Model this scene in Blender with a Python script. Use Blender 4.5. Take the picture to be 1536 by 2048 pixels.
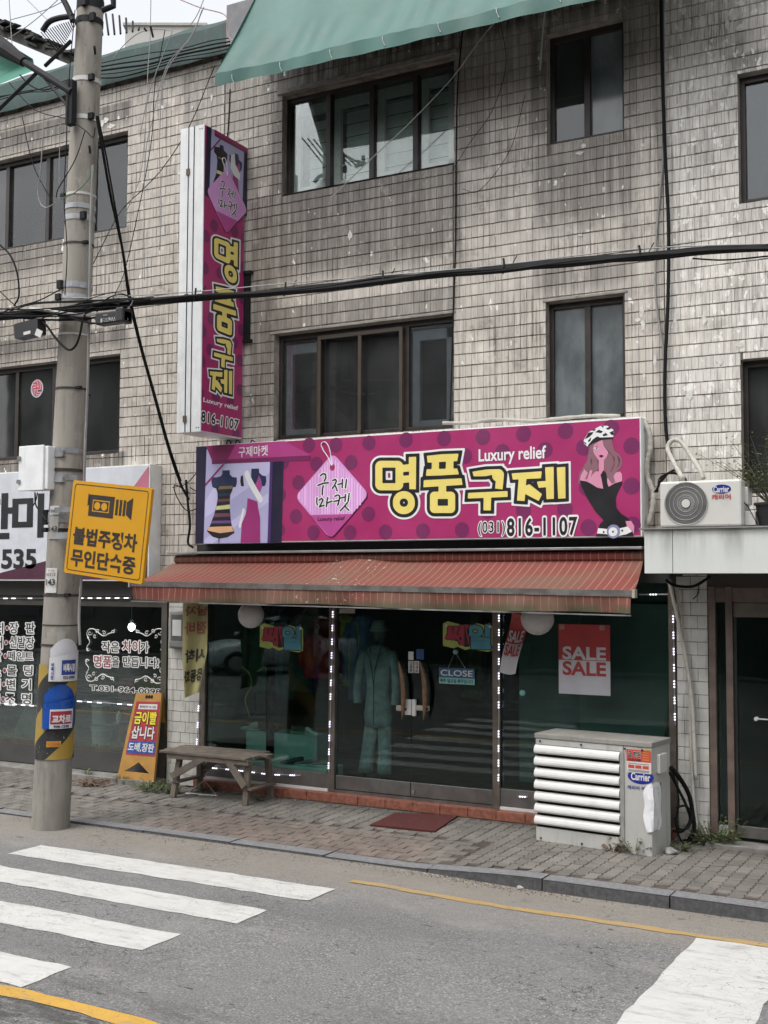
import bpy, bmesh, math, random
import numpy as np
from mathutils import Vector, Matrix
from mathutils.geometry import tessellate_polygon
random.seed(7); rng = np.random.default_rng(7)
S = bpy.context.scene
for o in list(bpy.data.objects): bpy.data.objects.remove(o)
COL = S.collection
R = math.radians
# ------------------------------------------------------------ camera, sky, sun, exposure
FOC, IW, IH, HC, DC = 2350.0, 1536.0, 2048.0, 2.3, 10.702
_yaw, _pit, _rol = math.atan(FOC/4268.0), math.atan(140/FOC), math.atan(.0034)
FWD = Vector((-math.sin(_yaw)*math.cos(_pit), math.cos(_yaw)*math.cos(_pit), math.sin(_pit)))
_r0 = Vector((math.cos(_yaw), math.sin(_yaw), 0)); _u0 = _r0.cross(FWD)
RGT = _r0*math.cos(_rol)+_u0*math.sin(_rol); UPV = -_r0*math.sin(_rol)+_u0*math.cos(_rol)
CAM = Vector((0, -DC, HC))
cd = bpy.data.cameras.new('camera'); cam = bpy.data.objects.new('camera', cd); COL.objects.link(cam)
cd.sensor_fit = 'VERTICAL'; cd.sensor_height = 36; cd.sensor_width = 27; cd.lens = FOC/IH*36
cd.clip_end = 500; cd.clip_start = .1
m3 = Matrix((RGT, UPV, -FWD)).transposed(); cam.matrix_world = Matrix.Translation(CAM) @ m3.to_4x4()
S.camera = cam
SUN_EL, SUN_AZ = R(62), R(200)      # azimuth of the sun measured clockwise from +Y
w = bpy.data.worlds.new('World'); S.world = w; w.use_nodes = True
nt = w.node_tree; nt.nodes.clear()
sky = nt.nodes.new('ShaderNodeTexSky'); sky.sky_type = 'NISHITA'; sky.sun_disc = False
sky.sun_elevation = SUN_EL; sky.sun_rotation = SUN_AZ; sky.dust_density = 4; sky.air_density = 1.2
hs = nt.nodes.new('ShaderNodeHueSaturation'); hs.inputs['Saturation'].default_value = .17
cov = nt.nodes.new('ShaderNodeTexCoord'); cn = nt.nodes.new('ShaderNodeTexNoise'); cn.inputs['Scale'].default_value = 2.2; cn.inputs['Detail'].default_value = 5
mp = nt.nodes.new('ShaderNodeMapRange'); mp.inputs['To Min'].default_value = .82; mp.inputs['To Max'].default_value = 1.15
mu = nt.nodes.new('ShaderNodeMixRGB'); mu.blend_type = 'MULTIPLY'; mu.inputs['Fac'].default_value = 1
bg = nt.nodes.new('ShaderNodeBackground'); bg.inputs['Strength'].default_value = .15
wo = nt.nodes.new('ShaderNodeOutputWorld')
L = nt.links.new
L(sky.outputs[0], hs.inputs['Color']); L(cov.outputs['Generated'], cn.inputs['Vector']); L(cn.outputs['Fac'], mp.inputs['Value'])
L(hs.outputs[0], mu.inputs['Color1']); L(mp.outputs[0], mu.inputs['Color2']); L(mu.outputs[0], bg.inputs['Color']); L(bg.outputs[0], wo.inputs['Surface'])
sd = bpy.data.lights.new('sun', 'SUN'); sd.energy = .5; sd.angle = R(25); sd.color = (1, .97, .93)
sun = bpy.data.objects.new('sun', sd); COL.objects.link(sun)
sdir = Vector((math.sin(SUN_AZ)*math.cos(SUN_EL), math.cos(SUN_AZ)*math.cos(SUN_EL), math.sin(SUN_EL)))
sun.rotation_euler = sdir.to_track_quat('Z', 'Y').to_euler()
vs = S.view_settings; vs.view_transform = 'Standard'; vs.look = 'None'; vs.gamma = 1; vs.use_curve_mapping = False
vs.exposure = 1.0
S.cycles.max_bounces = 8; S.cycles.transparent_max_bounces = 16; S.cycles.use_denoising = True

# ------------------------------------------------------------ pixel -> place helpers
def ray(px, py): return FWD*FOC + RGT*(px-IW/2) - UPV*(py-IH/2)
def at(px, py, y=0.0):
    d = ray(px, py); return CAM + d*((y+DC)/d.y)
def atz(px, py, z=0.0):
    d = ray(px, py); return CAM + d*((z-HC)/d.z)
class Plane:
    def __init__(s, o, u, v):
        s.o = Vector(o); s.u = Vector(u).normalized(); s.v = Vector(v).normalized(); s.n = s.u.cross(s.v)
    def P(s, u, v, lift=0): return s.o + s.u*u + s.v*v + s.n*lift
    def px(s, x, y):
        d = ray(x, y); p = CAM + d*((s.o-CAM).dot(s.n)/d.dot(s.n)) - s.o
        return (p.dot(s.u), p.dot(s.v))
def front(y): return Plane((0, y, 0), (1, 0, 0), (0, 0, 1))
def sm(t):
    t = max(0, min(1, t)); return t*t*(3-2*t)
def gz(x, y):                       # sidewalk height (ramps down to the crossing)
    return -.05*sm((-3.4-x)/1.4)*max(0, min(1, (-y-.2)/1.6))
def rz(x, y=0): return -.1 + .03*sm((-3.4-x)/1.4)

# ------------------------------------------------------------ materials
def lin(h):
    if not isinstance(h, str): return tuple(h)
    h = h.lstrip('#'); c = [int(h[i:i+2], 16)/255 for i in (0, 2, 4)]
    return tuple((x/12.92 if x <= .04045 else ((x+.055)/1.055)**2.4) for x in c)
class N:
    def __init__(s, name):
        s.m = bpy.data.materials.new(name); s.m.use_nodes = True; s.t = s.m.node_tree
        s.b = s.t.nodes['Principled BSDF']; s.out = s.t.nodes['Material Output']
        s.geo = s.t.nodes.new('ShaderNodeNewGeometry')
    def n(s, ty, **k):
        o = s.t.nodes.new('ShaderNode'+ty)
        for a, b in k.items(): setattr(o, a, b)
        return o
    def l(s, a, b): s.t.links.new(a, b)
    def val(s, sock, v):
        if hasattr(v, 'is_output'): s.l(v, sock)
        else: sock.default_value = v
    def math(s, op, a, b=0.0, clamp=False):
        o = s.n('Math', operation=op); o.use_clamp = clamp; s.val(o.inputs[0], a); s.val(o.inputs[1], b); return o.outputs[0]
    def pos(s, sx=1, sy=1, sz=1):
        o = s.n('VectorMath', operation='MULTIPLY'); s.l(s.geo.outputs['Position'], o.inputs[0]); o.inputs[1].default_value = (sx, sy, sz); return o.outputs[0]
    def noise(s, vec, scale=1, detail=4, rough=.6):
        o = s.n('TexNoise'); s.l(vec, o.inputs['Vector']); o.inputs['Scale'].default_value = scale; o.inputs['Detail'].default_value = detail; o.inputs['Roughness'].default_value = rough
        return o.outputs['Fac']
    def ramp(s, v, a, b, c=0.0, d=1.0, smooth=True):
        o = s.n('MapRange'); o.interpolation_type = 'SMOOTHSTEP' if smooth else 'LINEAR'
        s.val(o.inputs['Value'], v)
        for k, x in zip(('From Min', 'From Max', 'To Min', 'To Max'), (a, b, c, d)): o.inputs[k].default_value = x
        return o.outputs[0]
    def mix(s, fac, a, b, mode='MIX'):
        o = s.n('MixRGB', blend_type=mode); s.val(o.inputs[0], fac)
        for i, c in ((1, a), (2, b)):
            if hasattr(c, 'is_output'): s.l(c, o.inputs[i])
            else: o.inputs[i].default_value = (*c[:3], 1)
        return o.outputs[0]
    def bump(s, h, strength=.3, dist=.01):
        o = s.n('Bump'); o.inputs['Strength'].default_value = strength; o.inputs['Distance'].default_value = dist; s.l(h, o.inputs['Height']); s.l(o.outputs[0], s.b.inputs['Normal'])
    def sepz(s):
        o = s.n('SeparateXYZ'); s.l(s.geo.outputs['Position'], o.inputs[0]); return o.outputs
MATS = {}
def mat(name, col, rough=.6, metal=0, var=.12, scale=6, grime=.0, gcol=(.05, .045, .04), bump=0, streak=False, emit=0, spec=.5):
    """colour with gentle uneven tone, optional dirt and streaks"""
    if name in MATS: return MATS[name]
    k = N(name); c = lin(col) if isinstance(col, str) else col
    if not emit: c = tuple(x*.9 for x in c)
    p = k.pos(scale, scale, scale)
    n1 = k.noise(p, 1, 5)
    lo = tuple(x*(1-var) for x in c); hi = tuple(min(1, x*(1+var)) for x in c)
    cc = k.mix(k.ramp(n1, .3, .7), lo, hi)
    if grime:
        q = k.pos(scale*3, scale*3, scale*(.25 if streak else 2))
        g = k.ramp(k.noise(q, 1, 6, .7), .5, .78, 0, grime)
        cc = k.mix(g, cc, gcol)
    k.l(cc, k.b.inputs['Base Color']); k.b.inputs['Metallic'].default_value = metal
    k.l(k.ramp(n1, .2, .8, max(0, rough-.08), min(1, rough+.08)), k.b.inputs['Roughness'])
    k.b.inputs['Specular IOR Level'].default_value = spec
    if bump: k.bump(k.noise(k.pos(scale*8, scale*8, scale*8), 1, 6), bump, .004)
    if emit:
        k.b.inputs['Emission Color'].default_value = (*c, 1); k.b.inputs['Emission Strength'].default_value = emit
    MATS[name] = k.m; return k.m
def glass(name, tint=(.8, .85, .84), refl=1.0, rough=.02, haze=0, hazecol=(.3, .32, .33)):
    if name in MATS: return MATS[name]
    k = N(name); t = k.t
    tr = k.n('BsdfTransparent'); tr.inputs[0].default_value = (*tint, 1)
    gl = k.n('BsdfGlossy'); gl.inputs['Roughness'].default_value = rough; gl.inputs[0].default_value = (1, 1, 1, 1)
    fr = k.n('Fresnel'); fr.inputs[0].default_value = 1.52
    f = k.math('MULTIPLY', fr.outputs[0], refl, True)
    base = tr.outputs[0]
    if haze:
        di = k.n('BsdfDiffuse'); di.inputs[0].default_value = (*hazecol, 1)
        hn = k.ramp(k.noise(k.pos(2.5, 2.5, 1.2), 1, 5), .3, .75, haze*.4, haze)
        m0 = k.n('MixShader'); k.l(hn, m0.inputs[0]); k.l(base, m0.inputs[1]); k.l(di.outputs[0], m0.inputs[2]); base = m0.outputs[0]
    mx = k.n('MixShader'); k.l(f, mx.inputs[0]); k.l(base, mx.inputs[1]); k.l(gl.outputs[0], mx.inputs[2])
    wv = k.n('Bump'); wv.inputs['Strength'].default_value = .05; wv.inputs['Distance'].default_value = .02
    k.l(k.noise(k.pos(1.3, 1.3, 1.3), 1, 2), wv.inputs['Height']); k.l(wv.outputs[0], gl.inputs['Normal'])
    k.l(mx.outputs[0], k.out.inputs['Surface']); MATS[name] = k.m; return k.m

# ------------------------------------------------------------ things, parts, meshes
ROOT = {}
def tag(o, label=None, cat=None, group=None, kind=None):
    for a, b in (('label', label), ('category', cat), ('group', group), ('kind', kind)):
        if b: o[a] = b
    return o
def T(name, label, cat, loc=(0, 0, 0), group=None, rotz=0):
    o = bpy.data.objects.new(name, None); COL.objects.link(o); o.location = loc; o.rotation_euler = (0, 0, rotz)
    o.empty_display_size = .1; tag(o, label, cat, group); ROOT[o.name] = Vector(loc); return o
def rootof(o):
    while o.parent: o = o.parent
    return o
class MB:
    def __init__(s): s.v = []; s.f = []; s.smooth = False
    def quad(s, *p): i = len(s.v); s.v += [tuple(q) for q in p]; s.f.append(tuple(range(i, i+len(p)))); return s
    def box(s, x0, x1, y0, y1, z0, z1):
        i = len(s.v)
        s.v += [(x0, y0, z0), (x1, y0, z0), (x1, y1, z0), (x0, y1, z0), (x0, y0, z1), (x1, y0, z1), (x1, y1, z1), (x0, y1, z1)]
        s.f += [tuple(i+j for j in q) for q in ((0, 3, 2, 1), (4, 5, 6, 7), (0, 1, 5, 4), (1, 2, 6, 5), (2, 3, 7, 6), (3, 0, 4, 7))]; return s
    def obox(s, o, a, b, c):        # box from corner o along vectors a, b, c
        o, a, b, c = map(Vector, (o, a, b, c)); i = len(s.v)
        s.v += [tuple(o+a*x+b*y+c*z) for z in (0, 1) for x, y in ((0, 0), (1, 0), (1, 1), (0, 1))]
        s.f += [tuple(i+j for j in q) for q in ((0, 3, 2, 1), (4, 5, 6, 7), (0, 1, 5, 4), (1, 2, 6, 5), (2, 3, 7, 6), (3, 0, 4, 7))]; return s
    def beam(s, p, q, w, h, up=(0, 0, 1)):
        p, q = Vector(p), Vector(q); d = q-p; a = d.cross(Vector(up)).normalized()*w; b = a.cross(d).normalized()*h
        return s.obox(p-a/2-b/2, a, b, d)
    def tube(s, pts, r, n=6, cap=True):
        pts = [Vector(p) for p in pts]; i0 = len(s.v); up = Vector((0, 0, 1)); a = None
        for k, p in enumerate(pts):
            d = (pts[min(k+1, len(pts)-1)]-pts[max(k-1, 0)]).normalized()
            if a is None:
                a = d.cross(up); a = d.cross(Vector((0, 1, 0))) if a.length < .05 else a
            a = (a - d*a.dot(d)).normalized(); b = d.cross(a)
            rr = r[k] if isinstance(r, (list, tuple)) else r
            s.v += [tuple(p + (a*math.cos(2*math.pi*j/n)+b*math.sin(2*math.pi*j/n))*rr) for j in range(n)]
        for k in range(len(pts)-1):
            for j in range(n):
                e = i0+k*n; s.f.append((e+j, e+(j+1) % n, e+n+(j+1) % n, e+n+j))
        if cap: s.f.append(tuple(i0+j for j in range(n))[::-1]); s.f.append(tuple(i0+(len(pts)-1)*n+j for j in range(n)))
        return s
    def lathe(s, prof, c=(0, 0, 0), n=24, axis='Z', lean=(0, 0)):
        i0 = len(s.v); c = Vector(c)
        for r, h in prof:
            for j in range(n):
                a = 2*math.pi*j/n; x, y = r*math.cos(a), r*math.sin(a)
                p = {'Z': Vector((x+lean[0]*h, y+lean[1]*h, h)), 'Y': Vector((x, h, y)), 'X': Vector((h, x, y))}[axis]
                s.v.append(tuple(c+p))
        for k in range(len(prof)-1):
            for j in range(n):
                e = i0+k*n; s.f.append((e+j, e+(j+1) % n, e+n+(j+1) % n, e+n+j))
        return s
    def poly(s, pts3):              # any simple polygon, triangulated
        pts3 = [Vector(p) for p in pts3]; i = len(s.v); s.v += [tuple(p) for p in pts3]
        for t in tessellate_polygon([pts3]): s.f.append(tuple(i+j for j in t))
        return s
    def prism(s, pts3, ext):        # extrude simple polygon by vector
        ext = Vector(ext); p = [Vector(q) for q in pts3]; i = len(s.v); n = len(p)
        s.v += [tuple(q) for q in p]+[tuple(q+ext) for q in p]
        for t in tessellate_polygon([p]): s.f.append(tuple(i+j for j in t)); s.f.append(tuple(i+n+j for j in t[::-1]))
        for j in range(n): s.f.append((i+j, i+(j+1) % n, i+n+(j+1) % n, i+n+j))
        return s
    def disc(s, pl, c, rx, ry=None, lift=0, n=24):
        ry = ry or rx; i = len(s.v)
        s.v += [tuple(pl.P(c[0]+rx*math.cos(2*math.pi*j/n), c[1]+ry*math.sin(2*math.pi*j/n), lift)) for j in range(n)]; s.f.append(tuple(range(i, i+n))); return s
    def ring(s, pl, c, r0, r1, lift=0, n=32):
        i = len(s.v)
        for j in range(n):
            a = 2*math.pi*j/n
            for r in (r0, r1): s.v.append(tuple(pl.P(c[0]+r*math.cos(a), c[1]+r*math.sin(a), lift)))
        for j in range(n): k = (j+1) % n; s.f.append((i+2*j, i+2*j+1, i+2*k+1, i+2*k))
        return s
    def build(s, name, m, parent=None, local=False, bevel=0, smooth=False, fixn=True):
        me = bpy.data.meshes.new(name); vv = s.v
        if parent is not None and not local:
            o = rootof(parent).location; vv = [(a-o.x, b-o.y, c-o.z) for a, b, c in vv]
        me.from_pydata(vv, [], s.f)
        for q in (m if isinstance(m, (list, tuple)) else [m]): me.materials.append(q)
        if fixn and len(s.f) < 30000:
            bm = bmesh.new(); bm.from_mesh(me); bmesh.ops.recalc_face_normals(bm, faces=bm.faces); bm.to_mesh(me); bm.free()
        if smooth or s.smooth: me.polygons.foreach_set('use_smooth', [True]*len(me.polygons))
        me.update(); ob = bpy.data.objects.new(name, me); COL.objects.link(ob)
        if parent is not None: ob.parent = parent
        if bevel:
            b = ob.modifiers.new('bevel', 'BEVEL'); b.width = bevel; b.segments = 2; b.limit_method = 'ANGLE'; b.angle_limit = R(40)
        return ob
def flat(pts, pl, lift, name, m, parent, z=None, local=False):
    """thin printed shape given by photo points on the plane"""
    if z: pts = [(z[0]+x/z[2], z[1]+y/z[2]) for x, y in pts]
    return MB().poly([pl.P(*pl.px(x, y), lift) for x, y in pts]).build(name, m, parent, local, fixn=False)
def smooth_path(pts, k=6):
    pts = [Vector(p) for p in pts]; out = []
    q = [pts[0]*2-pts[1]]+pts+[pts[-1]*2-pts[-2]]
    for i in range(1, len(q)-2):
        for j in range(k):
            t = j/k; a, b, c, d = q[i-1], q[i], q[i+1], q[i+2]
            out.append(.5*((2*b)+(c-a)*t+(2*a-5*b+4*c-d)*t*t+(3*b-a-3*c+d)*t**3))
    out.append(pts[-1]); return out
_tc = {}; _comp = {}
def textmesh(body, off):
    key = (body, off)
    if key in _tc: return _tc[key]
    if off > .055:                   # a wide outline: the letter stamped round a small circle, each stamp a hair further out
        v0, f0 = textmesh(body, .03); V, F, Cc = [], [], []; r_ = off-.03
        for k_ in range(12):
            a_ = 2*math.pi*k_/12; n_ = len(V); V += [(x+r_*math.cos(a_), y+r_*math.sin(a_)) for x, y in v0]; F += [tuple(n_+i for i in q) for q in f0]; Cc += [k_]*len(v0)
        _comp[key] = Cc; _tc[key] = (V, F); return V, F
    c = bpy.data.curves.new('t', 'FONT'); c.body = body; c.size = 1; c.space_character = 1.16 if body[:3] in ('816', '(03') else 1; c.offset = off; c.resolution_u = 4
    o = bpy.data.objects.new('t', c); COL.objects.link(o); bpy.context.view_layer.update()
    me = bpy.data.meshes.new_from_object(o.evaluated_get(bpy.context.evaluated_depsgraph_get()))
    v = [tuple(a.co[:2]) for a in me.vertices]; f = [tuple(p.vertices) for p in me.polygons]
    bpy.data.objects.remove(o); bpy.data.curves.remove(c); bpy.data.meshes.remove(me)
    par = list(range(len(v)))
    def find(a):
        while par[a] != a: par[a] = par[par[a]]; a = par[a]
        return a
    for q in f:
        for a in q[1:]: par[find(a)] = find(q[0])
    ids = {}; comp = [ids.setdefault(find(a), len(ids)) for a in range(len(v))]; _comp[key] = comp
    _tc[key] = (v, f); return v, f
def text(body, pl, rect, m, parent, lift=.002, off=0.0, outline=None, omat=None, name='lettering', px=True, local=False, vertical=False):
    """lettering stretched into the box rect=(x0,y0,x1,y1): photo corners (px) or plane units"""
    if px:
        a, b = pl.px(rect[0], rect[1]), pl.px(rect[2], rect[3]); u0, v1, u1, v0 = a[0], a[1], b[0], b[1]
    else: u0, v0, u1, v1 = rect
    if vertical: body = '\n'.join(body)
    bv, _ = textmesh(body, 0.0); xs = [p[0] for p in bv]; ys = [p[1] for p in bv]
    x0, x1, y0, y1 = min(xs), max(xs), min(ys), max(ys)
    for o_, mm, lf in (([(outline, omat, lift-.0015)] if outline else []) + [(off, m, lift)]):
        v, f = textmesh(body, o_); b = MB(); cp_ = _comp[(body, o_)]
        b.v = [tuple(pl.P(u0+(x-x0)/(x1-x0)*(u1-u0), v0+(y-y0)/(y1-y0)*(v1-v0), lf+cp_[i_]%12*.0001)) for i_, (x, y) in enumerate(v)]; b.f = list(f)
        ob = b.build(name if mm is m else 'lettering_outline', mm, parent, local, fixn=False)
    return ob
# signed-distance lettering: heavy hand-drawn glyphs with outlines
def _cvx(P, x, y):
    P = [np.array(p, float) for p in P]; c = sum(P)/len(P); d = None
    for i in range(len(P)):
        a, b = P[i], P[(i+1) % len(P)]; e = b-a; n = np.array((e[1], -e[0])); n /= np.hypot(*n)
        if n @ (c-a) > 0: n = -n
        q = (x-a[0])*n[0]+(y-a[1])*n[1]; d = q if d is None else np.maximum(d, q)
    return d
def _rb(x, y, cx, cy, hx, hy, r):
    qx, qy = np.abs(x-cx)-hx+r, np.abs(y-cy)-hy+r
    return np.hypot(np.maximum(qx, 0), np.maximum(qy, 0))+np.minimum(np.maximum(qx, qy), 0)-r
def sdf(prims, x, y):
    d = np.full(x.shape, 1e9)
    for p in prims:
        if p[0] == 'p': q = _cvx(p[1], x, y)
        elif p[0] == 'rr': q = np.maximum(_rb(x, y, *p[1]), -_rb(x, y, *p[2]))
        elif p[0] == 's':
            q = np.full(x.shape, 1e9); P = p[1]
            for (ax, ay), (bx, by) in zip(P, P[1:]):
                L2 = (bx-ax)**2+(by-ay)**2+1e-9; t = np.clip(((x-ax)*(bx-ax)+(y-ay)*(by-ay))/L2, 0, 1)
                q = np.minimum(q, np.hypot(x-ax-t*(bx-ax), y-ay-t*(by-ay)))
            q = q-p[2]
        d = np.minimum(d, q)
    return d
def sdf_mesh(prims, dil, box, step, fmap):
    x0, y0, x1, y1 = box; nx, ny = int((x1-x0)/step)+1, int((y1-y0)/step)+1
    X, Y = np.meshgrid(x0+np.arange(nx+1)*step, y0+np.arange(ny+1)*step)
    D = sdf(prims, X, Y)-dil; b = MB()
    for j in range(ny):
        i = 0
        while i < nx:
            c = [(X[j, i], Y[j, i], D[j, i]), (X[j, i+1], Y[j, i+1], D[j, i+1]), (X[j+1, i+1], Y[j+1, i+1], D[j+1, i+1]), (X[j+1, i], Y[j+1, i], D[j+1, i])]
            ins = [q[2] < 0 for q in c]
            if all(ins):
                k = i+1
                while k < nx and D[j, k+1] < 0 and D[j+1, k+1] < 0: k += 1
                b.quad(*[fmap(*q) for q in ((X[j, i], Y[j, i]), (X[j, k], Y[j, k]), (X[j+1, k], Y[j+1, k]), (X[j+1, i], Y[j+1, i]))]); i = k; continue
            if any(ins):
                poly = []
                for q in range(4):
                    a, e = c[q], c[(q+1) % 4]
                    if a[2] < 0: poly.append((a[0], a[1]))
                    if (a[2] < 0) != (e[2] < 0):
                        t = a[2]/(a[2]-e[2]); poly.append((a[0]+t*(e[0]-a[0]), a[1]+t*(e[1]-a[1])))
                if len(poly) > 2: b.quad(*[fmap(*q) for q in poly])
            i += 1
    return b
# ------------------------------------------------------------ facade materials
def tile_mat(name, base, stains_and_shade, flake=.735, JS=.6):
    k = N(name); c = lin(base)
    sx = k.n('SeparateXYZ'); k.l(k.geo.outputs['Position'], sx.inputs[0])
    ix = k.math('FLOOR', k.math('DIVIDE', sx.outputs[0], .066)); iz = k.math('FLOOR', k.math('DIVIDE', sx.outputs[2], .118))
    cb = k.n('CombineXYZ'); k.l(ix, cb.inputs[0]); k.l(iz, cb.inputs[2])
    wn = k.n('TexWhiteNoise'); k.l(cb.outputs[0], wn.inputs['Vector'])
    col = k.mix(wn.outputs['Value'], tuple(x*.88 for x in c), tuple(x*1.08 for x in c))
    st = k.noise(k.pos(42, 42, 3.2), 1, 5, .65)                       # fine vertical run marks
    col = k.mix(k.ramp(st, .47, .70, 0, .5), col, tuple(x*.40 for x in c))
    col = k.mix(k.ramp(k.noise(k.pos(30, 30, 1.6), 1, 3), .55, .8, 0, .5), col, tuple(min(1, x*1.3) for x in c))
    big = k.noise(k.pos(.75, .75, .5), 1, 5, .62)
    col = k.mix(k.math('MULTIPLY', k.ramp(big, .50, .74, 0, .55), k.ramp(k.noise(k.pos(14, 14, 1.1), 1, 4), .3, .7, .35, 1)), col, (.12, .105, .09))
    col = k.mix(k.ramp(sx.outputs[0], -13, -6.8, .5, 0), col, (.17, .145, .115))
    col = k.mix(k.ramp(k.noise(k.pos(.6, .6, .8), 1, 4), .52, .72, 0, .35), col, (c[0]*1.2, c[1]*1.16, c[2]*1.08))
    tot = None
    drip = k.ramp(k.noise(k.pos(16, 16, .9), 1, 5, .7), .3, .6, .45, 1)
    for x0, x1, zt, ln, s_ in stains_and_shade:
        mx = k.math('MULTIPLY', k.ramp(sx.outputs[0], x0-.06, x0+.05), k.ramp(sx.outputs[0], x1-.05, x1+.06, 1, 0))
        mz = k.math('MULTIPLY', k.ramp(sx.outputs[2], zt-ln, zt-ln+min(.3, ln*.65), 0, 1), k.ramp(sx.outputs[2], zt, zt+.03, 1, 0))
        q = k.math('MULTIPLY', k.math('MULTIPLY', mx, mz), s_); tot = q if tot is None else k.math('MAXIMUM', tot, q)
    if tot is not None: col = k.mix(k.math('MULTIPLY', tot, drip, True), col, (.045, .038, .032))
    jn = k.ramp(k.math('ABSOLUTE', k.math('SUBTRACT', k.math('FRACT', k.math('DIVIDE', sx.outputs[0], .066)), .5)), .40, .46)
    cj = k.n('CombineXYZ'); k.l(k.math('FLOOR', k.math('ADD', k.math('DIVIDE', sx.outputs[0], .066), .5)), cj.inputs[0]); wj = k.n('TexWhiteNoise'); k.l(cj.outputs[0], wj.inputs['Vector'])
    jz = k.ramp(k.noise(k.pos(1.4, 1, 1.1), 1, 4, .65), .44, .62); col = k.mix(k.math('MULTIPLY', k.math('MULTIPLY', jn, k.ramp(wj.outputs['Value'], .1, .8, .25, 1)), k.math('MULTIPLY', jz, JS)), col, (.05, .042, .035))
    run = k.math('MULTIPLY', k.ramp(k.noise(k.pos(24, 24, .55), 1, 4, .7), .53, .68), k.ramp(k.noise(k.pos(1.1, 1, .8), 1, 4, .6), .42, .62)); col = k.mix(k.math('MULTIPLY', run, JS*1.2), col, (.085, .072, .06))
    col = k.mix(k.math('MULTIPLY', k.ramp(k.noise(k.pos(55, 55, 2.2), 1, 4, .75), .50, .64), k.ramp(k.noise(k.pos(.9, 1, 1.3), 1, 5, .65), .40, .62, .12, .75)), col, (.14, .115, .09))
    blot = k.math('MULTIPLY', k.ramp(k.noise(k.pos(1.5, 1, 2.2), 1, 6, .72), .52, .66), k.ramp(k.noise(k.pos(20, 20, 2.5), 1, 4, .7), .35, .6)); col = k.mix(k.math('MULTIPLY', blot, JS), col, (.12, .1, .08))
    pal = k.ramp(k.noise(k.pos(2.2, 1, 1.6), 1, 5, .7), .58, .72, 0, .5); col = k.mix(pal, col, tuple(min(.8, x*1.35) for x in c))
    fl = k.noise(k.pos(14, 14, 7), 1, 3, .6); fm = k.noise(k.pos(.9, .9, .9), 1, 2)
    col = k.mix(k.ramp(k.math('ADD', fl, k.math('MULTIPLY', fm, .22)), flake+.1, flake+.135, 0, .9), col, (.78, .76, .72))
    k.l(col, k.b.inputs['Base Color']); k.b.inputs['Roughness'].default_value = .5
    k.bump(k.math('ADD', k.math('MULTIPLY', k.noise(k.pos(160, 160, 2), 1, 2), .8), k.noise(k.pos(60, 60, 60), 1, 4)), .35, .003)
    return k.m
MORT = mat('mortar', (.165, .145, .122), .95, var=.55, scale=9)
W_BROWN = mat('brown_aluminium', (.026, .019, .016), .45, var=.3, scale=7, grime=.2, gcol=(.09, .075, .06))
W_WHITE = mat('white_sash', (.80, .79, .78), .45, var=.08, grime=.3, gcol=(.2, .19, .17))
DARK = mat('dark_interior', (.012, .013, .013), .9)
GLZ = glass('window_glass', (.92, .96, .94), 1.2, .02, .1, (.3, .32, .32))
GLZ_DUST = glass('dusty_glass', (.78, .82, .84), 1.2, .05, .13, (.25, .26, .26))
GLZ_FROST = glass('frosted_glass', (.2, .24, .25), 1.3, .12, .85, (.22, .25, .26))
GLZ_DARK = glass('dark_glass', (.25, .27, .28), 1.4, .03, .55, (.085, .088, .088))
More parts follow.
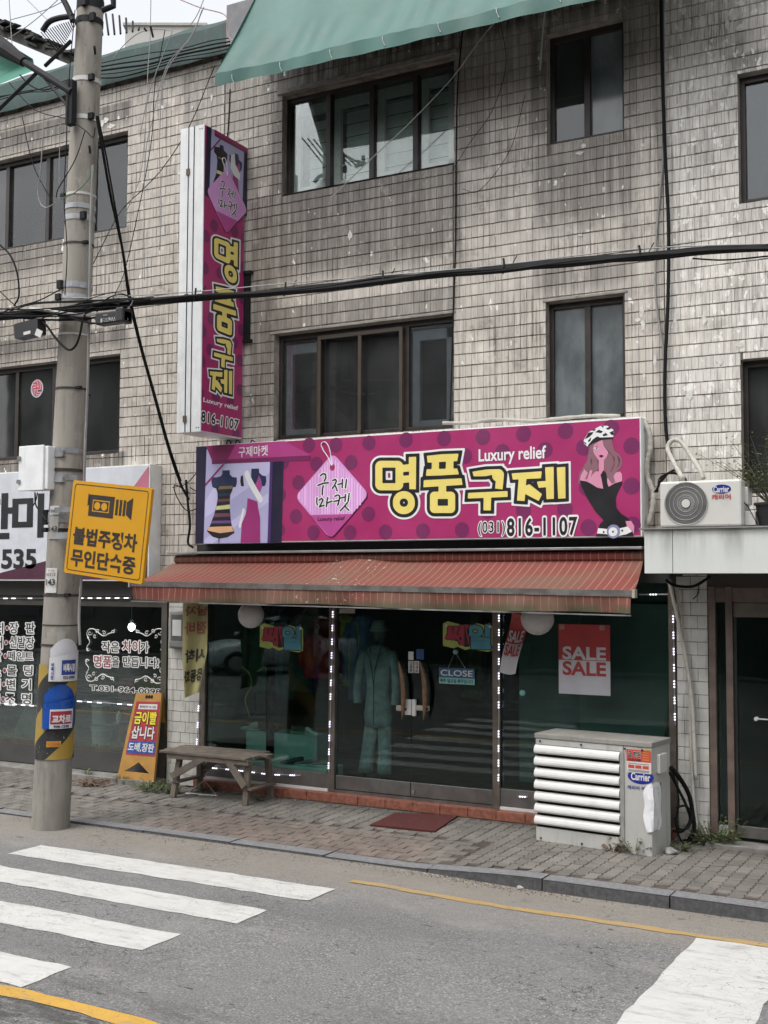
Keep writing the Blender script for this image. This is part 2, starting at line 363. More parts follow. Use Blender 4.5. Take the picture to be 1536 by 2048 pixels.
# ------------------------------------------------------------ ground
def asphalt():
    k = N('asphalt'); p = k.geo.outputs['Position']
    s = k.n('SeparateXYZ'); k.l(p, s.inputs[0])
    n1 = k.noise(k.pos(1, 1, 1), 75, 2, .6); n2 = k.noise(k.pos(1, 1, 1), .9, 5, .6); n3 = k.noise(k.pos(.8, 1.6, 1), 22, 3)
    col = k.mix(k.ramp(n1, .38, .62), (.10, .098, .097), (.195, .191, .187))
    col = k.mix(k.ramp(n1, .65, .69, 0, .8), col, (.45, .42, .37))
    col = k.mix(k.ramp(n3, .30, .37, .85, 0), col, (.03, .03, .03))
    col = k.mix(k.ramp(n2, .35, .75, 0, .35), col, (.19, .185, .19))
    # sand and grit washed against the kerb
    edge = k.math('ADD', s.outputs[1], k.math('MULTIPLY', k.noise(k.pos(.8, 2.5, 1), 1, 6, .7), 1.3))
    col = k.mix(k.math('MULTIPLY', k.ramp(edge, -2.6, -1.35), k.ramp(k.noise(k.pos(14, 22, 1), 1, 5, .7), .25, .65, .35, .95)), col, (.215, .19, .155))
    # sinuous cracks
    vo = k.n('TexVoronoi', feature='DISTANCE_TO_EDGE'); q = k.n('VectorMath', operation='ADD'); k.l(k.pos(.35, 1.3, 1), q.inputs[0])
    nn = k.n('TexNoise'); k.l(k.pos(3, 3, 1), nn.inputs['Vector']); nn.inputs['Scale'].default_value = 1; k.l(nn.outputs['Color'], q.inputs[1]); k.l(q.outputs[0], vo.inputs['Vector'])
    crack = k.math('MULTIPLY', k.ramp(vo.outputs['Distance'], .0, .022, 1, 0), k.ramp(k.noise(k.pos(.5, .5, 1), 1, 3), .52, .6))
    col = k.mix(k.math('MULTIPLY', crack, .95), col, (.02, .02, .02))
    # worn dark patches by the centre line
    col = k.mix(k.math('MULTIPLY', k.ramp(k.noise(k.pos(1.1, 5, 1), 1, 6, .75), .45, .56, 0, .9), k.ramp(s.outputs[1], -6.0, -5.0, 1, 0)), col, (.03, .029, .028))
    tr = k.ramp(k.math('ABSOLUTE', k.math('SUBTRACT', k.math('FRACT', k.math('DIVIDE', s.outputs[1], 1.7)), .5)), .1, .42, 0, .4)
    col = k.mix(k.math('MULTIPLY', tr, k.ramp(k.noise(k.pos(.4, 3, 1), 1, 5), .3, .7)), col, (.085, .083, .083))
    col = k.mix(k.ramp(k.noise(k.pos(1.3, 2.2, 1), 1, 6, .75), .50, .72, 0, .45), col, (.25, .24, .225))
    tar = k.ramp(k.noise(k.pos(6, 16, 1), 1, 2, .5), .70, .73, 0, .9); col = k.mix(tar, col, (.028, .028, .028))
    k.l(col, k.b.inputs['Base Color']); k.b.inputs['Roughness'].default_value = .85
    k.bump(n1, .6, .006); return k.m
def paint(name, c, wear=.6):
    k = N(name)
    n = k.noise(k.pos(1, 1, 1), 5, 6, .7); g = k.noise(k.pos(1, 1, 1), 140, 2)
    col = k.mix(k.ramp(n, .3, .8, 0, .5), c, tuple(x*.72 for x in c))
    col = k.mix(k.ramp(k.noise(k.pos(3, 12, 1), 1, 6, .75), .50, .70, 0, wear), col, (.2, .19, .18))
    vo = k.n('TexVoronoi', feature='DISTANCE_TO_EDGE'); q = k.n('VectorMath', operation='ADD'); k.l(k.pos(1.1, 2.4, 1), q.inputs[0])
    nn = k.n('TexNoise'); k.l(k.pos(4, 4, 1), nn.inputs['Vector']); nn.inputs['Scale'].default_value = 1; k.l(nn.outputs['Color'], q.inputs[1]); k.l(q.outputs[0], vo.inputs['Vector'])
    cr = k.math('MULTIPLY', k.ramp(vo.outputs['Distance'], .0, .016, 1, 0), k.ramp(k.noise(k.pos(.8, .8, 1), 1, 3), .40, .52))
    col = k.mix(k.math('MULTIPLY', cr, .85), col, (.09, .085, .08))
    col = k.mix(k.ramp(g, .3, .36, .5, 0), col, tuple(x*.5 for x in c))
    k.l(col, k.b.inputs['Base Color']); k.b.inputs['Roughness'].default_value = .7; k.bump(g, .35, .004); return k.m
def sheet(x0, x1, y0, y1, zf, lift, nx=24, ny=6):
    b = MB(); g = [[(x0+(x1-x0)*i/nx, y0+(y1-y0)*j/ny) for i in range(nx+1)] for j in range(ny+1)]
    b.v = [(x, y, zf(x, y)+lift) for r in g for x, y in r]
    for j in range(ny):
        for i in range(nx): a = j*(nx+1)+i; b.f.append((a, a+1, a+nx+2, a+nx+1))
    return b
gr = MB().quad((-150, -160, -.35), (150, -160, -.35), (150, 160, -.35), (-150, 160, -.35)).build('ground', mat('far_ground', (.16, .15, .14), .9)); gr['kind'] = 'structure'
road = sheet(-60, 40, -18, -1.9, rz, 0, 200, 4).build('road', asphalt(), fixn=False); road['kind'] = 'structure'
WHITE_P = paint('white_road_paint', (.50, .495, .475)); YEL_P = paint('yellow_road_paint', (.5, .29, .045)); YEL_D = paint('faded_yellow_paint', (.36, .245, .10), 1.0)
ZR = -.073
def mark(name, x0, x1, y0, y1, m, wob=.012):
    b = sheet(x0, x1, y0, y1, rz, .004, max(2, int((x1-x0)/.12)), max(1, int((y1-y0)/.12)))
    X0, X1, Y0, Y1 = x0, x1, y0, y1
    b.v = [(x+(random.uniform(-wob, wob) if x in (X0, X1) else 0), y+(random.uniform(-wob, wob) if abs(y-Y0) < 1e-6 or abs(y-Y1) < 1e-6 else 0), z) for x, y, z in b.v]
    return b.build(name, m, road, fixn=False)
for (a, b_, xl) in (((672, 1780), (614, 1803), None), ((541, 1823), (467, 1847), None), ((370, 1872), (277, 1902), None), ((152, 1938), (35, 1975), None)):
    p, q = atz(*a, ZR), atz(*b_, ZR)
    mark('crosswalk_stripe', -7.85+.0*p.x if a[0] == 672 else p.x-3.2, (p.x+q.x)/2, q.y, p.y, WHITE_P)
for y in (-8.1, -7.35, -6.6): mark('crosswalk_stripe', -8.6, -5.3, y, y+.4, WHITE_P)
p = atz(25, 1975, ZR); mark('centre_line', -30, -3.2, p.y-.13, p.y, YEL_P)
p = atz(710, 1765, -.09); mark('edge_line', p.x, 30, p.y-.085, p.y, YEL_D, .012)
p0, p1 = atz(1440, 1866, -.1), atz(1230, 2048, -.1)
mark('stop_line', p1.x-.0, p1.x+.66, -5.7, p.y-.095, WHITE_P)
# kerb of granite blocks
KERB = mat('granite', (.19, .19, .195), .75, var=.22, scale=30, grime=.35, bump=.3)
KERBF = mat('dirty_granite', (.075, .075, .078), .85, var=.35, scale=22, grime=.6, gcol=(.03, .03, .03), bump=.3, streak=True)
kerb = T('kerb', None, None, (0, -1.85, 0)); kerb['kind'] = 'structure'
x = -13.4
while x < 3:
    ln = 1.0; z0, z1 = gz(x, -1.95), gz(x+ln, -1.95); j = random.uniform(-.006, .006)
    b = MB(); zz = lambda X: gz(X, -1.95)+j
    n = 8
    for i in range(n):
        a, c = x+.006+i*(ln-.012)/n, x+.006+(i+1)*(ln-.012)/n
        b.quad((a, -1.95+j, zz(a)), (c, -1.95+j, zz(c)), (c, -1.78, zz(c)), (a, -1.78, zz(a)))
        b.quad((a, -1.96+j, -.3), (c, -1.96+j, -.3), (c, -1.95+j, zz(c)-.004), (a, -1.95+j, zz(a)-.004))
    b.quad((x+.006, -1.96+j, -.3), (x+.006, -1.95+j, zz(x)), (x+.006, -1.78, zz(x)), (x+.006, -1.78, -.3)); e = x+ln-.006
    b.quad((e, -1.96+j, -.3), (e, -1.95+j, zz(e)), (e, -1.78, zz(e)), (e, -1.78, -.3))
    o = b.build('kerb_stone', [KERB, KERBF], kerb); x += ln
    for pg in o.data.polygons:
        if abs(pg.normal.z) < .7: pg.material_index = 1
# sidewalk bed and pavers
def paver_mat():
    k = N('paving'); s = k.n('SeparateXYZ'); k.l(k.geo.outputs['Position'], s.inputs[0])
    cb = k.n('CombineXYZ'); k.l(k.math('FLOOR', k.math('DIVIDE', s.outputs[0], .112)), cb.inputs[0]); k.l(k.math('FLOOR', k.math('DIVIDE', s.outputs[1], .2)), cb.inputs[1])
    wn = k.n('TexWhiteNoise'); k.l(cb.outputs[0], wn.inputs['Vector'])
    grey = k.mix(wn.outputs['Value'], (.108, .098, .085), (.18, .166, .145)); red = k.mix(wn.outputs['Value'], (.115, .085, .071), (.175, .128, .106))
    zone = k.math('MULTIPLY', k.ramp(k.math('ADD', s.outputs[0], k.math('MULTIPLY', k.noise(k.pos(1.2, 1.2, 1), 1, 3), .8)), -4.6, -3.9, 1, 0), k.ramp(k.math('ADD', s.outputs[1], k.math('MULTIPLY', k.noise(k.pos(2, 2, 1), 1, 3), .5)), -.95, -.6, 1, 0))
    zone = k.math('MULTIPLY', zone, k.ramp(k.math('ADD', s.outputs[0], k.math('MULTIPLY', k.noise(k.pos(1.5, 1.5, 1), 1, 3), .8)), -7.4, -6.7))
    col = k.mix(k.math('MULTIPLY', zone, .8), grey, red)
    col = k.mix(k.math('MULTIPLY', k.ramp(s.outputs[1], -.55, -.16), k.ramp(k.noise(k.pos(4, 6, 1), 1, 5, .7), .3, .6, .2, .75)), col, (.05, .047, .042))  # grime and contact shade along the wall foot, put into the paving colour
    col = k.mix(k.ramp(k.noise(k.pos(2.2, 2.2, 2), 1, 6, .7), .42, .75, 0, .6), col, (.075, .07, .064))
    col = k.mix(k.ramp(k.noise(k.pos(60, 60, 60), 1, 4), .4, .7, 0, .3), col, (.24, .225, .2))
    k.l(col, k.b.inputs['Base Color']); k.b.inputs['Roughness'].default_value = .85
    k.bump(k.noise(k.pos(90, 90, 90), 1, 4), .5, .004); return k.m
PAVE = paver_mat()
walk = T('sidewalk', None, None, (0, 0, 0)); walk['kind'] = 'structure'
sheet(-60, 40, -1.79, 3.2, gz, -.012, 120, 12).build('bedding', mat('joint_sand', (.075, .055, .045), .95, var=.4, scale=12), walk, fixn=False)
cells = []
def zig(n, a, ph): return [(i/n, a*math.sin(i*math.pi/2+ph)) for i in range(n+1)]
def paver(x0, y0, w_, l_, wavy):
    g = .0035; b = []
    x1, y1 = x0+w_-g, y0+l_-g; x0 += g; y0 += g
    if wavy:
        a = .0085; L_ = [(x0+(a if j % 2 else -a), y0+(y1-y0)*j/4) for j in range(5)]; R_ = [(x1+(a if j % 2 else -a), y0+(y1-y0)*j/4) for j in range(5)]
        b = L_+R_[::-1]
    else: b = [(x0, y0), (x0, y1), (x1, y1), (x1, y0)]
    return b
yy = -1.775; row = 0
W_, L_ = .112, .2
for j in range(10):
    for i in range(int(16/W_)):
        X = -13+i*W_; off = 0
        Y = -1.775+j*L_+(.1 if i % 2 else 0)
        if Y > -.1: continue
        if X < -4.35 and Y < -1.0: continue
        cells.append((paver(X, Y, W_, L_, True), X, Y))
for j in range(7):
    for i in range(int(8.7/L_)):
        X = -13+i*L_+(.1 if j % 2 else 0); Y = -1.775+j*.112
        cells.append((paver(X, Y, L_, .112, False), X, Y))
cells.sort(key=lambda c: (c[1])**2+(c[2]+DC)**2)
def paver_faces(b, out, dz=0, tilt=0):
    n = len(out); i = len(b.v); cx = sum(p[0] for p in out)/n; cy = sum(p[1] for p in out)/n
    tx, ty = random.uniform(-tilt, tilt), random.uniform(-tilt, tilt)
    for (x, y) in out: b.v.append((x, y, gz(x, y)-.012))
    for (x, y) in out: b.v.append((cx+(x-cx)*.965, cy+(y-cy)*.975, gz(x, y)+dz+(x-cx)*tx+(y-cy)*ty))
    b.f.append(tuple(i+n+q for q in range(n)))
    for q in range(n): b.f.append((i+q, i+(q+1) % n, i+n+(q+1) % n, i+n+q))
for k_, (out, X, Y) in enumerate(cells[:300]):
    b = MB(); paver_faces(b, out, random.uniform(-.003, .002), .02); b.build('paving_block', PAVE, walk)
b = MB()
for out, X, Y in cells[300:]: paver_faces(b, out, random.uniform(-.003, .002), .02)
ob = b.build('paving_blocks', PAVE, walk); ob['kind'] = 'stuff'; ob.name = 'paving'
# ------------------------------------------------------------ the tiled buildings
def wall_mesh(x0, x1, z0, z1, holes, y=0, depth=.16, reveals=True):
    xs = sorted({x0, x1, *[min(max(h[0], x0), x1) for h in holes], *[min(max(h[1], x0), x1) for h in holes]}); zs = sorted({z0, z1, *[h[2] for h in holes], *[h[3] for h in holes]})
    zs = [z for z in zs if z0 <= z <= z1]; b = MB()
    for a, c in zip(xs, xs[1:]):
        for e, f in zip(zs, zs[1:]):
            mx, mz = (a+c)/2, (e+f)/2
            if any(h[0] < mx < h[1] and h[2] < mz < h[3] for h in holes): continue
            b.quad((a, y, e), (c, y, e), (c, y, f), (a, y, f))
    for h in (holes if reveals else []):
        hx0, hx1, hz0, hz1 = max(h[0], x0), min(h[1], x1), h[2], h[3]
        b.quad((hx0, y, hz0), (hx0, y+depth, hz0), (hx0, y+depth, hz1), (hx0, y, hz1)); b.quad((hx1, y, hz0), (hx1, y, hz1), (hx1, y+depth, hz1), (hx1, y+depth, hz0))
        b.quad((hx0, y, hz1), (hx0, y+depth, hz1), (hx1, y+depth, hz1), (hx1, y, hz1)); b.quad((hx0, y, hz0), (hx1, y, hz0), (hx1, y+depth, hz0), (hx0, y+depth, hz0))
    return b
def tile_cells(x0, x1, z0, z1, holes, w_=.066, h_=.118, shift=0, topf=None):
    out = []; j0 = int(math.floor(z0/h_)); 
    for j in range(j0, int(z1/h_)+1):
        off = (shift*w_*((j*7) % 5)/5) if shift else 0
        for i in range(int(math.floor(x0/w_))-1, int(x1/w_)+2):
            a, c, e, f = i*w_+off, (i+1)*w_+off, j*h_, (j+1)*h_
            a, c, e, f = max(a, x0), min(c, x1), max(e, z0), min(f, z1)
            if c-a < .012 or f-e < .02: continue
            ok = True
            for h in holes:
                if a < h[1] and c > h[0] and e < h[3] and f > h[2]:
                    if a < h[0]-.012: c = h[0]
                    elif c > h[1]+.012: a = h[1]
                    elif e < h[2]-.02: f = h[2]
                    elif f > h[3]+.02: e = h[3]
                    else: ok = False; break
            if ok and c-a > .012 and f-e > .015: out.append((a, c, e, f))
    return out
def tile_add(b, a, c, e, f, y=0, d=.011):
    gx, gt = .0005, .0024; a += gx; c -= gx; e += gt+random.uniform(-.0015, .002); f -= gt+random.uniform(-.001, .001); i = len(b.v); q = .004; t = d+random.uniform(-.002, .002); s_ = random.uniform(-.002, .002)
    b.v += [(a, y, e), (c, y, e), (c, y, f), (a, y, f), (a+q*.25, y-t-s_, e+q), (c-q*.25, y-t+s_, e+q), (c-q*.25, y-t+s_, f-q), (a+q*.25, y-t-s_, f-q)]
    b.f += [(i+4, i+5, i+6, i+7), (i, i+1, i+5, i+4), (i+1, i+2, i+6, i+5), (i+2, i+3, i+7, i+6), (i+3, i, i+4, i+7)]
def tiles(cells_, m, parent, name, y=0, n_single=300):
    cells_.sort(key=lambda c: c[0]**2*.8+(c[2]-4)**2 if True else 0)
    full = [c for c in cells_ if abs(c[1]-c[0]-.066) < .001 and abs(c[3]-c[2]-.118) < .001]; s1 = full[:n_single]; keep = set(s1)
    if s1:
        b = MB(); tile_add(b, -.033, .033, -.059, .059, 0); me = bpy.data.meshes.new(name); me.from_pydata(b.v, [], b.f); me.materials.append(m); me.update()
        for (a, c, e, f) in s1:
            o = bpy.data.objects.new(name, me); COL.objects.link(o); o.parent = parent; ro = rootof(parent).location
            o.location = Vector(((a+c)/2, y, (e+f)/2))-ro; o.rotation_euler = (random.uniform(-.02, .02), random.uniform(-.012, .012), random.uniform(-.03, .03))
    b = MB()
    for c in cells_:
        if c not in keep: tile_add(b, *c, y)
    o = b.build(name+'_field', m, parent, fixn=False); o['kind'] = 'stuff'; return o
H_L = [(-9.44-2.9, -9.44, 6.56, 7.74), (-9.5-2.9, -9.5, 3.83, 5.02), (-7.2, -5.08, 6.58, 7.72), (-7.28, -5.1, 3.86, 5.03), (-4.07, -3.29, 6.6, 7.71), (-4.09, -3.31, 3.86, 5.03)]
SHOPZ = 2.42
H_SHOP = [(-13.5, -8.72, -.1, 2.34), (-8.22, -2.86, -.1, 2.42)]
H_R = [(-2.23, -.9, 5.73, 6.92), (-2.24, -.9, 3.1, 4.3), (-.1, 1.0, 5.73, 6.92), (-.1, 1.0, 3.1, 4.3)]
H_SHOPR = [(-2.55, 1.2, -.1, 2.55)]
bl = T('tiled_building', 'grime-streaked beige tiled building with the magenta shop signs on its facade', 'building', (-8, 0, 0))
br_ = T('tiled_building', 'paler flaking tiled building standing right of the hanging black cable', 'building', (-1, 0, 0))
stL = [(-7.5, -4.95, 7.95, .3, .8), (-7.35, -7.1, 7.9, 1.5, .8), (-4.3, -3.15, 7.95, .3, .8), (-4.25, -4.0, 7.8, 1.3, .8), (-3.32, -3.15, 7.8, 1.3, .7), (-3.35, -3.2, 6.7, 2.2, .35), (-2.98, -2.92, 9, 6, .5), (-7.25, -5.0, 6.58, 1.1, .7), (-7.3, -5.05, 5.3, .5, .55), (-7.4, -2.96, 9.6, 1.95, 1.0), (-7.4, -2.96, 9.6, 2.5, .5), (-8.0, -7.2, 9.6, 3.0, .45), (-5.05, -4.7, 9.6, 3.2, .6), (-3.3, -3.0, 9.6, 2.9, .5), (-8.0, -5.0, 8.0, .8, .55), (-4.2, -3.2, 6.6, 1.0, .65), (-4.2, -3.2, 5.35, .35, .6), (-7.6, -7.25, 6.6, 2.6, .6), (-12.4, -9.4, 6.56, .5, .6), (-12.4, -9.4, 8.1, .4, .8), (-12.5, -9.4, 5.35, .35, .75), (-12.5, -9.4, 3.83, .4, .8),  # bands below the green canopy: soot plus the canopy's shade, put into tile colour
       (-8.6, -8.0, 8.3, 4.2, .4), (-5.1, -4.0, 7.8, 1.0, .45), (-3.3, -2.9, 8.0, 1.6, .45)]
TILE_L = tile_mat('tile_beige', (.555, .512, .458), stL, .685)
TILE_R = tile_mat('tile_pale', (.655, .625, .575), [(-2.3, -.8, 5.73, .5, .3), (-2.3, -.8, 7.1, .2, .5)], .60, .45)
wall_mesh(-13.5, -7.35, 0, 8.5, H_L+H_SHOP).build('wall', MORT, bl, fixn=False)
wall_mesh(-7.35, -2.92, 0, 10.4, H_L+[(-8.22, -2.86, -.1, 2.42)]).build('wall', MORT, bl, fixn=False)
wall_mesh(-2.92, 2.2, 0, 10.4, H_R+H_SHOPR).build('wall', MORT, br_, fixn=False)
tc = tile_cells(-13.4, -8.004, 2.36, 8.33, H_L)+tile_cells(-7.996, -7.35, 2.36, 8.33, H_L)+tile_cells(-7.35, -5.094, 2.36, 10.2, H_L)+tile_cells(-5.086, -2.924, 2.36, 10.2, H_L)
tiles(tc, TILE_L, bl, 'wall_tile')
tiles(tile_cells(-2.916, 2.2, 2.5, 10.2, H_R, shift=1), TILE_R, br_, 'wall_tile')
# tiled reveals: window heads, shop pillars
TILE_W = mat('white_painted_tile', (.55, .54, .5), .5, var=.12, scale=5, grime=.75, streak=True, gcol=(.13, .12, .1))
def pillar(x0, x1, z0, z1, parent):
    pl = MB().box(x0, x1, -.01, .3, z0, z1).build('pillar', MORT, parent)
    ro = rootof(parent).location; h = .118; nb = 0
    for j in range(int((z1-z0)/h)+1):
        o_ = 0 if j % 2 else .07; xs = [x0]+[x for x in (x0+.13-o_, x0+.26-o_, x0+.39-o_) if x < x1-.04]+[x1]
        for a, c in zip(xs, xs[1:]):
            e, f = z0+j*h, min(z1, z0+(j+1)*h)
            if f-e < .03: continue
            d = random.uniform(.009, .014); MB().box(a+.002, c-.002, -.01-d, -.008, e+.003, f-.003).build('pillar_tile', TILE_W, pl, bevel=0); nb += 1
    return pl
pillar(-8.70, -8.245, 0, 2.35, bl); pillar(-2.84, -2.56, 0, 2.5, br_)
# ------------------------------------------------------------ windows
BLIND = mat('mint_blind', (.66, .76, .71), .7, var=.15, scale=3); CURT = mat('grey_screen', (.045, .046, .047), .8, var=.2, scale=3)
RVM = mat('reveal_tile', (.27, .245, .215), .6, var=.3, scale=9, grime=.6, gcol=(.06, .05, .045), streak=True)
def window(parent, x0, x1, z0, z1, splits, panes, y=.115, sash=None, blind=None, sillh=.05, screen=None):
    f = MB(); t = .045
    f.box(x0, x0+t, y-.03, y+.05, z0, z1).box(x1-t, x1, y-.03, y+.05, z0, z1).box(x0+t, x1-t, y-.03, y+.05, z1-t*1.3, z1).box(x0+t, x1-t, y-.035, y+.05, z0, z0+sillh)
    for s_ in splits: f.box(s_-.03, s_+.03, y-.028, y+.045, z0+sillh, z1-t*1.3)
    fr = f.build('window', W_BROWN, parent, bevel=.003)
    rv = MB().quad((x0+.001, -.012, z0), (x0+.001, y-.03, z0), (x0+.001, y-.03, z1), (x0+.001, -.012, z1)).quad((x1-.001, -.012, z0), (x1-.001, -.012, z1), (x1-.001, y-.03, z1), (x1-.001, y-.03, z0)).quad((x0, -.012, z0+.001), (x1, -.012, z0+.001), (x1, y-.03, z0+.001), (x0, y-.03, z0+.001)).quad((x0, -.012, z1-.001), (x0, y-.03, z1-.001), (x1, y-.03, z1-.001), (x1, -.012, z1-.001))
    rv.build('reveal', RVM, fr, fixn=False)
    e = [x0+t]+list(splits)+[x1-t]
    for i, (a, c) in enumerate(zip(e, e[1:])):
        m_ = panes[i]; a2, c2 = a+(.03 if i else 0), c-(.03 if i < len(e)-2 else 0)
        MB().box(a2, c2, y+.004+.01*(i % 2), y+.010+.01*(i % 2), z0+sillh, z1-t*1.3).build('pane', m_, fr)
        if sash and sash[i]:
            b = MB(); tt = .085; yy = y+.028; s0, s1 = a2+.015, c2+.01 if i < len(e)-2 else c2-.01; q0, q1 = z0+.06, z1-.1
            b.box(s0, s0+tt, yy, yy+.05, q0, q1).box(s1-(tt if sash[i] > 1 else .02), s1, yy, yy+.05, q0, q1).box(s0+tt, s1, yy, yy+.05, q1-tt*1.3, q1).box(s0+tt, s1, yy, yy+.05, q0, q0+tt*.7)
            b.build('sash', W_WHITE, fr, bevel=.004)
    if blind:
        for (a, c, top) in blind:
            b = MB(); z = z0+.05
            while z < top:
                b.quad((a, y+.10, z), (c, y+.10, z), (c, y+.115, min(top, z+.14)), (a, y+.115, min(top, z+.14))); z += .142
            b.build('blind', BLIND, fr, fixn=False)
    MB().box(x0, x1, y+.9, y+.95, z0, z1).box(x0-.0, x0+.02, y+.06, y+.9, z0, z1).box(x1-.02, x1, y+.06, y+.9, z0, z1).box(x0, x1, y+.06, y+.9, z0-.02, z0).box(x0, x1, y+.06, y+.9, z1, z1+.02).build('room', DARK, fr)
    return fr
def X(px, py): return at(px, py, .09).x
window(bl, -7.2, -5.08, 6.58, 7.72, (-6.66, -6.11, -5.58), (GLZ,)*4, sash=(1, 1, 1, 2), blind=((-6.98, -6.68, 7.45), (-6.5, -5.62, 7.5), (-5.5, -5.12, 7.5)))
window(bl, -7.28, -5.1, 3.86, 5.03, (-6.76, -5.68), (GLZ_DUST, GLZ_DARK, GLZ_DUST), sash=(1, 2, 2))
window(bl, -4.07, -3.29, 6.6, 7.71, (-3.69,), (GLZ_DARK, GLZ_FROST))
window(bl, -4.09, -3.31, 3.86, 5.03, (-3.70,), (GLZ_FROST, GLZ_FROST))
window(bl, -12.34, -9.44, 6.56, 7.74, (-11.55, -10.84, -10.1), (GLZ_DARK, GLZ_DUST, GLZ_DUST, GLZ_DUST))
window(bl, -12.4, -9.5, 3.83, 5.02, (-11.9, -11.3, -10.66), (GLZ_DARK, GLZ_DARK, GLZ_DARK, GLZ_DARK))
TS = T('window_sticker', 'round red and blue temple sticker on the second floor window at the far left', 'sticker', tuple(at(74, 777, .1)))
sp9 = front(.112); c9 = sp9.px(74, 777)
MB().disc(sp9, c9, .105, .115, .0005).build('sticker_rim', mat('sticker_white', (.75, .73, .75), .5), TS, fixn=False)
MB().quad(*[sp9.P(c9[0]+.092*math.cos(a), c9[1]+.102*math.sin(a), .0015) for a in [math.pi*j/12-.3 for j in range(13)]]).build('sticker_top', mat('sticker_top_red', (.62, .05, .08), .5), TS, fixn=False)
MB().quad(*[sp9.P(c9[0]+.092*math.cos(a), c9[1]+.102*math.sin(a), .0015) for a in [math.pi*j/12+math.pi-.3 for j in range(13)]]).build('sticker_base', mat('sticker_navy', (.02, .03, .12), .5), TS, fixn=False)
text('卍', sp9, (c9[0]-.062, c9[1]-.075, c9[0]+.062, c9[1]+.075), mat('sticker_top_red', 'aa3040'), TS, .0045, .03, .075, mat('sticker_white', 'ffffff'), px=False)
window(br_, -2.23, -.9, 5.73, 6.92, (-1.55,), (GLZ_DUST, GLZ_DUST), y=.11)
window(br_, -2.24, -.9, 3.1, 4.3, (-1.55,), (GLZ_DARK, GLZ_DARK), y=.11)
window(br_, -.1, 1.0, 5.73, 6.92, (.45,), (GLZ_DUST, GLZ_DUST)); window(br_, -.1, 1.0, 3.1, 4.3, (.45,), (GLZ_DARK, GLZ_DARK))
MB().box(-7.26, -5.04, -.035, -.005, 7.735, 7.785).build('window_head', mat('head_tile', (.2, .18, .16), .7, var=.3, scale=14, grime=.6), bl, bevel=.004)
MB().box(-7.34, -5.06, -.02, -.005, 5.035, 5.06).build('window_head', RVM, bl, bevel=.003); MB().box(-4.12, -3.27, -.02, -.005, 5.035, 5.06).build('window_head', RVM, bl, bevel=.003)
PLA = mat('white_plaster', (.66, .64, .60), .8, var=.15, scale=30, grime=.4); Rp = random.Random(12)
for px, py, ww, hh in ((212, 240, 10, 8), (222, 252, 14, 6), (205, 246, 7, 10), (1283, 622, 6, 12), (1286, 648, 4, 14), (1276, 640, 7, 4), (1297, 612, 4, 6), (1325, 610, 3, 9), (1288, 752, 3, 10), (1310, 722, 3, 14), (1168, 292, 6, 6), (1160, 306, 9, 4), (1285, 290, 5, 5), (1176, 462, 5, 4), (1160, 470, 5, 3), (1470, 30, 7, 14), (1482, 55, 10, 9), (1455, 48, 5, 12), (1448, 88, 3, 9), (1400, 30, 3, 9), (340, 315, 4, 8), (360, 345, 7, 7), (285, 365, 4, 5), (364, 312, 3, 6), (385, 215, 3, 5), (423, 195, 3, 10), (410, 230, 3, 4), (700, 470, 5, 14), (1350, 640, 3, 10), (1408, 640, 5, 12), (1440, 720, 8, 9), (1380, 790, 7, 11), (1480, 690, 7, 7)):
    c = at(px, py, -.016); rx, rz_ = ww/170, hh/200; par = br_ if px > 1332 else bl
    MB().poly([(c.x+rx*Rp.uniform(.45, 1.1)*math.cos(a), -.0165, c.z+rz_*Rp.uniform(.45, 1.15)*math.sin(a)) for a in [2*math.pi*j/11 for j in range(11)]]).build('plaster_patch', PLA, par, fixn=False)
# flyscreen panel over the middle of the second-floor window
b = MB(); b.box(-6.74, -6.705, .035, .055, 3.88, 4.97).box(-5.74, -5.70, .035, .055, 3.88, 4.97).box(-6.705, -5.74, .035, .055, 4.93, 4.97).box(-6.24, -6.2, .04, .055, 3.88, 4.93)
b.build('flyscreen', mat('bronze', (.05, .035, .022), .5), bl)
# plain render band above the shops and beam over them
MB().box(-13.5, -8.72, -.015, .2, 2.12, 2.36).build('shop_beam', mat('shop_beam_paint', (.06, .057, .05), .6), bl)
MB().box(-8.30, -2.86, -.03, .25, 2.30, 2.72).build('shop_beam', mat('black_board', (.018, .017, .017), .8, var=.4, grime=.3, gcol=(.08, .06, .05)), bl)
MB().box(-2.86, 1.3, -.02, .2, 2.26, 2.5).build('shop_beam', mat('dark_brown_board', (.05, .04, .034), .7), br_)
# parapets and roofs
TARP = mat('green_sheet', (.02, .05, .045), .75, var=.3, scale=2.5, grime=.5, gcol=(.09, .1, .095), bump=.4)
b = MB(); n = 60
for i in range(n):
    a, c = -13.5+5.6*i/n, -13.5+5.6*(i+1)/n
    za, zc = 9.0+.012*math.sin(a*7)+.004*a, 9.0+.012*math.sin(c*7)+.004*c
    ya, yc = -.09+.006*math.sin(a*11), -.09+.006*math.sin(c*11)
    b.quad((a, ya, 8.34+.004*math.sin(a*9)), (c, yc, 8.34+.004*math.sin(c*9)), (c, .02, zc-.2), (a, .02, za-.2)); b.quad((a, .02, za-.2), (c, .02, zc-.2), (c, .28, zc), (a, .28, za)); b.quad((a, .28, za), (c, .28, zc), (c, .7, zc-.05), (a, .7, za-.05))
b.build('roof_sheet', TARP, bl, fixn=False)
b = MB().box(-13.5, -7.36, .02, 6, 8.2, 8.33).box(-7.35, 2.2, .06, 6, 10.2, 10.4).box(-7.37, -7.34, .02, 6, 8.33, 10.4); b.build('roof', mat('roof_concrete', (.2, .19, .18), .9), bl)
b = MB().box(-7.95, -7.38, -.06, .25, 8.35, 8.92); b.build('parapet', mat('parapet_grey', (.24, .24, .25), .8, var=.2, grime=.4), bl)
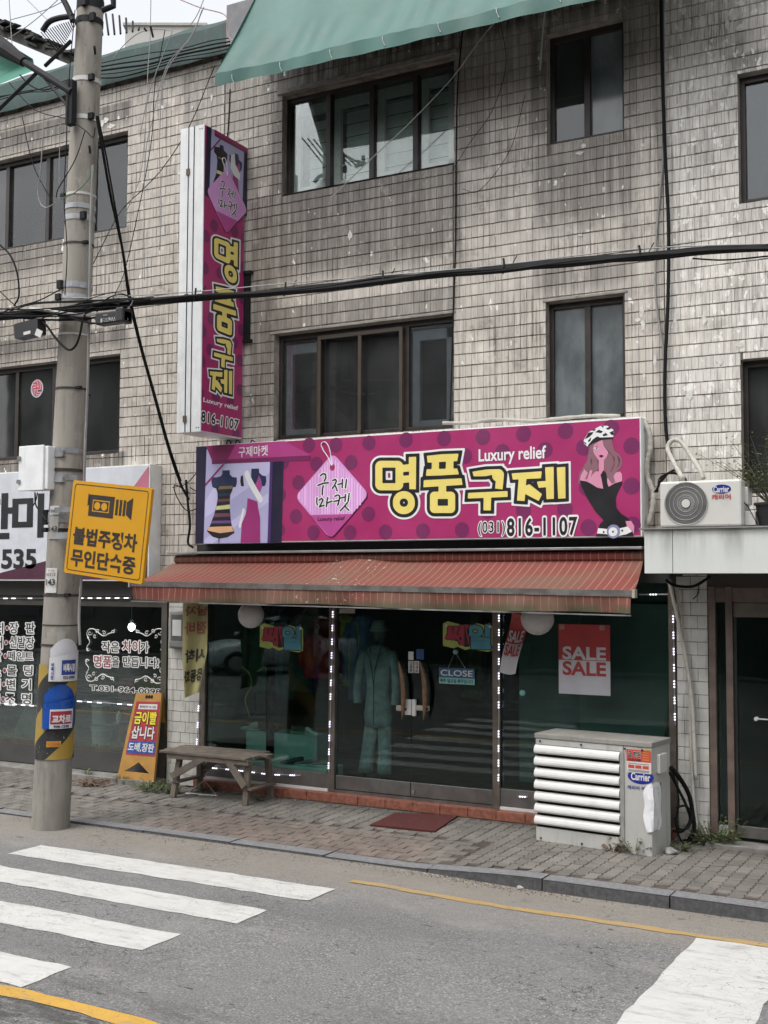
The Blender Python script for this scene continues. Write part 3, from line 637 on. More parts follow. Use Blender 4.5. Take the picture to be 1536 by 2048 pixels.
# ------------------------------------------------------------ printed colours
def pc(name, h, k=1.18, rough=.35): 
    c = tuple(min(.85, x*k) for x in lin(h)); return mat('print_'+name, c, rough, var=.05, scale=2.5, grime=.12, gcol=(.12, .1, .1), streak=True)
MAG = pc('magenta', '9c2c62'); MAGD = pc('plum', '6f2856'); PINK = pc('pink', 'a84080'); LIL = pc('lilac', 'c993c9'); LIL2 = pc('pale_lilac', 'deb2e2')
PWHITE = pc('white', 'e9e2f0'); PBLK = pc('black', '222124'); PYEL = pc('yellow', 'e2cb70'); NAVY = pc('navy', '232038'); LAV = pc('lavender', 'a9a6ca'); LAV2 = pc('light_lavender', 'bcb8da')
SKIN = pc('skin', 'cc8aa4'); HAIR = pc('hair', '84606a'); HAIRD = pc('dark_hair', '5c3644'); LIP = pc('lip', '4a0a26'); STEEL = pc('belt_blue', '8385a8')
ALW = mat('white_aluminium', (.80, .81, .81), .4, var=.06, grime=.35, gcol=(.3, .29, .27), streak=True); ALU = mat('dull_aluminium', (.34, .34, .34), .4, .6, var=.15, grime=.3)
KGREY = mat('dark_metal', (.011, .011, .013), .65, var=.3, spec=.3)
# glyphs in photo points of the front sign (origin 740,885, scale 3.657)
G = dict(
 ma=[('rr', (143, 242, 102, 108, 42), (141, 241, 48, 57, 4)), ('p', [(228, 166), (292, 158), (292, 212), (228, 218)]), ('p', [(228, 245), (292, 240), (292, 292), (236, 297)]), ('p', [(286, 107), (340, 104), (338, 343), (290, 341)]), ('rr', (250, 440, 80, 84, 78), (250, 440, 30, 30, 28))],
 pum=[('p', [(418, 98), (530, 86), (650, 82), (640, 136), (424, 148)]), ('p', [(417, 196), (640, 190), (654, 237), (530, 241), (410, 249)]), ('p', [(455, 138), (507, 136), (506, 202), (453, 202)]), ('p', [(558, 134), (613, 132), (612, 198), (556, 200)]), ('p', [(395, 276), (672, 262), (679, 310), (393, 328)]), ('p', [(504, 312), (559, 309), (560, 374), (503, 376)]), ('rr', (533, 438, 92, 78, 32), (535, 438, 38, 25, 5))],
 gu=[('p', [(752, 214), (850, 198), (945, 195), (945, 246), (850, 247), (764, 267)]), ('p', [(926, 238), (982, 236), (972, 343), (917, 337)]), ('rr', (938, 240, 43, 45, 40), (0, 0, -9, -9, 0)), ('p', [(720, 369), (1008, 355), (1009, 398), (717, 410)]), ('p', [(833, 400), (888, 397), (886, 497), (832, 497)])],
 je=[('p', [(1038, 226), (1258, 211), (1252, 262), (1046, 272)]), ('p', [(1090, 262), (1146, 258), (1133, 429), (1077, 425)]), ('p', [(1136, 318), (1168, 305), (1260, 378), (1236, 428), (1128, 372)]), ('p', [(1222, 286), (1298, 281), (1298, 326), (1236, 332)]), ('p', [(1283, 182), (1345, 178), (1347, 412), (1293, 415)]), ('p', [(1368, 183), (1430, 178), (1432, 408), (1378, 412)])])
def shadow_box(name, pl, w_, d, z0, z1): pass
# ------------------------------------------------------------ big magenta shop sign
SY = -.22; SP = front(SY)
sx0, sx1, sz0, sz1 = -8.175, -3.095, 2.721, 3.815
sg = T('shop_sign', 'long magenta lightbox sign with polka dots, yellow lettering and a woman in a spotted cap', 'sign', (sx0, SY, sz0))
MB().box(sx0, sx1, SY+.004, 0.0, sz0, sz1).build('lightbox', ALW, sg, bevel=.004)
MB().quad((sx0+.012, SY, sz0+.012), (sx1-.012, SY, sz0+.012), (sx1-.012, SY, sz1-.012), (sx0+.012, SY, sz1-.012)).build('face', MAG, sg, fixn=False)
Z3 = (390, 880, 8.533); Z6 = (580, 880, 9.035); ZW = (1130, 840, 8.531)
def fl(pts, lift, name, m, z): return flat(pts, SP, lift, name, m, sg, z)
# polka dots
b = MB()
dots = [(903+i*62.5, y) for i in range(0)]
for (px, py) in ((618, 890), (672, 890), (738, 886), (812, 880), (888, 877), (966, 874), (1047, 868), (1131, 862), (1222, 856), (633, 928), (702, 925), (760, 960), (597, 965), (592, 1033), (665, 0), (737, 1028), (700, 1065), (627, 1065), (771, 1064), (846, 1062), (924, 1060), (1177, 1055), (1005, 904), (1090, 900), (1168, 895), (1263, 892), (1263, 972), (1047, 1021), (1130, 1018), (975, 1022), (1265, 1050), (930, 912), (1174, 975), (560, 990), (558, 1060), (566, 925), (740, 0)):
    if py < 10: continue
    c = SP.px(px, py); MB().disc(SP, c, .078, .078, .0012).build('polka_dot', MAGD, sg, fixn=False)
# boutique picture
fl([(22, 112), (205, 100), (150, 1770), (8, 1775)], .0020, 'boutique_picture', NAVY, Z3)
fl([(200, 160), (1290, 95), (1240, 1755), (148, 1768)], .0024, 'boutique_picture', LAV, Z3)
fl([(560, 400), (1280, 372), (1275, 560), (170, 1330), (175, 1060)], .0027, 'boutique_picture', LAV2, Z3); fl([(700, 1330), (1255, 900), (1250, 1060), (300, 1765), (170, 1768), (168, 1690)], .0027, 'boutique_picture', LAV2, Z3)
fl([(1283, 372), (1330, 368), (1290, 1755), (1238, 1757)], .0030, 'boutique_picture', pc('violet', '4a3168'), Z3)
fl([(1328, 366), (1518, 358), (1478, 1750), (1288, 1755)], .0030, 'boutique_picture', NAVY, Z3)
fl([(190, 100), (1530, 18), (1980, 262), (1980, 262), (290, 345)], .0034, 'printed_awning', PINK, Z3)
fl([(190, 102), (700, 75), (560, 330), (290, 345)], .0037, 'printed_awning', pc('magenta_shade', '84285a'), Z3)
fl([(290, 345), (1980, 262), (1975, 345), (290, 415)], .0034, 'printed_awning', MAGD, Z3)
fl([(470, 415), (512, 412), (178, 800), (178, 745)], .0031, 'boutique_picture', pc('magenta_shade', '84285a'), Z3)
text('구제마켓', SP, (478, 894, 536, 911), PWHITE, sg, .005, .012)
DRA = [(470, 520), (595, 515), (598, 590), (640, 632), (715, 640), (718, 730), (700, 800), (650, 808), (640, 860), (605, 940), (598, 1040), (600, 1200), (610, 1330), (630, 1460), (680, 1585), (560, 1660), (410, 1685), (300, 1650), (205, 1555), (260, 1460), (330, 1270), (370, 1120), (390, 1000), (385, 900), (365, 830), (300, 805), (282, 700), (300, 640), (380, 636), (440, 620), (468, 580)]
fl(DRA, .0036, 'dress_picture', PBLK, Z3); fl(DRA[:8]+[(400, 800)]+DRA[25:], .0038, 'dress_picture', pc('navy_blue', '26304f'), Z3)
for (pts, c) in (([(420, 790), (650, 780), (640, 830), (400, 845)], '7a6a4e'), ([(390, 920), (615, 905), (600, 945), (392, 965)], '1f3a4c'), ([(392, 1010), (598, 1000), (598, 1045), (388, 1060)], '6b4048'), ([(372, 1130), (600, 1100), (600, 1175), (356, 1195)], 'c8ca90'), ([(335, 1250), (605, 1250), (612, 1305), (318, 1320)], '6f4558'), ([(295, 1380), (615, 1370), (622, 1420), (275, 1425)], '684c82'), ([(245, 1485), (632, 1470), (660, 1560), (430, 1590), (218, 1545)], 'd3a67e')):
    fl(pts, .0042, 'dress_picture', pc('stripe_'+c, c), Z3)
fl([(405, 1680), (422, 1680), (418, 1762), (402, 1762)], .0036, 'dress_picture', NAVY, Z3)
fl([(965, 490), (1095, 487), (1100, 560), (1150, 605), (1215, 620), (1220, 700), (1200, 782), (1150, 790), (1110, 905), (1040, 830), (940, 690), (960, 620)], .0036, 'dress_picture', pc('navy_blue', '26304f'), Z3)
fl([(820, 600), (785, 620), (775, 700), (790, 790), (840, 790)], .0036, 'dress_picture', PBLK, Z3)
fl([(1095, 600), (1130, 680), (1150, 780), (1110, 905), (1010, 800), (1060, 700)], .0040, 'dress_picture', pc('rose', 'a04a86'), Z3)
fl([(900, 990), (1070, 1050), (1085, 1180), (1115, 1330), (1118, 1752), (780, 1755), (800, 1430), (870, 1260), (892, 1120)], .0040, 'dress_picture', pc('magenta_dress', '95306f'), Z3)
b = MB()
for t in np.linspace(0, 1, 15):
    c = SP.px(Z3[0]+(890+230*t**1.2)/8.533, Z3[1]+(580+430*t)/8.533); b.disc(SP, c, .034, .040, .0046+.0001*t, 9)
for t in np.linspace(0, 1, 7):
    c = SP.px(Z3[0]+(830-60*t)/8.533, Z3[1]+(1200+260*t)/8.533); b.disc(SP, c, .018, .026, .0038+.0001*t, 8)
b.build('feather_boa_picture', PWHITE, sg, fixn=False)
# swing tag
def rounded(pts, r=.12):
    out = []
    for i in range(len(pts)):
        a, c, e = np.array(pts[i-1], float), np.array(pts[i], float), np.array(pts[(i+1) % len(pts)], float)
        p, q = c+(a-c)*r, c+(e-c)*r
        for t in (0, .25, .5, .75, 1): out.append(tuple((1-t)**2*p+2*t*(1-t)*c+t*t*q))
    return out
TAG = [(780, 235), (1430, 980), (735, 1790), (95, 1025)]
fl(rounded([(x+16, y+22) for x, y in TAG]), .0046, 'tag_shade', pc('deep_plum', '4a1038'), Z6)
fl(rounded(TAG), .0050, 'tag_picture', LIL, Z6)
b = MB()
for i in range(24):
    x = 165+i*50+random.uniform(-10, 10); ww = random.choice((10, 18, 26)); hw = 1-abs(x-760)/650
    if hw < .06: continue
    yt, yb = 1000-hw*700, min(1340, 1010+hw*740)
    b.poly([SP.P(*SP.px(Z6[0]+p/Z6[2], Z6[1]+q/Z6[2]), .0054) for p, q in ((x, yt), (x+ww, yt), (x+ww, yb), (x, yb))])
b.build('tag_stripes', LIL2, sg, fixn=False)
fl([(375, 1358), (1140, 1335), (800, 1720), (765, 1745), (725, 1745), (690, 1720)], .0057, 'tag_picture', pc('tag_pink', 'ad4a8c'), Z6)
b = MB().disc(SP, SP.px(580+770/9.035, 880+495/9.035), .032, .036, .0057); b.build('tag_hole', MAG, sg, fixn=False)
b = MB(); pts = [(760, 460), (690, 310), (610, 190), (570, 90), (600, 40), (650, 45), (700, 110), (735, 230), (770, 460)]
b.tube(smooth_path([SP.P(*SP.px(580+x/9.035, 880+y/9.035), .007) for x, y in pts], 5), .0055, 5); b.build('tag_string', PWHITE, sg)
text('Luxury relief', SP, (580+510/9.035, 880+1392/9.035, 580+995/9.035, 880+1472/9.035), PBLK, sg, .0075, .01)
HAND = [[(555, 645), (600, 610), (648, 618), (655, 680), (625, 745)], [(510, 820), (600, 785), (700, 770)], [(605, 830), (590, 920), (590, 990)],
 [(775, 730), (830, 712), (845, 745), (810, 820), (772, 875)], [(826, 830), (860, 918)], [(875, 805), (945, 785)], [(955, 712), (950, 862)], [(1028, 715), (1008, 866)],
 [(495, 1045), (488, 1120), (500, 1175)], [(535, 1085), (580, 1055), (602, 1085), (575, 1140), (540, 1205), (622, 1180)], [(688, 1040), (672, 1120), (665, 1203)], [(680, 1140), (762, 1105)],
 [(818, 1015), (870, 992), (905, 1010), (895, 1090), (868, 1180)], [(798, 1112), (895, 1088)], [(925, 1048), (1000, 1030)], [(1010, 985), (1000, 1108)], [(1075, 965), (1058, 1108)], [(1045, 1130), (990, 1200), (915, 1280)], [(990, 1190), (1072, 1270)]]
HP = [('s', h, 13) for h in HAND]
def mapz(pl, z, lift): return lambda x, y: pl.P(*pl.px(z[0]+x/z[2], z[1]+y/z[2]), lift)
sdf_mesh(HP, 16, (450, 560, 1130, 1330), 6, mapz(SP, Z6, .0062)).build('lettering_outline', PWHITE, sg, fixn=False)
sdf_mesh(HP, 0, (450, 560, 1130, 1330), 5, mapz(SP, Z6, .0078)).build('lettering', PBLK, sg, fixn=False)
# main lettering
ZG = (740, 885, 3.657); allg = G['ma']+G['pum']+G['gu']+G['je']
sdf_mesh(allg, 39, (0, 20, 1500, 580), 7, mapz(SP, ZG, .003)).build('lettering_outline', PWHITE, sg, fixn=False)
sdf_mesh(allg, 24, (0, 20, 1500, 580), 6, mapz(SP, ZG, .005)).build('lettering_outline', PBLK, sg, fixn=False)
for g_, bx in (('ma', (30, 90, 350, 535)), ('pum', (380, 70, 690, 530)), ('gu', (705, 180, 1020, 510)), ('je', (1025, 165, 1445, 445))):
    sdf_mesh(G[g_], 0, bx, 5, mapz(SP, ZG, .007)).build('lettering', PYEL, sg, fixn=False)
text('Luxury relief', SP, (958, 899, 1092, 924), PWHITE, sg, .004, .02)
text('(031)', SP, (957, 1044, 1010, 1071), PBLK, sg, .0055, .015, .08, PWHITE)
text('816-1107', SP, (1015, 1038, 1154, 1069), PBLK, sg, .0055, .03, .115, PWHITE)
# woman illustration
wm = lambda pts, l, m: fl(pts, l, 'woman_picture', m, ZW)
wm([(420, 430), (520, 380), (640, 340), (800, 325), (810, 420), (840, 520), (920, 590), (975, 670), (975, 760), (920, 850), (870, 900), (850, 980), (800, 1090), (740, 1040), (690, 880), (600, 700), (560, 700), (575, 800), (540, 930), (400, 1090), (330, 1110), (260, 1060), (220, 1100), (250, 900), (310, 810), (380, 690), (400, 560)], .0024, HAIR)
wm([(500, 420), (600, 350), (640, 345), (700, 480), (740, 560), (710, 630), (665, 690), (665, 870), (580, 880), (575, 700), (540, 640), (490, 560), (478, 480)], .0029, SKIN)
wm([(330, 840), (420, 850), (545, 880), (660, 860), (720, 1000), (860, 900), (940, 878), (975, 930), (975, 1050), (850, 1100), (745, 1140), (655, 1175), (540, 1150), (450, 1090), (380, 1050), (260, 1030), (270, 950)], .0031, SKIN)
wm([(640, 345), (800, 330), (815, 430), (850, 530), (940, 600), (975, 700), (880, 880), (830, 960), (860, 1060), (800, 1090), (740, 1000), (700, 900), (690, 700), (740, 580), (740, 550), (660, 440)], .0034, HAIR)
wm([(330, 840), (410, 820), (440, 830), (380, 1010), (345, 1010), (390, 900)], .0036, HAIR); wm([(470, 860), (560, 840), (470, 930), (440, 980)], .0036, HAIR)
for pts in ([(640, 400), (700, 480), (775, 560), (790, 600), (730, 530)], [(780, 560), (850, 650), (845, 760), (800, 870), (770, 900), (840, 740), (820, 640)], [(890, 590), (950, 680), (930, 760), (870, 840), (920, 740)], [(540, 640), (580, 700), (575, 800), (560, 720)], [(450, 640), (465, 700), (450, 780), (440, 700)]): wm(pts, .0038, HAIRD)
wm([(255, 1030), (380, 1055), (450, 1090), (560, 1160), (655, 1172), (625, 1000), (608, 940), (655, 862), (700, 900), (715, 960), (725, 1080), (745, 1140), (850, 1080), (975, 1045), (980, 1080), (900, 1230), (865, 1340), (880, 1500), (960, 1600), (1060, 1660), (1110, 1720), (1030, 1730), (1050, 1830), (750, 1860), (570, 1850), (600, 1770), (660, 1710), (520, 1560), (400, 1370), (290, 1150)], .0042, PBLK)
wm([(570, 1845), (740, 1862), (740, 1950), (550, 1935)], .0046, PWHITE); wm([(920, 1855), (1070, 1815), (1150, 1900), (1050, 1950), (925, 1975)], .0046, PWHITE)
wm([(550, 1935), (740, 1955), (925, 1980), (1145, 1905), (1175, 1980), (525, 1985)], .0044, PBLK)
wm([(1035, 1725), (1130, 1722), (1185, 1810), (1178, 1950), (1150, 1890), (1060, 1810)], .0048, SKIN)
b = MB().disc(SP, SP.px(1130+830/8.531, 840+1902/8.531), .064, .064, .005); b.build('woman_picture', STEEL, sg, fixn=False)
b = MB().disc(SP, SP.px(1130+822/8.531, 840+1908/8.531), .042, .042, .0056); b.build('woman_picture', PWHITE, sg, fixn=False)
b = MB()
for q in ((822, 1908), (663, 1912), (980, 1888)): b.disc(SP, SP.px(1130+q[0]/8.531, 840+q[1]/8.531), .009, .01, .0062, 10)
b.build('woman_picture', PBLK, sg, fixn=False)
wm([(320, 350), (400, 210), (600, 105), (720, 98), (830, 170), (840, 210), (820, 300), (700, 300), (560, 330), (440, 400), (390, 455), (330, 410)], .0040, PWHITE)
for pts in ([(340, 330), (400, 215), (490, 205), (470, 240), (420, 290)], [(450, 175), (530, 150), (510, 190)], [(520, 210), (580, 165), (650, 195), (620, 225)], [(620, 108), (665, 102), (650, 135)], [(700, 140), (760, 120), (790, 145), (730, 170)], [(760, 215), (835, 180), (835, 250), (800, 260)], [(640, 255), (700, 220), (735, 260), (660, 280)], [(395, 350), (450, 295), (440, 350), (405, 385)], [(322, 368), (370, 400), (345, 420)], [(480, 330), (550, 280), (600, 300), (820, 292), (810, 322), (640, 335), (480, 395), (400, 450), (395, 430)]): wm(pts, .0050, PBLK)
wm([(575, 612), (620, 592), (665, 612), (622, 645)], .0042, LIP); wm([(490, 480), (540, 455), (580, 485), (540, 500)], .0042, PWHITE); wm([(525, 470), (560, 468), (555, 492), (530, 492)], .0045, NAVY); wm([(485, 470), (540, 448), (582, 470), (540, 458)], .0046, PBLK); wm([(530, 405), (590, 432), (545, 418)], .0045, HAIRD)
# mounting stubs above the sign
b = MB()
for px in (452, 470, 500, 545): p = at(px, 890, -.12); b.tube(smooth_path([p+Vector((0, 0, -.03)), p+Vector((.02, 0, .05)), p+Vector((.06, 0, .03)), p+Vector((.07, 0, -.02))], 4), .007, 5)
b.build('hanging_hook', KGREY, sg)
# ------------------------------------------------------------ vertical projecting sign
VX = -7.672; VP = Plane((VX, 0, 0), (0, 1, 0), (0, 0, 1)); vy0, vy1, vz0, vz1 = -.80, -.05, 3.885, 7.215
vs_ = T('projecting_sign', 'tall narrow magenta sign projecting from the wall with white hinged front edge', 'sign', (VX, vy1, vz0))
b = MB().box(VX-.325, VX-.004, vy0, vy1, vz0, vz1); b.build('lightbox', ALW, vs_, bevel=.004)
b = MB()
for xx in (VX-.21, VX-.135): b.box(xx-.004, xx+.004, vy0-.006, vy0+.001, vz0, vz1)
b.build('door_seam', KGREY, vs_)
for z in (6.72, 5.35, 4.03): MB().box(VX-.232, VX-.19, vy0-.014, vy0-.002, z-.035, z+.035).build('hinge', mat('brass_brown', (.12, .08, .05), .5), vs_)
b = MB()
for z in (7.17, 3.93, 5.4): b.disc(Plane((0, vy0, 0), (1, 0, 0), (0, 0, 1)), (VX-.03, z), .008, .008, .002, 8).disc(Plane((0, vy0, 0), (1, 0, 0), (0, 0, 1)), (VX-.06, z), .008, .008, .002, 8)
b.build('screw', KGREY, vs_)
MB().quad((VX, vy0+.01, vz0+.012), (VX, vy1-.01, vz0+.012), (VX, vy1-.01, vz1-.012), (VX, vy0+.01, vz1-.012)).build('face', MAG, vs_, fixn=False)
MB().box(VX-.26, VX-.08, vy1, -.0, 6.9, 7.0).build('wall_bracket', KGREY, vs_); MB().box(VX-.26, VX-.08, vy1, 0, 4.2, 4.3).build('wall_bracket', KGREY, vs_); MB().box(VX-.02, VX+.07, -.05, -.015, 5.0, 5.75).box(VX-.02, VX+.1, -.07, -.0, 5.745, 5.78).box(VX-.02, VX+.1, -.07, 0, 4.97, 5.005).build('wall_bracket', KGREY, vs_)
Z4 = (400, 250, 8.904); Z5 = (390, 450, 4.7626)
fv = lambda pts, l, n_, m, z=Z4: flat(pts, VP, l, n_, m, vs_, z)
fv([(122, 12), (898, 455), (858, 1640), (80, 1250)], .002, 'boutique_picture', NAVY)
fv([(205, 60), (785, 395), (755, 1400), (165, 1150)], .0025, 'boutique_picture', LAV)
fv([(250, 75), (895, 445), (893, 520), (255, 195)], .0030, 'printed_awning', MAG); fv([(255, 140), (895, 500), (893, 545), (255, 195)], .0034, 'printed_awning', MAGD)
fv([(345, 250), (372, 262), (190, 465), (188, 430)], .003, 'boutique_picture', MAGD)
fv([(350, 345), (415, 375), (420, 450), (485, 520), (480, 640), (420, 700), (415, 850), (380, 910), (235, 1055), (230, 1030), (290, 850), (305, 640), (290, 540), (245, 480), (250, 380), (345, 400)], .0032, 'dress_picture', PBLK)
fv([(300, 800), (415, 850), (385, 900), (290, 855)], .0038, 'dress_picture', pc('stripe_c8ca90', 'c8ca90')); fv([(312, 560), (400, 600), (395, 625), (312, 585)], .0038, 'dress_picture', pc('stripe_7a6a4e', '7a6a4e'))
fv([(620, 500), (680, 530), (690, 620), (748, 680), (740, 790), (695, 860), (640, 760), (615, 640)], .0034, 'dress_picture', pc('navy_blue', '26304f')); fv([(520, 530), (545, 530), (545, 680), (520, 640)], .0034, 'dress_picture', PBLK)
fv([(690, 670), (715, 790), (695, 865), (640, 770)], .0038, 'dress_picture', pc('rose', 'a04a86')); fv([(580, 860), (670, 960), (690, 1220), (580, 1050)], .0036, 'dress_picture', pc('magenta_dress', '95306f'))
fv([(555, 525), (610, 520), (625, 700), (710, 880), (700, 985), (600, 900), (540, 760), (545, 600)], .0040, 'feather_boa_picture', PWHITE)
TG2 = [(478, 760), (840, 1530), (460, 1935), (110, 1165)]
fv(rounded([(x+12, y+16) for x, y in TG2]), .0046, 'tag_shade', pc('deep_plum', '4a1038')); fv(rounded(TG2), .005, 'tag_picture', LIL)
fv([(285, 1525), (665, 1715), (505, 1900), (465, 1915), (440, 1890)], .0056, 'tag_picture', pc('tag_pink', 'ad4a8c'))
b = MB(); b.tube(smooth_path([VP.P(*VP.px(400+x/8.904, 250+y/8.904), .007) for x, y in ((480, 900), (430, 760), (390, 630), (400, 590), (440, 600), (470, 720), (485, 900))], 5), .005, 5); b.build('tag_string', PWHITE, vs_)
# the hand-lettered tag, remapped from the front sign
def map4(src, dst, pl, lift):       # bilinear: source box -> photo quad (TL, TR, BR, BL)
    x0, y0, x1, y1 = src; q = [pl.px(*p) for p in dst]
    def f(x, y):
        s_, t = (x-x0)/(x1-x0), (y-y0)/(y1-y0)
        u = (1-t)*((1-s_)*q[0][0]+s_*q[1][0])+t*((1-s_)*q[3][0]+s_*q[2][0]); v = (1-t)*((1-s_)*q[0][1]+s_*q[1][1])+t*((1-s_)*q[3][1]+s_*q[2][1])
        return pl.P(u, v, lift)
    return f
def z5(*p): return [(390+x/4.7626, 450+y/4.7626) for x, y in p]
q4 = [(400+x/8.904, 250+y/8.904) for x, y in ((335, 960), (650, 1120), (650, 1660), (320, 1500))]
sdf_mesh(HP, 14, (450, 560, 1130, 1330), 8, map4((490, 600, 1090, 1290), q4, VP, .0062)).build('lettering_outline', PWHITE, vs_, fixn=False)
sdf_mesh(HP, 0, (450, 560, 1130, 1330), 7, map4((490, 600, 1090, 1290), q4, VP, .0078)).build('lettering', PBLK, vs_, fixn=False)
for g_, src, dst in (('ma', (42, 104, 345, 524), z5((178, 88), (408, 172), (405, 585), (178, 460))), ('pum', (393, 82, 679, 516), z5((172, 560), (390, 640), (388, 1075), (165, 985))),
                     ('gu', (717, 195, 1009, 497), z5((180, 1058), (360, 1115), (352, 1388), (172, 1325))), ('je', (1038, 178, 1432, 429), z5((136, 1352), (352, 1390), (347, 1635), (132, 1560)))):
    bx = (src[0]-50, src[1]-50, src[2]+50, src[3]+50)
    sdf_mesh(G[g_], 38, bx, 9, map4(src, dst, VP, .003+.0002*'ma pum gu je'.split().index(g_))).build('lettering_outline', PWHITE, vs_, fixn=False)
    sdf_mesh(G[g_], 22, bx, 8, map4(src, dst, VP, .0045+.0002*'ma pum gu je'.split().index(g_))).build('lettering_outline', PBLK, vs_, fixn=False)
    sdf_mesh(G[g_], 0, bx, 7, map4(src, dst, VP, .0068)).build('lettering', PYEL, vs_, fixn=False)
def qt(body, q, m, off=0, outline=None, lift=.003):
    bv, _ = textmesh(body, 0.0); xs = [p[0] for p in bv]; ys = [p[1] for p in bv]; box_ = (min(xs), max(ys), max(xs), min(ys))
    for o_, mm, lf, nm in ([(outline, PWHITE, lift-.0015, 'lettering_outline')] if outline else [])+[(off, m, lift, 'lettering')]:
        v, f_ = textmesh(body, o_); fn = map4(box_, q, VP, lf); b = MB(); cp_ = _comp[(body, o_)]; b.v = [tuple(fn(x, y)+VP.n*(cp_[i_]%12*.0001)) for i_, (x, y) in enumerate(v)]; b.f = list(f_); b.build(nm, mm, vs_, fixn=False)
qt('Luxury relief', z5((80, 1640), (408, 1725), (408, 1780), (78, 1697)), PWHITE, .02); qt('816-1107', z5((60, 1775), (412, 1862), (403, 1950), (56, 1868)), PBLK, .03, .115, .005)
def vdot(c): MB().quad(*[VP.P(min(vy1-.012, max(vy0+.012, c[0]+.068*math.cos(a))), max(vz0+.015, c[1]+.068*math.sin(a)), .0012) for a in [2*math.pi*j/20 for j in range(20)]]).build('polka_dot', MAGD, vs_, fixn=False)
for i, (x, y) in enumerate(((105, 105), (470, 130), (470, 400), (95, 410), (240, 460), (450, 700), (155, 890), (440, 1000), (75, 1010), (145, 1190), (375, 1120), (65, 1300), (430, 1290), (50, 1600), (430, 1570), (200, 1640), (340, 1660), (190, 1950), (390, 1990))):
    vdot(VP.px(390+x/4.7626, 450+y/4.7626))
for x, y in ((250, 1790), (620, 1900)): vdot(VP.px(400+x/8.904, 250+y/8.904))
# ------------------------------------------------------------ left shop sign
LY = -.22; LP = front(LY); ls = T('shop_sign', 'white lightbox sign with black lettering above the decorating shop at the left edge', 'sign', (-9, LY, 2.3))
MB().box(-13.2, -8.845, LY+.004, 0, 2.30, 3.645).build('lightbox', ALW, ls, bevel=.004)
MB().quad((-13.2, LY, 2.32), (-8.86, LY, 2.32), (-8.86, LY, 3.63), (-13.2, LY, 3.63)).build('face', mat('sign_white', (.60, .62, .66), .4, var=.06, grime=.25, gcol=(.3, .3, .3), streak=True), ls, fixn=False)
MB().quad((-9.35, LY-.002, 2.32), (-8.86, LY-.002, 2.32), (-8.86, LY-.002, 3.62), (-8.864, LY-.002, 3.62), (-9.5, LY-.002, 2.95)).build('corner_print', pc('pink_wedge', 'b0687c'), ls, fixn=False)
MB().quad((-11.6, LY-.003, 2.32), (-8.86, LY-.003, 2.32), (-8.86, LY-.003, 2.7), (-10.0, LY-.003, 2.62)).build('corner_print', pc('maroon', '4a2838'), ls, fixn=False)
MB().quad((-10.9, LY-.0025, 2.32), (-10.0, LY-.0025, 2.66), (-9.2, LY-.0025, 2.72), (-9.6, LY-.0025, 2.32)).build('corner_print', pc('pink_wedge', 'b0687c'), ls, fixn=False)
text('마', LP, (28, 992, 98, 1072), PBLK, ls, .003, .03); text('한', LP, (-52, 992, 25, 1075), PBLK, ls, .003, .03); text('535', LP, (5, 1100, 71, 1136), PBLK, ls, .003, .035)
text('9', LP, (-45, 1100, -20, 1136), PBLK, ls, .003, .035)
# ------------------------------------------------------------ canopies
def awn_mat():
    k = N('red_awning'); s = k.n('SeparateXYZ'); k.l(k.geo.outputs['Position'], s.inputs[0])
    st = k.math('ABSOLUTE', k.math('SUBTRACT', k.math('FRACT', k.math('DIVIDE', s.outputs[0], .079)), .5))
    line = k.ramp(st, .035, .06, 1, 0); line2 = k.ramp(k.math('ABSOLUTE', k.math('SUBTRACT', st, .1)), .0, .02, .0, 0)
    col = k.mix(k.noise(k.pos(3, 3, 3), 1, 3), (.155, .034, .028), (.205, .044, .035)); col = k.mix(k.math('MULTIPLY', line, .8), col, (.42, .22, .14))
    d = k.ramp(k.noise(k.pos(.75, 2.0, 2.0), 1, 5, .6), .38, .66, .1, .75); zl = k.ramp(s.outputs[2], 2.06, 2.26, 1.0, .75)
    ctr = k.ramp(k.math('ABSOLUTE', k.math('ADD', s.outputs[0], 6.3)), .2, 1.7, .75, 0)
    col = k.mix(k.math('MULTIPLY', k.math('MAXIMUM', d, k.math('MULTIPLY', ctr, k.ramp(k.noise(k.pos(2, 2, 2), 1, 4), .3, .6))), zl), col, (.13, .10, .065))
    hem = k.math('MULTIPLY', k.ramp(s.outputs[2], 2.06, 2.14, .85, 0), k.ramp(k.noise(k.pos(2.5, 1, 1), 1, 4), .35, .55)); col = k.mix(hem, col, (.06, .065, .03))
    sp = k.noise(k.pos(26, 26, 26), 1, 2); q = k.ramp(k.math('ABSOLUTE', k.math('ADD', s.outputs[0], 6.05)), .15, .5, 1, 0)
    col = k.mix(k.math('MULTIPLY', k.ramp(sp, .66, .69), q), col, (.6, .57, .5))
    k.l(col, k.b.inputs['Base Color']); k.b.inputs['Roughness'].default_value = .8; k.bump(k.noise(k.pos(4, 4, 4), 1, 3), .4, .02); return k.m
AWN = awn_mat()
aw = T('awning', 'retractable red pinstriped fabric awning with valance over the shopfront', 'awning', (-5.8, -.2, 2.6))
AX0, AX1, AY0, AY1 = -8.56, -2.99, -.17, -.82
def azb(x): return 2.285+(x-AX0)/(AX1-AX0)*(-.065)
b = MB(); nx, ny = 90, 10; g = []
for j in range(ny+1):
    t = j/ny; r = []
    for i in range(nx+1):
        x = AX0+(AX1-AX0)*i/nx; xx = AX0+.0*t+(x-AX0); xb = -8.54+(x-AX0)/(AX1-AX0)*5.44
        X_ = xb*(1-t)+x*t; pk = .05*math.exp(-((x+6.02)/.28)**2)*(1-t)
        r.append((X_, AY0*(1-t)+AY1*t, 2.5*(1-t)+azb(x)*t - .02*math.sin(math.pi*t)+pk+.004*math.sin(x*9)*math.sin(math.pi*t)))
    g.append(r)
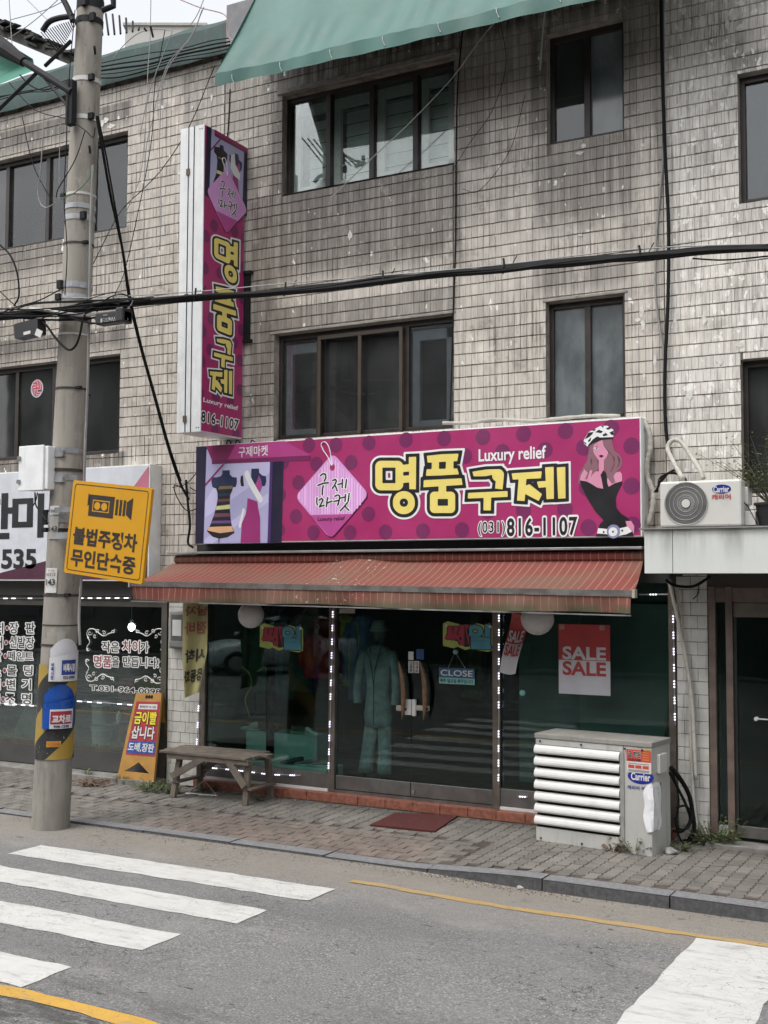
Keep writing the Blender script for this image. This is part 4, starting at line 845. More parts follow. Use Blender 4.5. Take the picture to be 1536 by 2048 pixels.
b.v = [p for r in g for p in r]
for j in range(ny):
    for i in range(nx): a = j*(nx+1)+i; b.f.append((a, a+1, a+nx+2, a+nx+1))
b.build('fabric', AWN, aw, smooth=True, fixn=False)
b = MB(); n = 160; R2 = random.Random(3)
pts = [(AX0+.02+(AX1-AX0-.04)*i/n) for i in range(n+1)]; lo = [.0+.022*math.sin(x*5)+.012*math.sin(x*19) for x in pts]
for j in range(3):
    for i in range(n):
        q = []
        for (ii, jj) in ((i, j), (i+1, j), (i+1, j+1), (i, j+1)):
            t = jj/3; q.append((pts[ii], AY1-.03+lo[ii]*t, azb(pts[ii])-.035-t*(.155+.012*math.sin(pts[ii]*2.3))))
        b.quad(*q)
b.build('valance', AWN, aw, fixn=False)
b = MB().beam((AX0, AY1-.015, azb(AX0)-.012), (AX1, AY1-.015, azb(AX1)-.012), .05, .055); b.build('front_bar', mat('grimy_aluminium', (.16, .15, .14), .5, .3, var=.3, grime=.5), aw)
b = MB().beam((AX0+.02, AY1-.035, azb(AX0)-.2), (AX1-.02, AY1-.035, azb(AX1)-.2), .012, .012); b.build('hem_bar', ALU, aw)
MB().box(-8.56, -3.09, -.24, -.03, 2.605, 2.63).build('cassette', ALU, aw, bevel=.004)
b = MB().lathe([(0, -8.5), (.05, -8.5), (.05, -3.1), (0, -3.1)], (0, -.14, 2.545), 12, 'X'); b.build('roller', AWN, aw, smooth=False)
for x in (-8.3, -3.3):
    MB().beam((x, -.1, 2.38), (x+(.35 if x < -5 else -.35), -.48, 2.28), .04, .03).beam((x+(.35 if x < -5 else -.35), -.48, 2.28), (x, AY1, azb(x)-.05), .035, .025).build('folding_arm', ALU, aw)
MB().beam((AX0-.012, AY1-.015, azb(AX0)-.012), (AX0+.004, AY1-.015, azb(AX0)-.012), .075, .075).beam((AX1-.004, AY1-.015, azb(AX1)-.012), (AX1+.02, AY1-.015, azb(AX1)-.012), .075, .075).build('end_cap', mat('cream_plastic', (.4, .37, .3), .5), aw)
CBW0 = mat('cord_white', (.5, .5, .46), .8)
# green tarpaulin canopy on the top floor
GRN = mat('green_tarpaulin', (.036, .118, .098), .5, var=.2, scale=1.6, grime=.3, gcol=(.10, .18, .155), bump=.3, streak=True)
gc = T('canopy', 'wide green tarpaulin canopy above the top floor windows', 'canopy', (-5, -.5, 8))
b = MB(); nx, ny = 70, 12; cx0, cx1 = -7.42, -2.0; nx = 160
def gpt(i, j):
    x = cx0+(cx1-cx0)*i/nx; t = j/ny; zf = 7.515-.017*(x+7.42)-.006*math.sin((x+7.4)*1.1)+.003*math.sin(x*6)
    if j == 0: return (x, -.955+.008*math.sin(x*13), zf)
    t = (j-1)/(ny-1); return (x, -.95+.95*t, zf+.135+t*1.55-.05*math.sin(math.pi*t)+.012*math.sin(x*8+t*3)*math.sin(math.pi*t)+.01*math.sin(x*3.1)+.012*math.sin(x*23+1.7*math.sin(x*5+t*2))*(1-t)*math.sin(math.pi*min(1, t*2+.1)))
b.v = [gpt(i, j) for j in range(ny+1) for i in range(nx+1)]
for j in range(ny):
    for i in range(nx): a = j*(nx+1)+i; b.f.append((a, a+1, a+nx+2, a+nx+1))
b.build('tarpaulin', GRN, gc, smooth=False, fixn=False)
b = MB(); b.quad((cx0, -.955, 7.52), (cx0, -.95, 7.655), (cx0, 0, 9.2), (cx0, .0, 8.9)).build('end_flap', GRN, gc, fixn=False)
b = MB().tube([(cx0, -.935, 7.56), (cx1, -.935, 7.55)], .012, 6)
for x in (-7.38, -6, -4.6, -3.2, -2.02): b.tube([(x, -.93, 7.54), (x, -.0, 8.9)], .014, 6)
b.build('canopy_frame', ALU, gc)
for i in range(9):
    x = -7.2+i*.6; MB().tube([(x, -.962, 7.60), (x+.01, -.97, 7.55), (x+.03, -.965, 7.50), (x+.02, -.93, 7.53)], .0035, 5).build('tie_cord', CBW0, gc)
# white entrance canopy on the right
def streak_white():
    k = N('streaked_white_panel'); s = k.n('SeparateXYZ'); k.l(k.geo.outputs['Position'], s.inputs[0])
    c = k.mix(k.noise(k.pos(3, 3, 3), 1, 4), (.54, .56, .53), (.63, .645, .615)); t = k.ramp(s.outputs[2], 2.42, 2.78, .1, 1)
    m = k.math('MULTIPLY', k.ramp(k.noise(k.pos(4.2, 4.2, .5), 1, 5, .6), .45, .68, 0, .75), t)
    c = k.mix(m, c, (.2, .2, .185)); k.l(c, k.b.inputs['Base Color']); k.b.inputs['Roughness'].default_value = .45; return k.m
SW = streak_white()
cp = T('entrance_canopy', 'streaked white box canopy over the right-hand doorway', 'canopy', (-2.9, 0, 2.4))
b = MB(); xs = [-2.905, -2.66, 1.5]
for a, c in zip(xs, xs[1:]): MB().box(a+.002, c-.002, -.80, -.785, 2.38, 2.755).build('panel', SW, cp, bevel=.004)
MB().box(-2.905, -2.89, -.785, 0, 2.38, 2.755).build('panel', SW, cp, bevel=.003)
MB().box(-2.94, 1.5, -.83, 0, 2.756, 2.768).build('top_sheet', mat('flashing', (.3, .29, .29), .5, .4, grime=.4), cp)
MB().box(-2.89, 1.5, -.785, 0, 2.38, 2.40).build('soffit', mat('soffit', (.1, .095, .09), .7), cp)
# ------------------------------------------------------------ shopfronts
FR = mat('brown_grey_frame', (.15, .125, .105), .45, .4, var=.2, scale=8, grime=.4, gcol=(.06, .045, .03)); ST = mat('brushed_steel', (.2, .19, .18), .38, .7, var=.15, grime=.3, gcol=(.1, .08, .06), streak=True)
OLV = mat('olive_frame', (.075, .07, .055), .5, var=.2); GT = glass('shop_glass', (.72, .86, .83), .6, .01)
GT2 = glass('decor_shop_glass', (.75, .82, .8), .5, .01); WHT = mat('white_plastic', (.62, .62, .6), .45, var=.05); BLKP = mat('black_plastic', (.02, .02, .022), .45, var=.2)
RED = mat('red_print', (.42, .05, .05), .5, var=.08); DRED = mat('dark_red_print', (.22, .03, .04), .5); LEDM = mat('led_light', (.82, .8, 1.0), .4, emit=1.15)
GRAN = mat('red_granite', (.24, .085, .055), .5, var=.35, scale=26, grime=.35, gcol=(.3, .26, .2))
def shop_room(parent, x0, x1, y1, z0, z1, wall, floor):
    MB().box(x0, x1, y1, y1+.05, z0, z1).box(x0-.05, x0, .2, y1, z0, z1).box(x1, x1+.05, .2, y1, z0, z1).box(x0, x1, .2, y1, z1, z1+.05).build('room', wall, parent)
    MB().box(x0, x1, .02, y1, z0-.05, z0).build('floor', floor, parent)
sf = T('shopfront', 'glazed clothing shopfront with brown metal posts and double glass doors under the red awning', 'shopfront', (-5.5, 0, 0))
shop_room(sf, -8.2, -2.88, 3.2, .12, 2.42, mat('shop_wall', (.10, .12, .115), .9, var=.3, scale=2), mat('shop_floor', (.06, .055, .05), .4))
for x, w_ in ((-8.2, .07), (-6.5, .075), (-4.62, .075), (-2.885, .06)): MB().box(x-w_/2, x+w_/2, -.03, .05, .1, 2.3).build('post', FR, sf, bevel=.003)
DX = at(822, 1500, 0).x
for nm, a, c, z0, z1, m_ in (('window_rail', -8.165, -6.54, .13, .29, ST), ('window_rail', -4.58, -2.915, .13, .30, ST), ('sill_strip', -8.165, -6.54, .1, .128, WHT), ('sill_strip', -4.58, -2.915, .1, .128, WHT)):
    MB().box(a, c, -.02 if m_ is ST else -.035, .03, z0, z1).build(nm, m_, sf, bevel=.002)
MB().box(-8.165, -6.54, .0, .008, .29, 2.3).build('window_pane', GT, sf); MB().box(-4.58, -2.915, .0, .008, .30, 2.3).build('window_pane', GT, sf)
for a, c in ((-6.455, DX-.004), (DX+.004, -4.665)):
    d = MB().box(a, c, -.012, .03, .135, .275).build('door_rail', ST, sf, bevel=.003)
    MB().box(a, c, .004, .014, .275, 2.26).build('glass_door', GT, sf)
MB().box(DX+.03, DX+.05, -.03, -.01, .17, .2).build('floor_lock', ALU, sf)
MB().box(-6.46, -4.66, -.03, .08, .1, .128).build('threshold', ST, sf)
# red granite plinth pieces
x = -8.24
while x < -2.86:
    w_ = random.choice((.3, .32, .45)); e = min(x+w_, -2.85); j = random.uniform(0, .006)
    MB().box(x+.003, e-.003, -.125-j, .1, .012, .1).build('plinth_stone', GRAN, sf, bevel=.003); x += w_
MB().box(-8.24, -2.85, -.115, .1, -.1, .02).build('plinth_base', mat('plaster_edge', (.3, .28, .25), .9, var=.3), sf)
FP = front(-.012)
def px_box(a, c, y=0): p, q = at(*a, y), at(*c, y); return p.x, q.x, q.z, p.z
# wooden curved door handles, lock boxes and labels
WOOD = mat('varnished_wood', (.17, .095, .05), .45, var=.3, scale=20)
for hx in ((800, 1322), (843, 1322)):
    top = at(hx[0]-3, hx[1], -.06); bot = at(hx[0]+4, hx[1]+118, -.06); mid = at(hx[0]+4, hx[1]+58, -.08)
    b = MB().tube(smooth_path([top, (top+mid)/2+Vector((.02, 0, 0)), mid+Vector((.015, 0, 0)), (mid+bot)/2+Vector((.015, 0, 0)), bot], 4), [.006, .012, .018, .022, .025, .026, .026, .027, .028, .027, .026, .025, .024, .02, .016, .01, .006], 8); h_ = b.build('door_handle', WOOD, sf, smooth=True)
    MB().box(mid.x-.01, mid.x+.03, -.07, .0, top.z-.12, top.z-.1).build('fixing', KGREY, h_); MB().box(mid.x-.01, mid.x+.03, -.07, 0, bot.z+.1, bot.z+.12).build('fixing', KGREY, h_)
for (a, c, m_) in (((812, 1398), (825, 1430), WHT), ((826, 1398), (834, 1432), WHT), ((795, 1410), (812, 1422), mat('cream_plastic', (.4, .37, .3), .5)), ((834, 1410), (860, 1422), mat('cream_plastic', (.4, .37, .3), .5))):
    x0, x1, z0, z1 = px_box(a, c); MB().box(x0, x1, -.035, -.001, z0, z1).build('lock_box', m_, sf, bevel=.008)
for (a, c, m_, tx) in (((817, 1303), (827, 1320), WHT, None), ((817, 1322), (827, 1346), WHT, '고정문'), ((829, 1322), (838, 1346), WHT, '미세요'), ((833, 1298), (848, 1319), mat('blue_label', (.02, .07, .22), .5), None), ((679, 1217), (710, 1227), mat('cream_label', (.3, .28, .22), .6), None)):
    x0, x1, z0, z1 = px_box(a, c); lb = MB().box(x0, x1, -.004, .002, z0, z1).build('door_label', m_, sf)
    if tx: text(tx, front(-.006), (a[0]+2, a[1]+2, c[0]-2, c[1]-2), BLKP, lb, .001, .02, vertical=True)
# SALE posters
def sale(a, c, label, y=-.012, curl=False):
    x0, x1, z0, z1 = px_box(a, c, y); t = T('sale_poster', label, 'poster', ((x0+x1)/2, y, z0)); zm = z0+(z1-z0)*.485; pl = front(y)
    W, Rr = mat('poster_white', (.58, .57, .61), .55, var=.08, scale=4), mat('poster_red', (.42, .045, .045), .55, var=.1)
    if curl:
        def pp(s_, t_): # s across, t up; leaning and curling strip
            return (x0+(x1-x0)*s_+.13*t_+.0, y-.05-.10*(1-t_)*(s_-.2)**2-.02*math.sin(6*t_), z0+(z1-z0)*t_-.02*math.sin(s_*3))
        for (ta, tb, m_, nm) in ((0, .5, W, 'lower_half'), (.5, 1, Rr, 'upper_half')):
            b = MB(); n = 6
            for i in range(n):
                for j in range(n):
                    s0, s1, t0, t1 = i/n, (i+1)/n, ta+(tb-ta)*j/n, ta+(tb-ta)*(j+1)/n; b.quad(pp(s0, t0), pp(s1, t0), pp(s1, t1), pp(s0, t1))
            b.build(nm, m_, t, fixn=False)
        for (t0, t1, m_) in ((.53, .72, W), (.3, .49, Rr)):
            v, f = textmesh('SALE', .03); xs = [p[0] for p in v]; ys = [p[1] for p in v]; b = MB()
            b.v = [tuple(Vector(pp(.08+.84*(x-min(xs))/(max(xs)-min(xs)), t0+(t1-t0)*(yy_-min(ys))/(max(ys)-min(ys))))+Vector((0, -.012, 0))) for x, yy_ in v]; b.f = list(f); b.build('lettering', m_, t, fixn=False)
        return t
    MB().box(x0, x1, y, y+.002, z0, zm).build('lower_half', W, t); MB().box(x0, x1, y, y+.002, zm, z1).build('upper_half', Rr, t)
    u = (x1-x0)
    text('SALE', pl, (x0+u*.09, zm+.01, x1-u*.09, zm+(z1-z0)*.19), W, t, .002, .03, px=False); text('SALE', pl, (x0+u*.09, zm-(z1-z0)*.21, x1-u*.09, zm-.015), RED, t, .002, .03, px=False)
    b = MB().box(x0+.01, x0+.06, y-.003, y-.0005, z1-.05, z1-.005).box(x1-.1, x1-.05, y-.003, y-.0005, z1-.05, z1-.005); b.build('tape', mat('tape', (.4, .2, .18), .4), t)
    return t
sale((1117, 1248), (1221, 1392), 'red and white SALE poster taped flat to the right window')
sale((1003, 1224), (1040, 1345), 'red and white SALE poster peeling beside the door post and white globe lamp', -.02, True)
# "sale" stickers on the glass
def sticker(a, c, label):
    x0, x1, z0, z1 = px_box(a, c, -.004); t = T('sale_sticker', label, 'sticker', ((x0+x1)/2, -.004, z0)); pl = front(-.004); w_, h = x1-x0, z1-z0
    P_ = [(0, .15), (.22, .08), (.3, .14), (.45, .03), (.58, .1), (.7, .04), (.9, 0), (1, .06), (1, .8), (.93, .96), (.85, .86), (.7, .93), (.5, .86), (.3, .9), (.1, .98), (0, .9)]
    MB().prism([pl.P(x0+u*w_, z0+v*h, .001) for u, v in P_], (0, .001, 0)).build('backing', mat('lime_sticker', (.42, .5, .12), .6), t)
    text('쎄', pl, (x0+w_*.06, z0+h*.2, x0+w_*.5, z0+h*.84), mat('crimson', (.42, .04, .07), .5), t, .0035, .05, .085, BLKP, px=False)
    text('일', pl, (x0+w_*.52, z0+h*.12, x0+w_*.94, z0+h*.86), mat('teal_blue', (.08, .32, .42), .5), t, .0035, .05, .085, BLKP, px=False)
    for u in (.04, .92): MB().box(x0+w_*u, x0+w_*(u+.05), -.008, -.006, z0+h*.78, z0+h*.88).build('accent', WHT, t)
sticker((520, 1245), (606, 1305), 'cartoonish red and blue sale sticker on the left display window'); sticker((886, 1241), (986, 1304), 'cartoonish red and blue sale sticker on the right glass door')
x0, x1, z0, z1 = px_box((878, 1335), (949, 1370), -.02); t = T('close_sign', 'blue CLOSE sign hanging from a suction hook on the glass door', 'sign', ((x0+x1)/2, -.02, z0)); zm = z0+(z1-z0)*.38
MB().box(x0, x1, -.02, -.014, zm, z1).build('board', mat('close_blue', (.03, .10, .19), .5), t); MB().box(x0, x1, -.02, -.014, z0, zm).build('lower_strip', mat('mint_strip', (.2, .45, .42), .5), t)
text('CLOSE', front(-.021), (x0+.02, zm+.02, x1-.02, z1-.02), WHT, t, .001, .01, px=False); text('매주 일요일 휴무입니다', front(-.021), (x0+.015, z0+.01, x1-.015, zm-.01), BLKP, t, .001, .02, px=False)
hk = at(910, 1304, -.018); MB().tube([(x0+.1, -.018, z1), tuple(hk), (x1-.1, -.018, z1)], .0015, 4).build('cord', WHT, t)
MB().lathe([(0, -.03), (.02, -.028), (.024, -.01), (.026, -.002)], (hk.x, 0, hk.z), 12, 'Y').build('suction_hook', mat('mint_strip', (.2, .45, .42), .5), t)
for (px, py) in ((1045, 1386),):
    p = at(px, py, 0); tag(MB().lathe([(0, -.02), (.02, -.018), (.03, -.004), (.03, -.001)], (p.x, 0, p.z), 12, 'Y').build('suction_cup', mat('mint_strip', (.2, .45, .42), .5)), 'small clear suction cup stuck on the right window', 'suction cup')
# globe lamps
OPAL = mat('opal_globe', (.55, .53, .52), .3, var=.05, grime=.2)
for px, r_, lb in ((502, .14, 'unlit white globe lamp hanging before the left display window'), (1075, .155, 'unlit white globe lamp hanging beside the SALE posters')):
    p = at(px, 1230 if px < 600 else 1237, -.38); t = T('globe_lamp', lb, 'lamp', p)
    n = 14; MB().lathe([(r_*math.sin(math.pi*i/n), -r_*math.cos(math.pi*i/n)) for i in range(n+1)], p, 28).build('globe', OPAL, t, smooth=True)
    MB().lathe([(.05, r_*.93), (.05, r_+.04), (.012, r_+.05), (.012, r_+.14), (0, r_+.14)], p, 14).build('collar', ALU, t)
# LED strings on the posts and along the head
def leds(name, label, pts, vert=True, step=None):
    t = T('led_string', label, 'led lights', pts[0], 'led strings around the shop windows')
    L_ = [Vector(p) for p in pts]; MB().tube([p+Vector((0, .006, 0)) for p in L_], .006, 4).build('wire', mat('clear_wire', (.32, .31, .31), .4), t)
    for a, c in zip(L_, L_[1:]):
        n = max(1, int((c-a).length/.14)); d = (c-a).normalized()
        for i in range(n):
            p = a+(c-a)*(i+.5)/n; b = MB(); q = random.random()
            if q < .07: continue
            for k_ in (-1, 0, 1): b.lathe([(0, -.012), (.006, -.010), (.008, 0)], p+d*k_*.025, 8, 'Y')
            b.build('led_module', LEDM, t)
def lp(px, py, y=-.045): return tuple(at(px, py, y))
leds('a', 'vertical string of white LEDs on the left post of the clothing shop', [lp(398, 1400), lp(393, 1500)])
leds('b', 'vertical string of white LEDs on the post left of the glass doors', [lp(666, 1215), lp(657, 1545)])
leds('c', 'vertical string of white LEDs on the post right of the glass doors', [lp(998, 1222), lp(997, 1570)])
leds('d', 'vertical string of white LEDs on the right end post of the clothing shop', [lp(1346, 1222), lp(1350, 1450)])
leds('e', 'short string of white LEDs under the right end of the awning', [lp(1278, 1189, -.1), lp(1335, 1189, -.1)])
leds('f', 'drooping string of white LEDs on the sill of the left display window', [lp(390, 1533), lp(470, 1540), lp(540, 1549), lp(600, 1551)])
leds('g', 'row of white LEDs above the decorating shop window', [lp(-60, 1197, -.03), lp(262, 1196, -.03)])
leds('h', 'string of white LEDs crossing the decorating shop window at mid height', [lp(-60, 1402, -.03), lp(72, 1412, -.03), lp(150, 1402, -.03), lp(270, 1410, -.03)])
leds('i', 'tiny LED cluster on the sill below the right window', [lp(1035, 1593), lp(1055, 1594)])
# ---------------- goods inside the shop
STEP = mat('display_white', (.42, .58, .53), .5)
def loft(b, secs):      # list of rings (equal count)
    i0 = len(b.v); n = len(secs[0])
    for s_ in secs: b.v += [tuple(p) for p in s_]
    for k_ in range(len(secs)-1):
        for j in range(n): e = i0+k_*n; b.f.append((e+j, e+(j+1) % n, e+n+(j+1) % n, e+n+j))
    b.f.append(tuple(range(i0, i0+n))[::-1]); b.f.append(tuple(i0+(len(secs)-1)*n+j for j in range(n))); return b
def ell(c, rx, ry, n=14, ph=0): return [(c[0]+rx*math.cos(2*math.pi*j/n+ph), c[1]+ry*math.sin(2*math.pi*j/n+ph), c[2]) for j in range(n)]
def shoe(x, y, z, rot, m_, sole, label, high=0):
    t = T('shoe', label, 'shoe', (x, y, z), 'shoes on display in the shop window', rot); L_ = .27
    def rings(prof):
        out = []
        for (u, w_, z0, z1) in prof:
            out.append([(u*L_, w_*math.cos(a), z0+(z1-z0)*(.5+.5*math.sin(a))) for a in [2*math.pi*j/12 for j in range(12)]])
        return out
    loft(MB(), rings([(0, .02, 0, .024), (.05, .036, 0, .026), (.3, .036, 0, .024), (.65, .046, 0, .02), (.9, .038, .004, .02), (1, .012, .008, .02)])).build('sole', sole, t, local=True, smooth=True)
    loft(MB(), rings([(.02, .018, .02, .075+high), (.08, .032, .02, .088+high), (.25, .033, .02, .08+high), (.42, .036, .018, .07+high*.3), (.6, .042, .018, .052), (.8, .038, .016, .042), (.96, .02, .016, .03)])).build('upper', m_, t, local=True, smooth=True)
    b = MB()
    for k_ in range(4): b.box(L_*(.38+.07*k_), L_*(.40+.07*k_), -.024, .024, .078+high*.3-.006*k_, .082+high*.3-.006*k_)
    b.build('laces', sole, t, local=True)
p0 = at(410, 1505, .35); 
ds = T('display_step', 'white stepped display shelf of shoes in the left shop window', 'display shelf', (-7.4, .4, .12))
MB().box(-7.9, -6.95, .40, .75, .12, .60).build('upper_step', STEP, ds, bevel=.004); MB().box(-7.9, -6.6, .06, .385, .12, .32).build('lower_step', STEP, ds, bevel=.004)
cols = [((.8, .8, .78), 'white sneaker with red patch at right end of upper step'), ((.1, .12, .09), 'olive suede shoe on the upper step beside the white sneaker'), ((.02, .02, .02), 'black boot-like shoe in the middle of the upper step'), ((.5, .5, .48), 'pale grey ankle shoe left of the black shoe on the upper step'),
        ((.05, .3, .34), 'teal trainer at left of the lower step'), ((.75, .75, .74), 'white and black canvas shoe on the lower step'), ((.03, .03, .035), 'black rounded shoe in the middle of the lower step'), ((.16, .16, .16), 'grey flat shoe on the lower step near the right'), ((.2, .19, .18), 'long grey slip-on at the right end of the lower step')]
for i, (c, lb) in enumerate(cols):
    m_ = mat('shoe_%d' % i, c, .6, var=.2); so = STEP if i not in (2, 6) else BLKP
    if i < 4: shoe(-7.13-.21*i, .47, .60, R(-30+i*70), m_, so, lb, .03 if i in (2, 3) else 0)
    else: shoe(-7.35+.19*(i-4), .18, .32, R(-120-i*6), m_, so, lb, 0)
def garment(x, y, z, w_, h, c, label, rot=0, sleeves=True, name='hanging_shirt'):
    t = T(name, label, 'garment', (x, y, z), None, rot); m_ = mat('cloth_%s' % ''.join('%02d' % int(q*100) for q in c), c, .85, var=.3, scale=9, bump=.3)
    secs = []
    for k_, (tz, ww, dd) in enumerate(((0, .5, .05), (.15, .48, .075), (.45, .46, .085), (.8, .47, .08), (.9, .5, .06), (.97, .3, .04), (1, .12, .03))):
        ring = [(ww*w_*math.cos(a), dd*(1+.25*math.sin(a*5+tz*3))*math.sin(a), -h+h*tz) for a in [2*math.pi*j/20 for j in range(20)]]; secs.append(ring)
    loft(MB(), secs).build('body', m_, t, local=True, smooth=True)
    if sleeves:
        for s_ in (-1, 1):
            MB().tube(smooth_path([(s_*w_*.46, 0, -.07*h/.7), (s_*w_*.58, 0, -.3*h), (s_*w_*.6, .01, -.55*h), (s_*w_*.58, 0, -.78*h)], 3), .042, 8).build('sleeve', m_, t, local=True, smooth=True)
    MB().tube(smooth_path([(0, 0, -.02), (0, 0, .03), (.03, 0, .05), (.03, 0, .09), (-.01, 0, .1)], 3), .003, 5).build('hanger_hook', ALU, t, local=True)
    return t
# pale suit in the doorway: jacket and trousers on a stand
SUIT = mat('pale_suit', (.36, .38, .40), .85, var=.3, scale=9, bump=.5)
p = at(757, 1290, .30); jt = T('suit_on_stand', 'pale trouser suit on a stand just inside the left glass door', 'suit', (p.x, .30, .12)); jx, jz = p.x, p.z
secs = [[(jx+ww*math.cos(a)*(1+.03*math.sin(a*6+h*9)), .30+dd*(1+.12*math.sin(a*7+h*14))*math.sin(a), jz-h) for a in [2*math.pi*j/24 for j in range(24)]] for h, ww, dd in ((.86, .155, .09), (.74, .16, .10), (.62, .145, .095), (.5, .128, .09), (.38, .135, .095), (.2, .165, .10), (.08, .175, .08), (.02, .12, .055), (0, .06, .045))]
loft(MB(), secs).build('jacket', SUIT, jt, smooth=True)
for s_ in (-1, 1): MB().tube(smooth_path([(jx+s_*.16, .30, jz-.06), (jx+s_*.215, .28, jz-.25), (jx+s_*.235, .26, jz-.48), (jx+s_*.225, .25, jz-.62)], 4), [.05, .052, .047, .05, .045, .049, .044, .047, .043, .046, .042, .044, .043], 10).build('sleeve', SUIT, jt, smooth=True)
DK = mat('suit_seam', (.07, .09, .085), .8)
MB().tube([(jx-.07, .235, jz-.01), (jx-.02, .19, jz-.25), (jx, .195, jz-.45), (jx, .195, jz-.84)], .005, 5).tube([(jx+.07, .235, jz-.01), (jx+.02, .19, jz-.25), (jx, .192, jz-.45)], .006, 5).tube([(jx-.10, .22, jz-.07), (jx-.055, .195, jz-.13), (jx-.03, .19, jz-.24)], .004, 4).tube([(jx+.10, .22, jz-.07), (jx+.055, .195, jz-.13), (jx+.03, .19, jz-.24)], .004, 4).build('lapel_seam', DK, jt)
for s_ in (-1, 1):
    secs = [[(jx+s_*(.08+(.075 if s_ < 0 else .0)*h)+ww*math.cos(a), .30+.06*(1+.15*math.sin(5*a+h*8))*math.sin(a), jz-.85-h*.50) for a in [2*math.pi*j/14 for j in range(14)]] for h, ww in ((0, .08), (.2, .078), (.4, .074), (.6, .076), (.8, .08), (1, .085))]
    loft(MB(), secs).build('trouser_leg', SUIT, jt, smooth=True)
MB().tube([(jx, .35, .12), (jx, .35, jz)], .012, 6).lathe([(0, .125), (.16, .125), (.16, .14), (0, .145)], (jx, .35, 0), 16).build('stand', ALU, jt)
n = 8; MB().lathe([(.085*math.sin(math.pi*i/n)*(1.0), jz+.14-.12*math.cos(math.pi*i/n)) for i in range(n+1)], (jx, .31, 0), 16).build('mannequin_head', mat('head_dark', (.1, .09, .085), .5), jt, smooth=True)
MB().lathe([(.0, jz+.27), (.06, jz+.26), (.085, jz+.2), (.09, jz+.17), (.105, jz+.155), (.105, jz+.148), (.0, jz+.145)], (jx, .31, 0), 20).build('hat', mat('pale_hat', (.4, .42, .41), .8), jt, smooth=True)
# rail of clothes further back
ra = T('clothes_rail', 'dark metal clothes rail behind the left display window', 'clothes rail', (-7.2, .85, .12)); MB().tube([(-8.1, .85, 2.02), (-6.6, .85, 2.02)], .014, 8).build('rail', KGREY, ra)
for x in (-8.1, -6.6): MB().tube([(x, .85, .12), (x, .85, 2.02)], .014, 8).build('upright', KGREY, ra)
gs = [(-8.0, (.09, .17, .15), .34, .95, 'dark green long shirt at the left end of the rail'), (-7.72, (.12, .16, .2), .34, 1.0, 'slate blue shirt on the clothes rail'), (-7.42, (.06, .1, .09), .34, .9, 'black-green jacket on the clothes rail'), (-7.1, (.5, .03, .04), .4, .85, 'bright red shirt on the clothes rail'), (-6.85, (.5, .4, .05), .36, .8, 'mustard yellow shirt on the clothes rail'), (-6.62, (.12, .2, .36), .34, .95, 'denim blue shirt at the right end of the rail')]
for x, c, w_, h, lb in gs: garment(x, .85, 1.93, w_, h, c, lb, R(random.uniform(-40, 40)))
garment(-7.0, .72, 1.25, .36, .75, (.015, .015, .018), 'black trousers hanging in the middle of the left window', 0, False, 'hanging_trousers'); garment(-7.1, .62, 1.72, .34, .5, (.45, .03, .035), 'small red top above the black trousers', 0, True)
garment(-5.2, 1.6, 1.95, .4, 1.0, (.05, .05, .055), 'charcoal coat in the dark behind the right glass door', .3); garment(-5.75, 1.9, 1.95, .4, 1.0, (.12, .14, .06), 'olive coat hanging deep inside the shop', -.4)
bg_ = T('handbag', 'dark bag with long lime green strap standing in the left display window', 'bag', (-7.75, .5, .6)); MB().box(-7.9, -7.62, .45, .58, .6, .78).build('bag_body', BLKP, bg_, bevel=.03)
MB().tube(smooth_path([(-7.88, .44, .76), (-7.93, .42, .95), (-7.85, .42, 1.12), (-7.88, .42, 1.25), (-7.98, .42, 1.32)], 4), .009, 5).tube(smooth_path([(-7.64, .44, .76), (-7.60, .42, 1.0), (-7.62, .42, 1.2), (-7.66, .42, 1.33), (-7.76, .42, 1.28)], 4), .009, 5).build('strap', mat('lime_strap', (.4, .5, .12), .6), bg_)
MB2 = mat('mint_slipper', (.32, .55, .5), .6)
for i, px in enumerate((762, 785)):
    p = atz(px, 1572, .12); shoe(p.x, .36, .12, R(-100+30*i), MB2, MB2, ('left' if i == 0 else 'right')+' mint slipper on the shop floor inside the left door')
MB().box(-4.56, -2.93, .42, .45, .3, 2.3).build('window_backing', mat('teal_board', (.12, .145, .14), .7, var=.2, scale=1.2), sf); MB().box(-3.9, -2.93, .36, .40, .3, 2.1).build('window_backing', mat('teal_board_light', (.16, .19, .18), .7, var=.2, scale=1.2), sf)
p, q = at(1322, 1475, .2), at(1346, 1330, .2); tag(MB().tube([p+Vector((0, 0, -.4)), q], .014, 6).build('wooden_pole', mat('old_stick', (.16, .11, .08), .8)), 'thin wooden stick leaning inside the right window', 'stick')
# ------------------------------------------------------------ decorating shop on the left
dc = T('shopfront', 'dark glazed decorating shopfront with white window lettering at the left edge', 'shopfront', (-10, 0, 0))
shop_room(dc, -13.4, -8.76, 2.6, .1, 2.36, mat('decor_wall', (.02, .021, .02), .9), mat('decor_floor', (.03, .03, .028), .6))
MB().box(-13.4, -8.80, .0, .03, .29, .33).box(-13.4, -8.80, -.01, .04, 2.0, 2.055).box(-8.80, -8.72, -.03, .06, .05, 2.2).box(-10.62, -10.55, -.02, .04, .33, 2.0).build('frame', OLV, dc)
MB().box(-13.4, -8.80, -.01, .05, .06, .29).build('sill_panel', mat('dark_sill', (.06, .058, .055), .6, grime=.3, gcol=(.1, .09, .08)), dc)
MB().box(-13.4, -8.80, .012, .02, .33, 2.0).build('window_pane', GT2, dc); MB().box(-13.4, -8.80, .012, .02, 2.055, 2.14).build('transom', mat('olive_board', (.05, .05, .03), .6), dc)
MB().box(-13.4, -8.7, -.30, .1, -.06, .05).build('concrete_ledge', mat('ledge', (.2, .19, .175), .9, var=.3, grime=.4, bump=.4), dc)
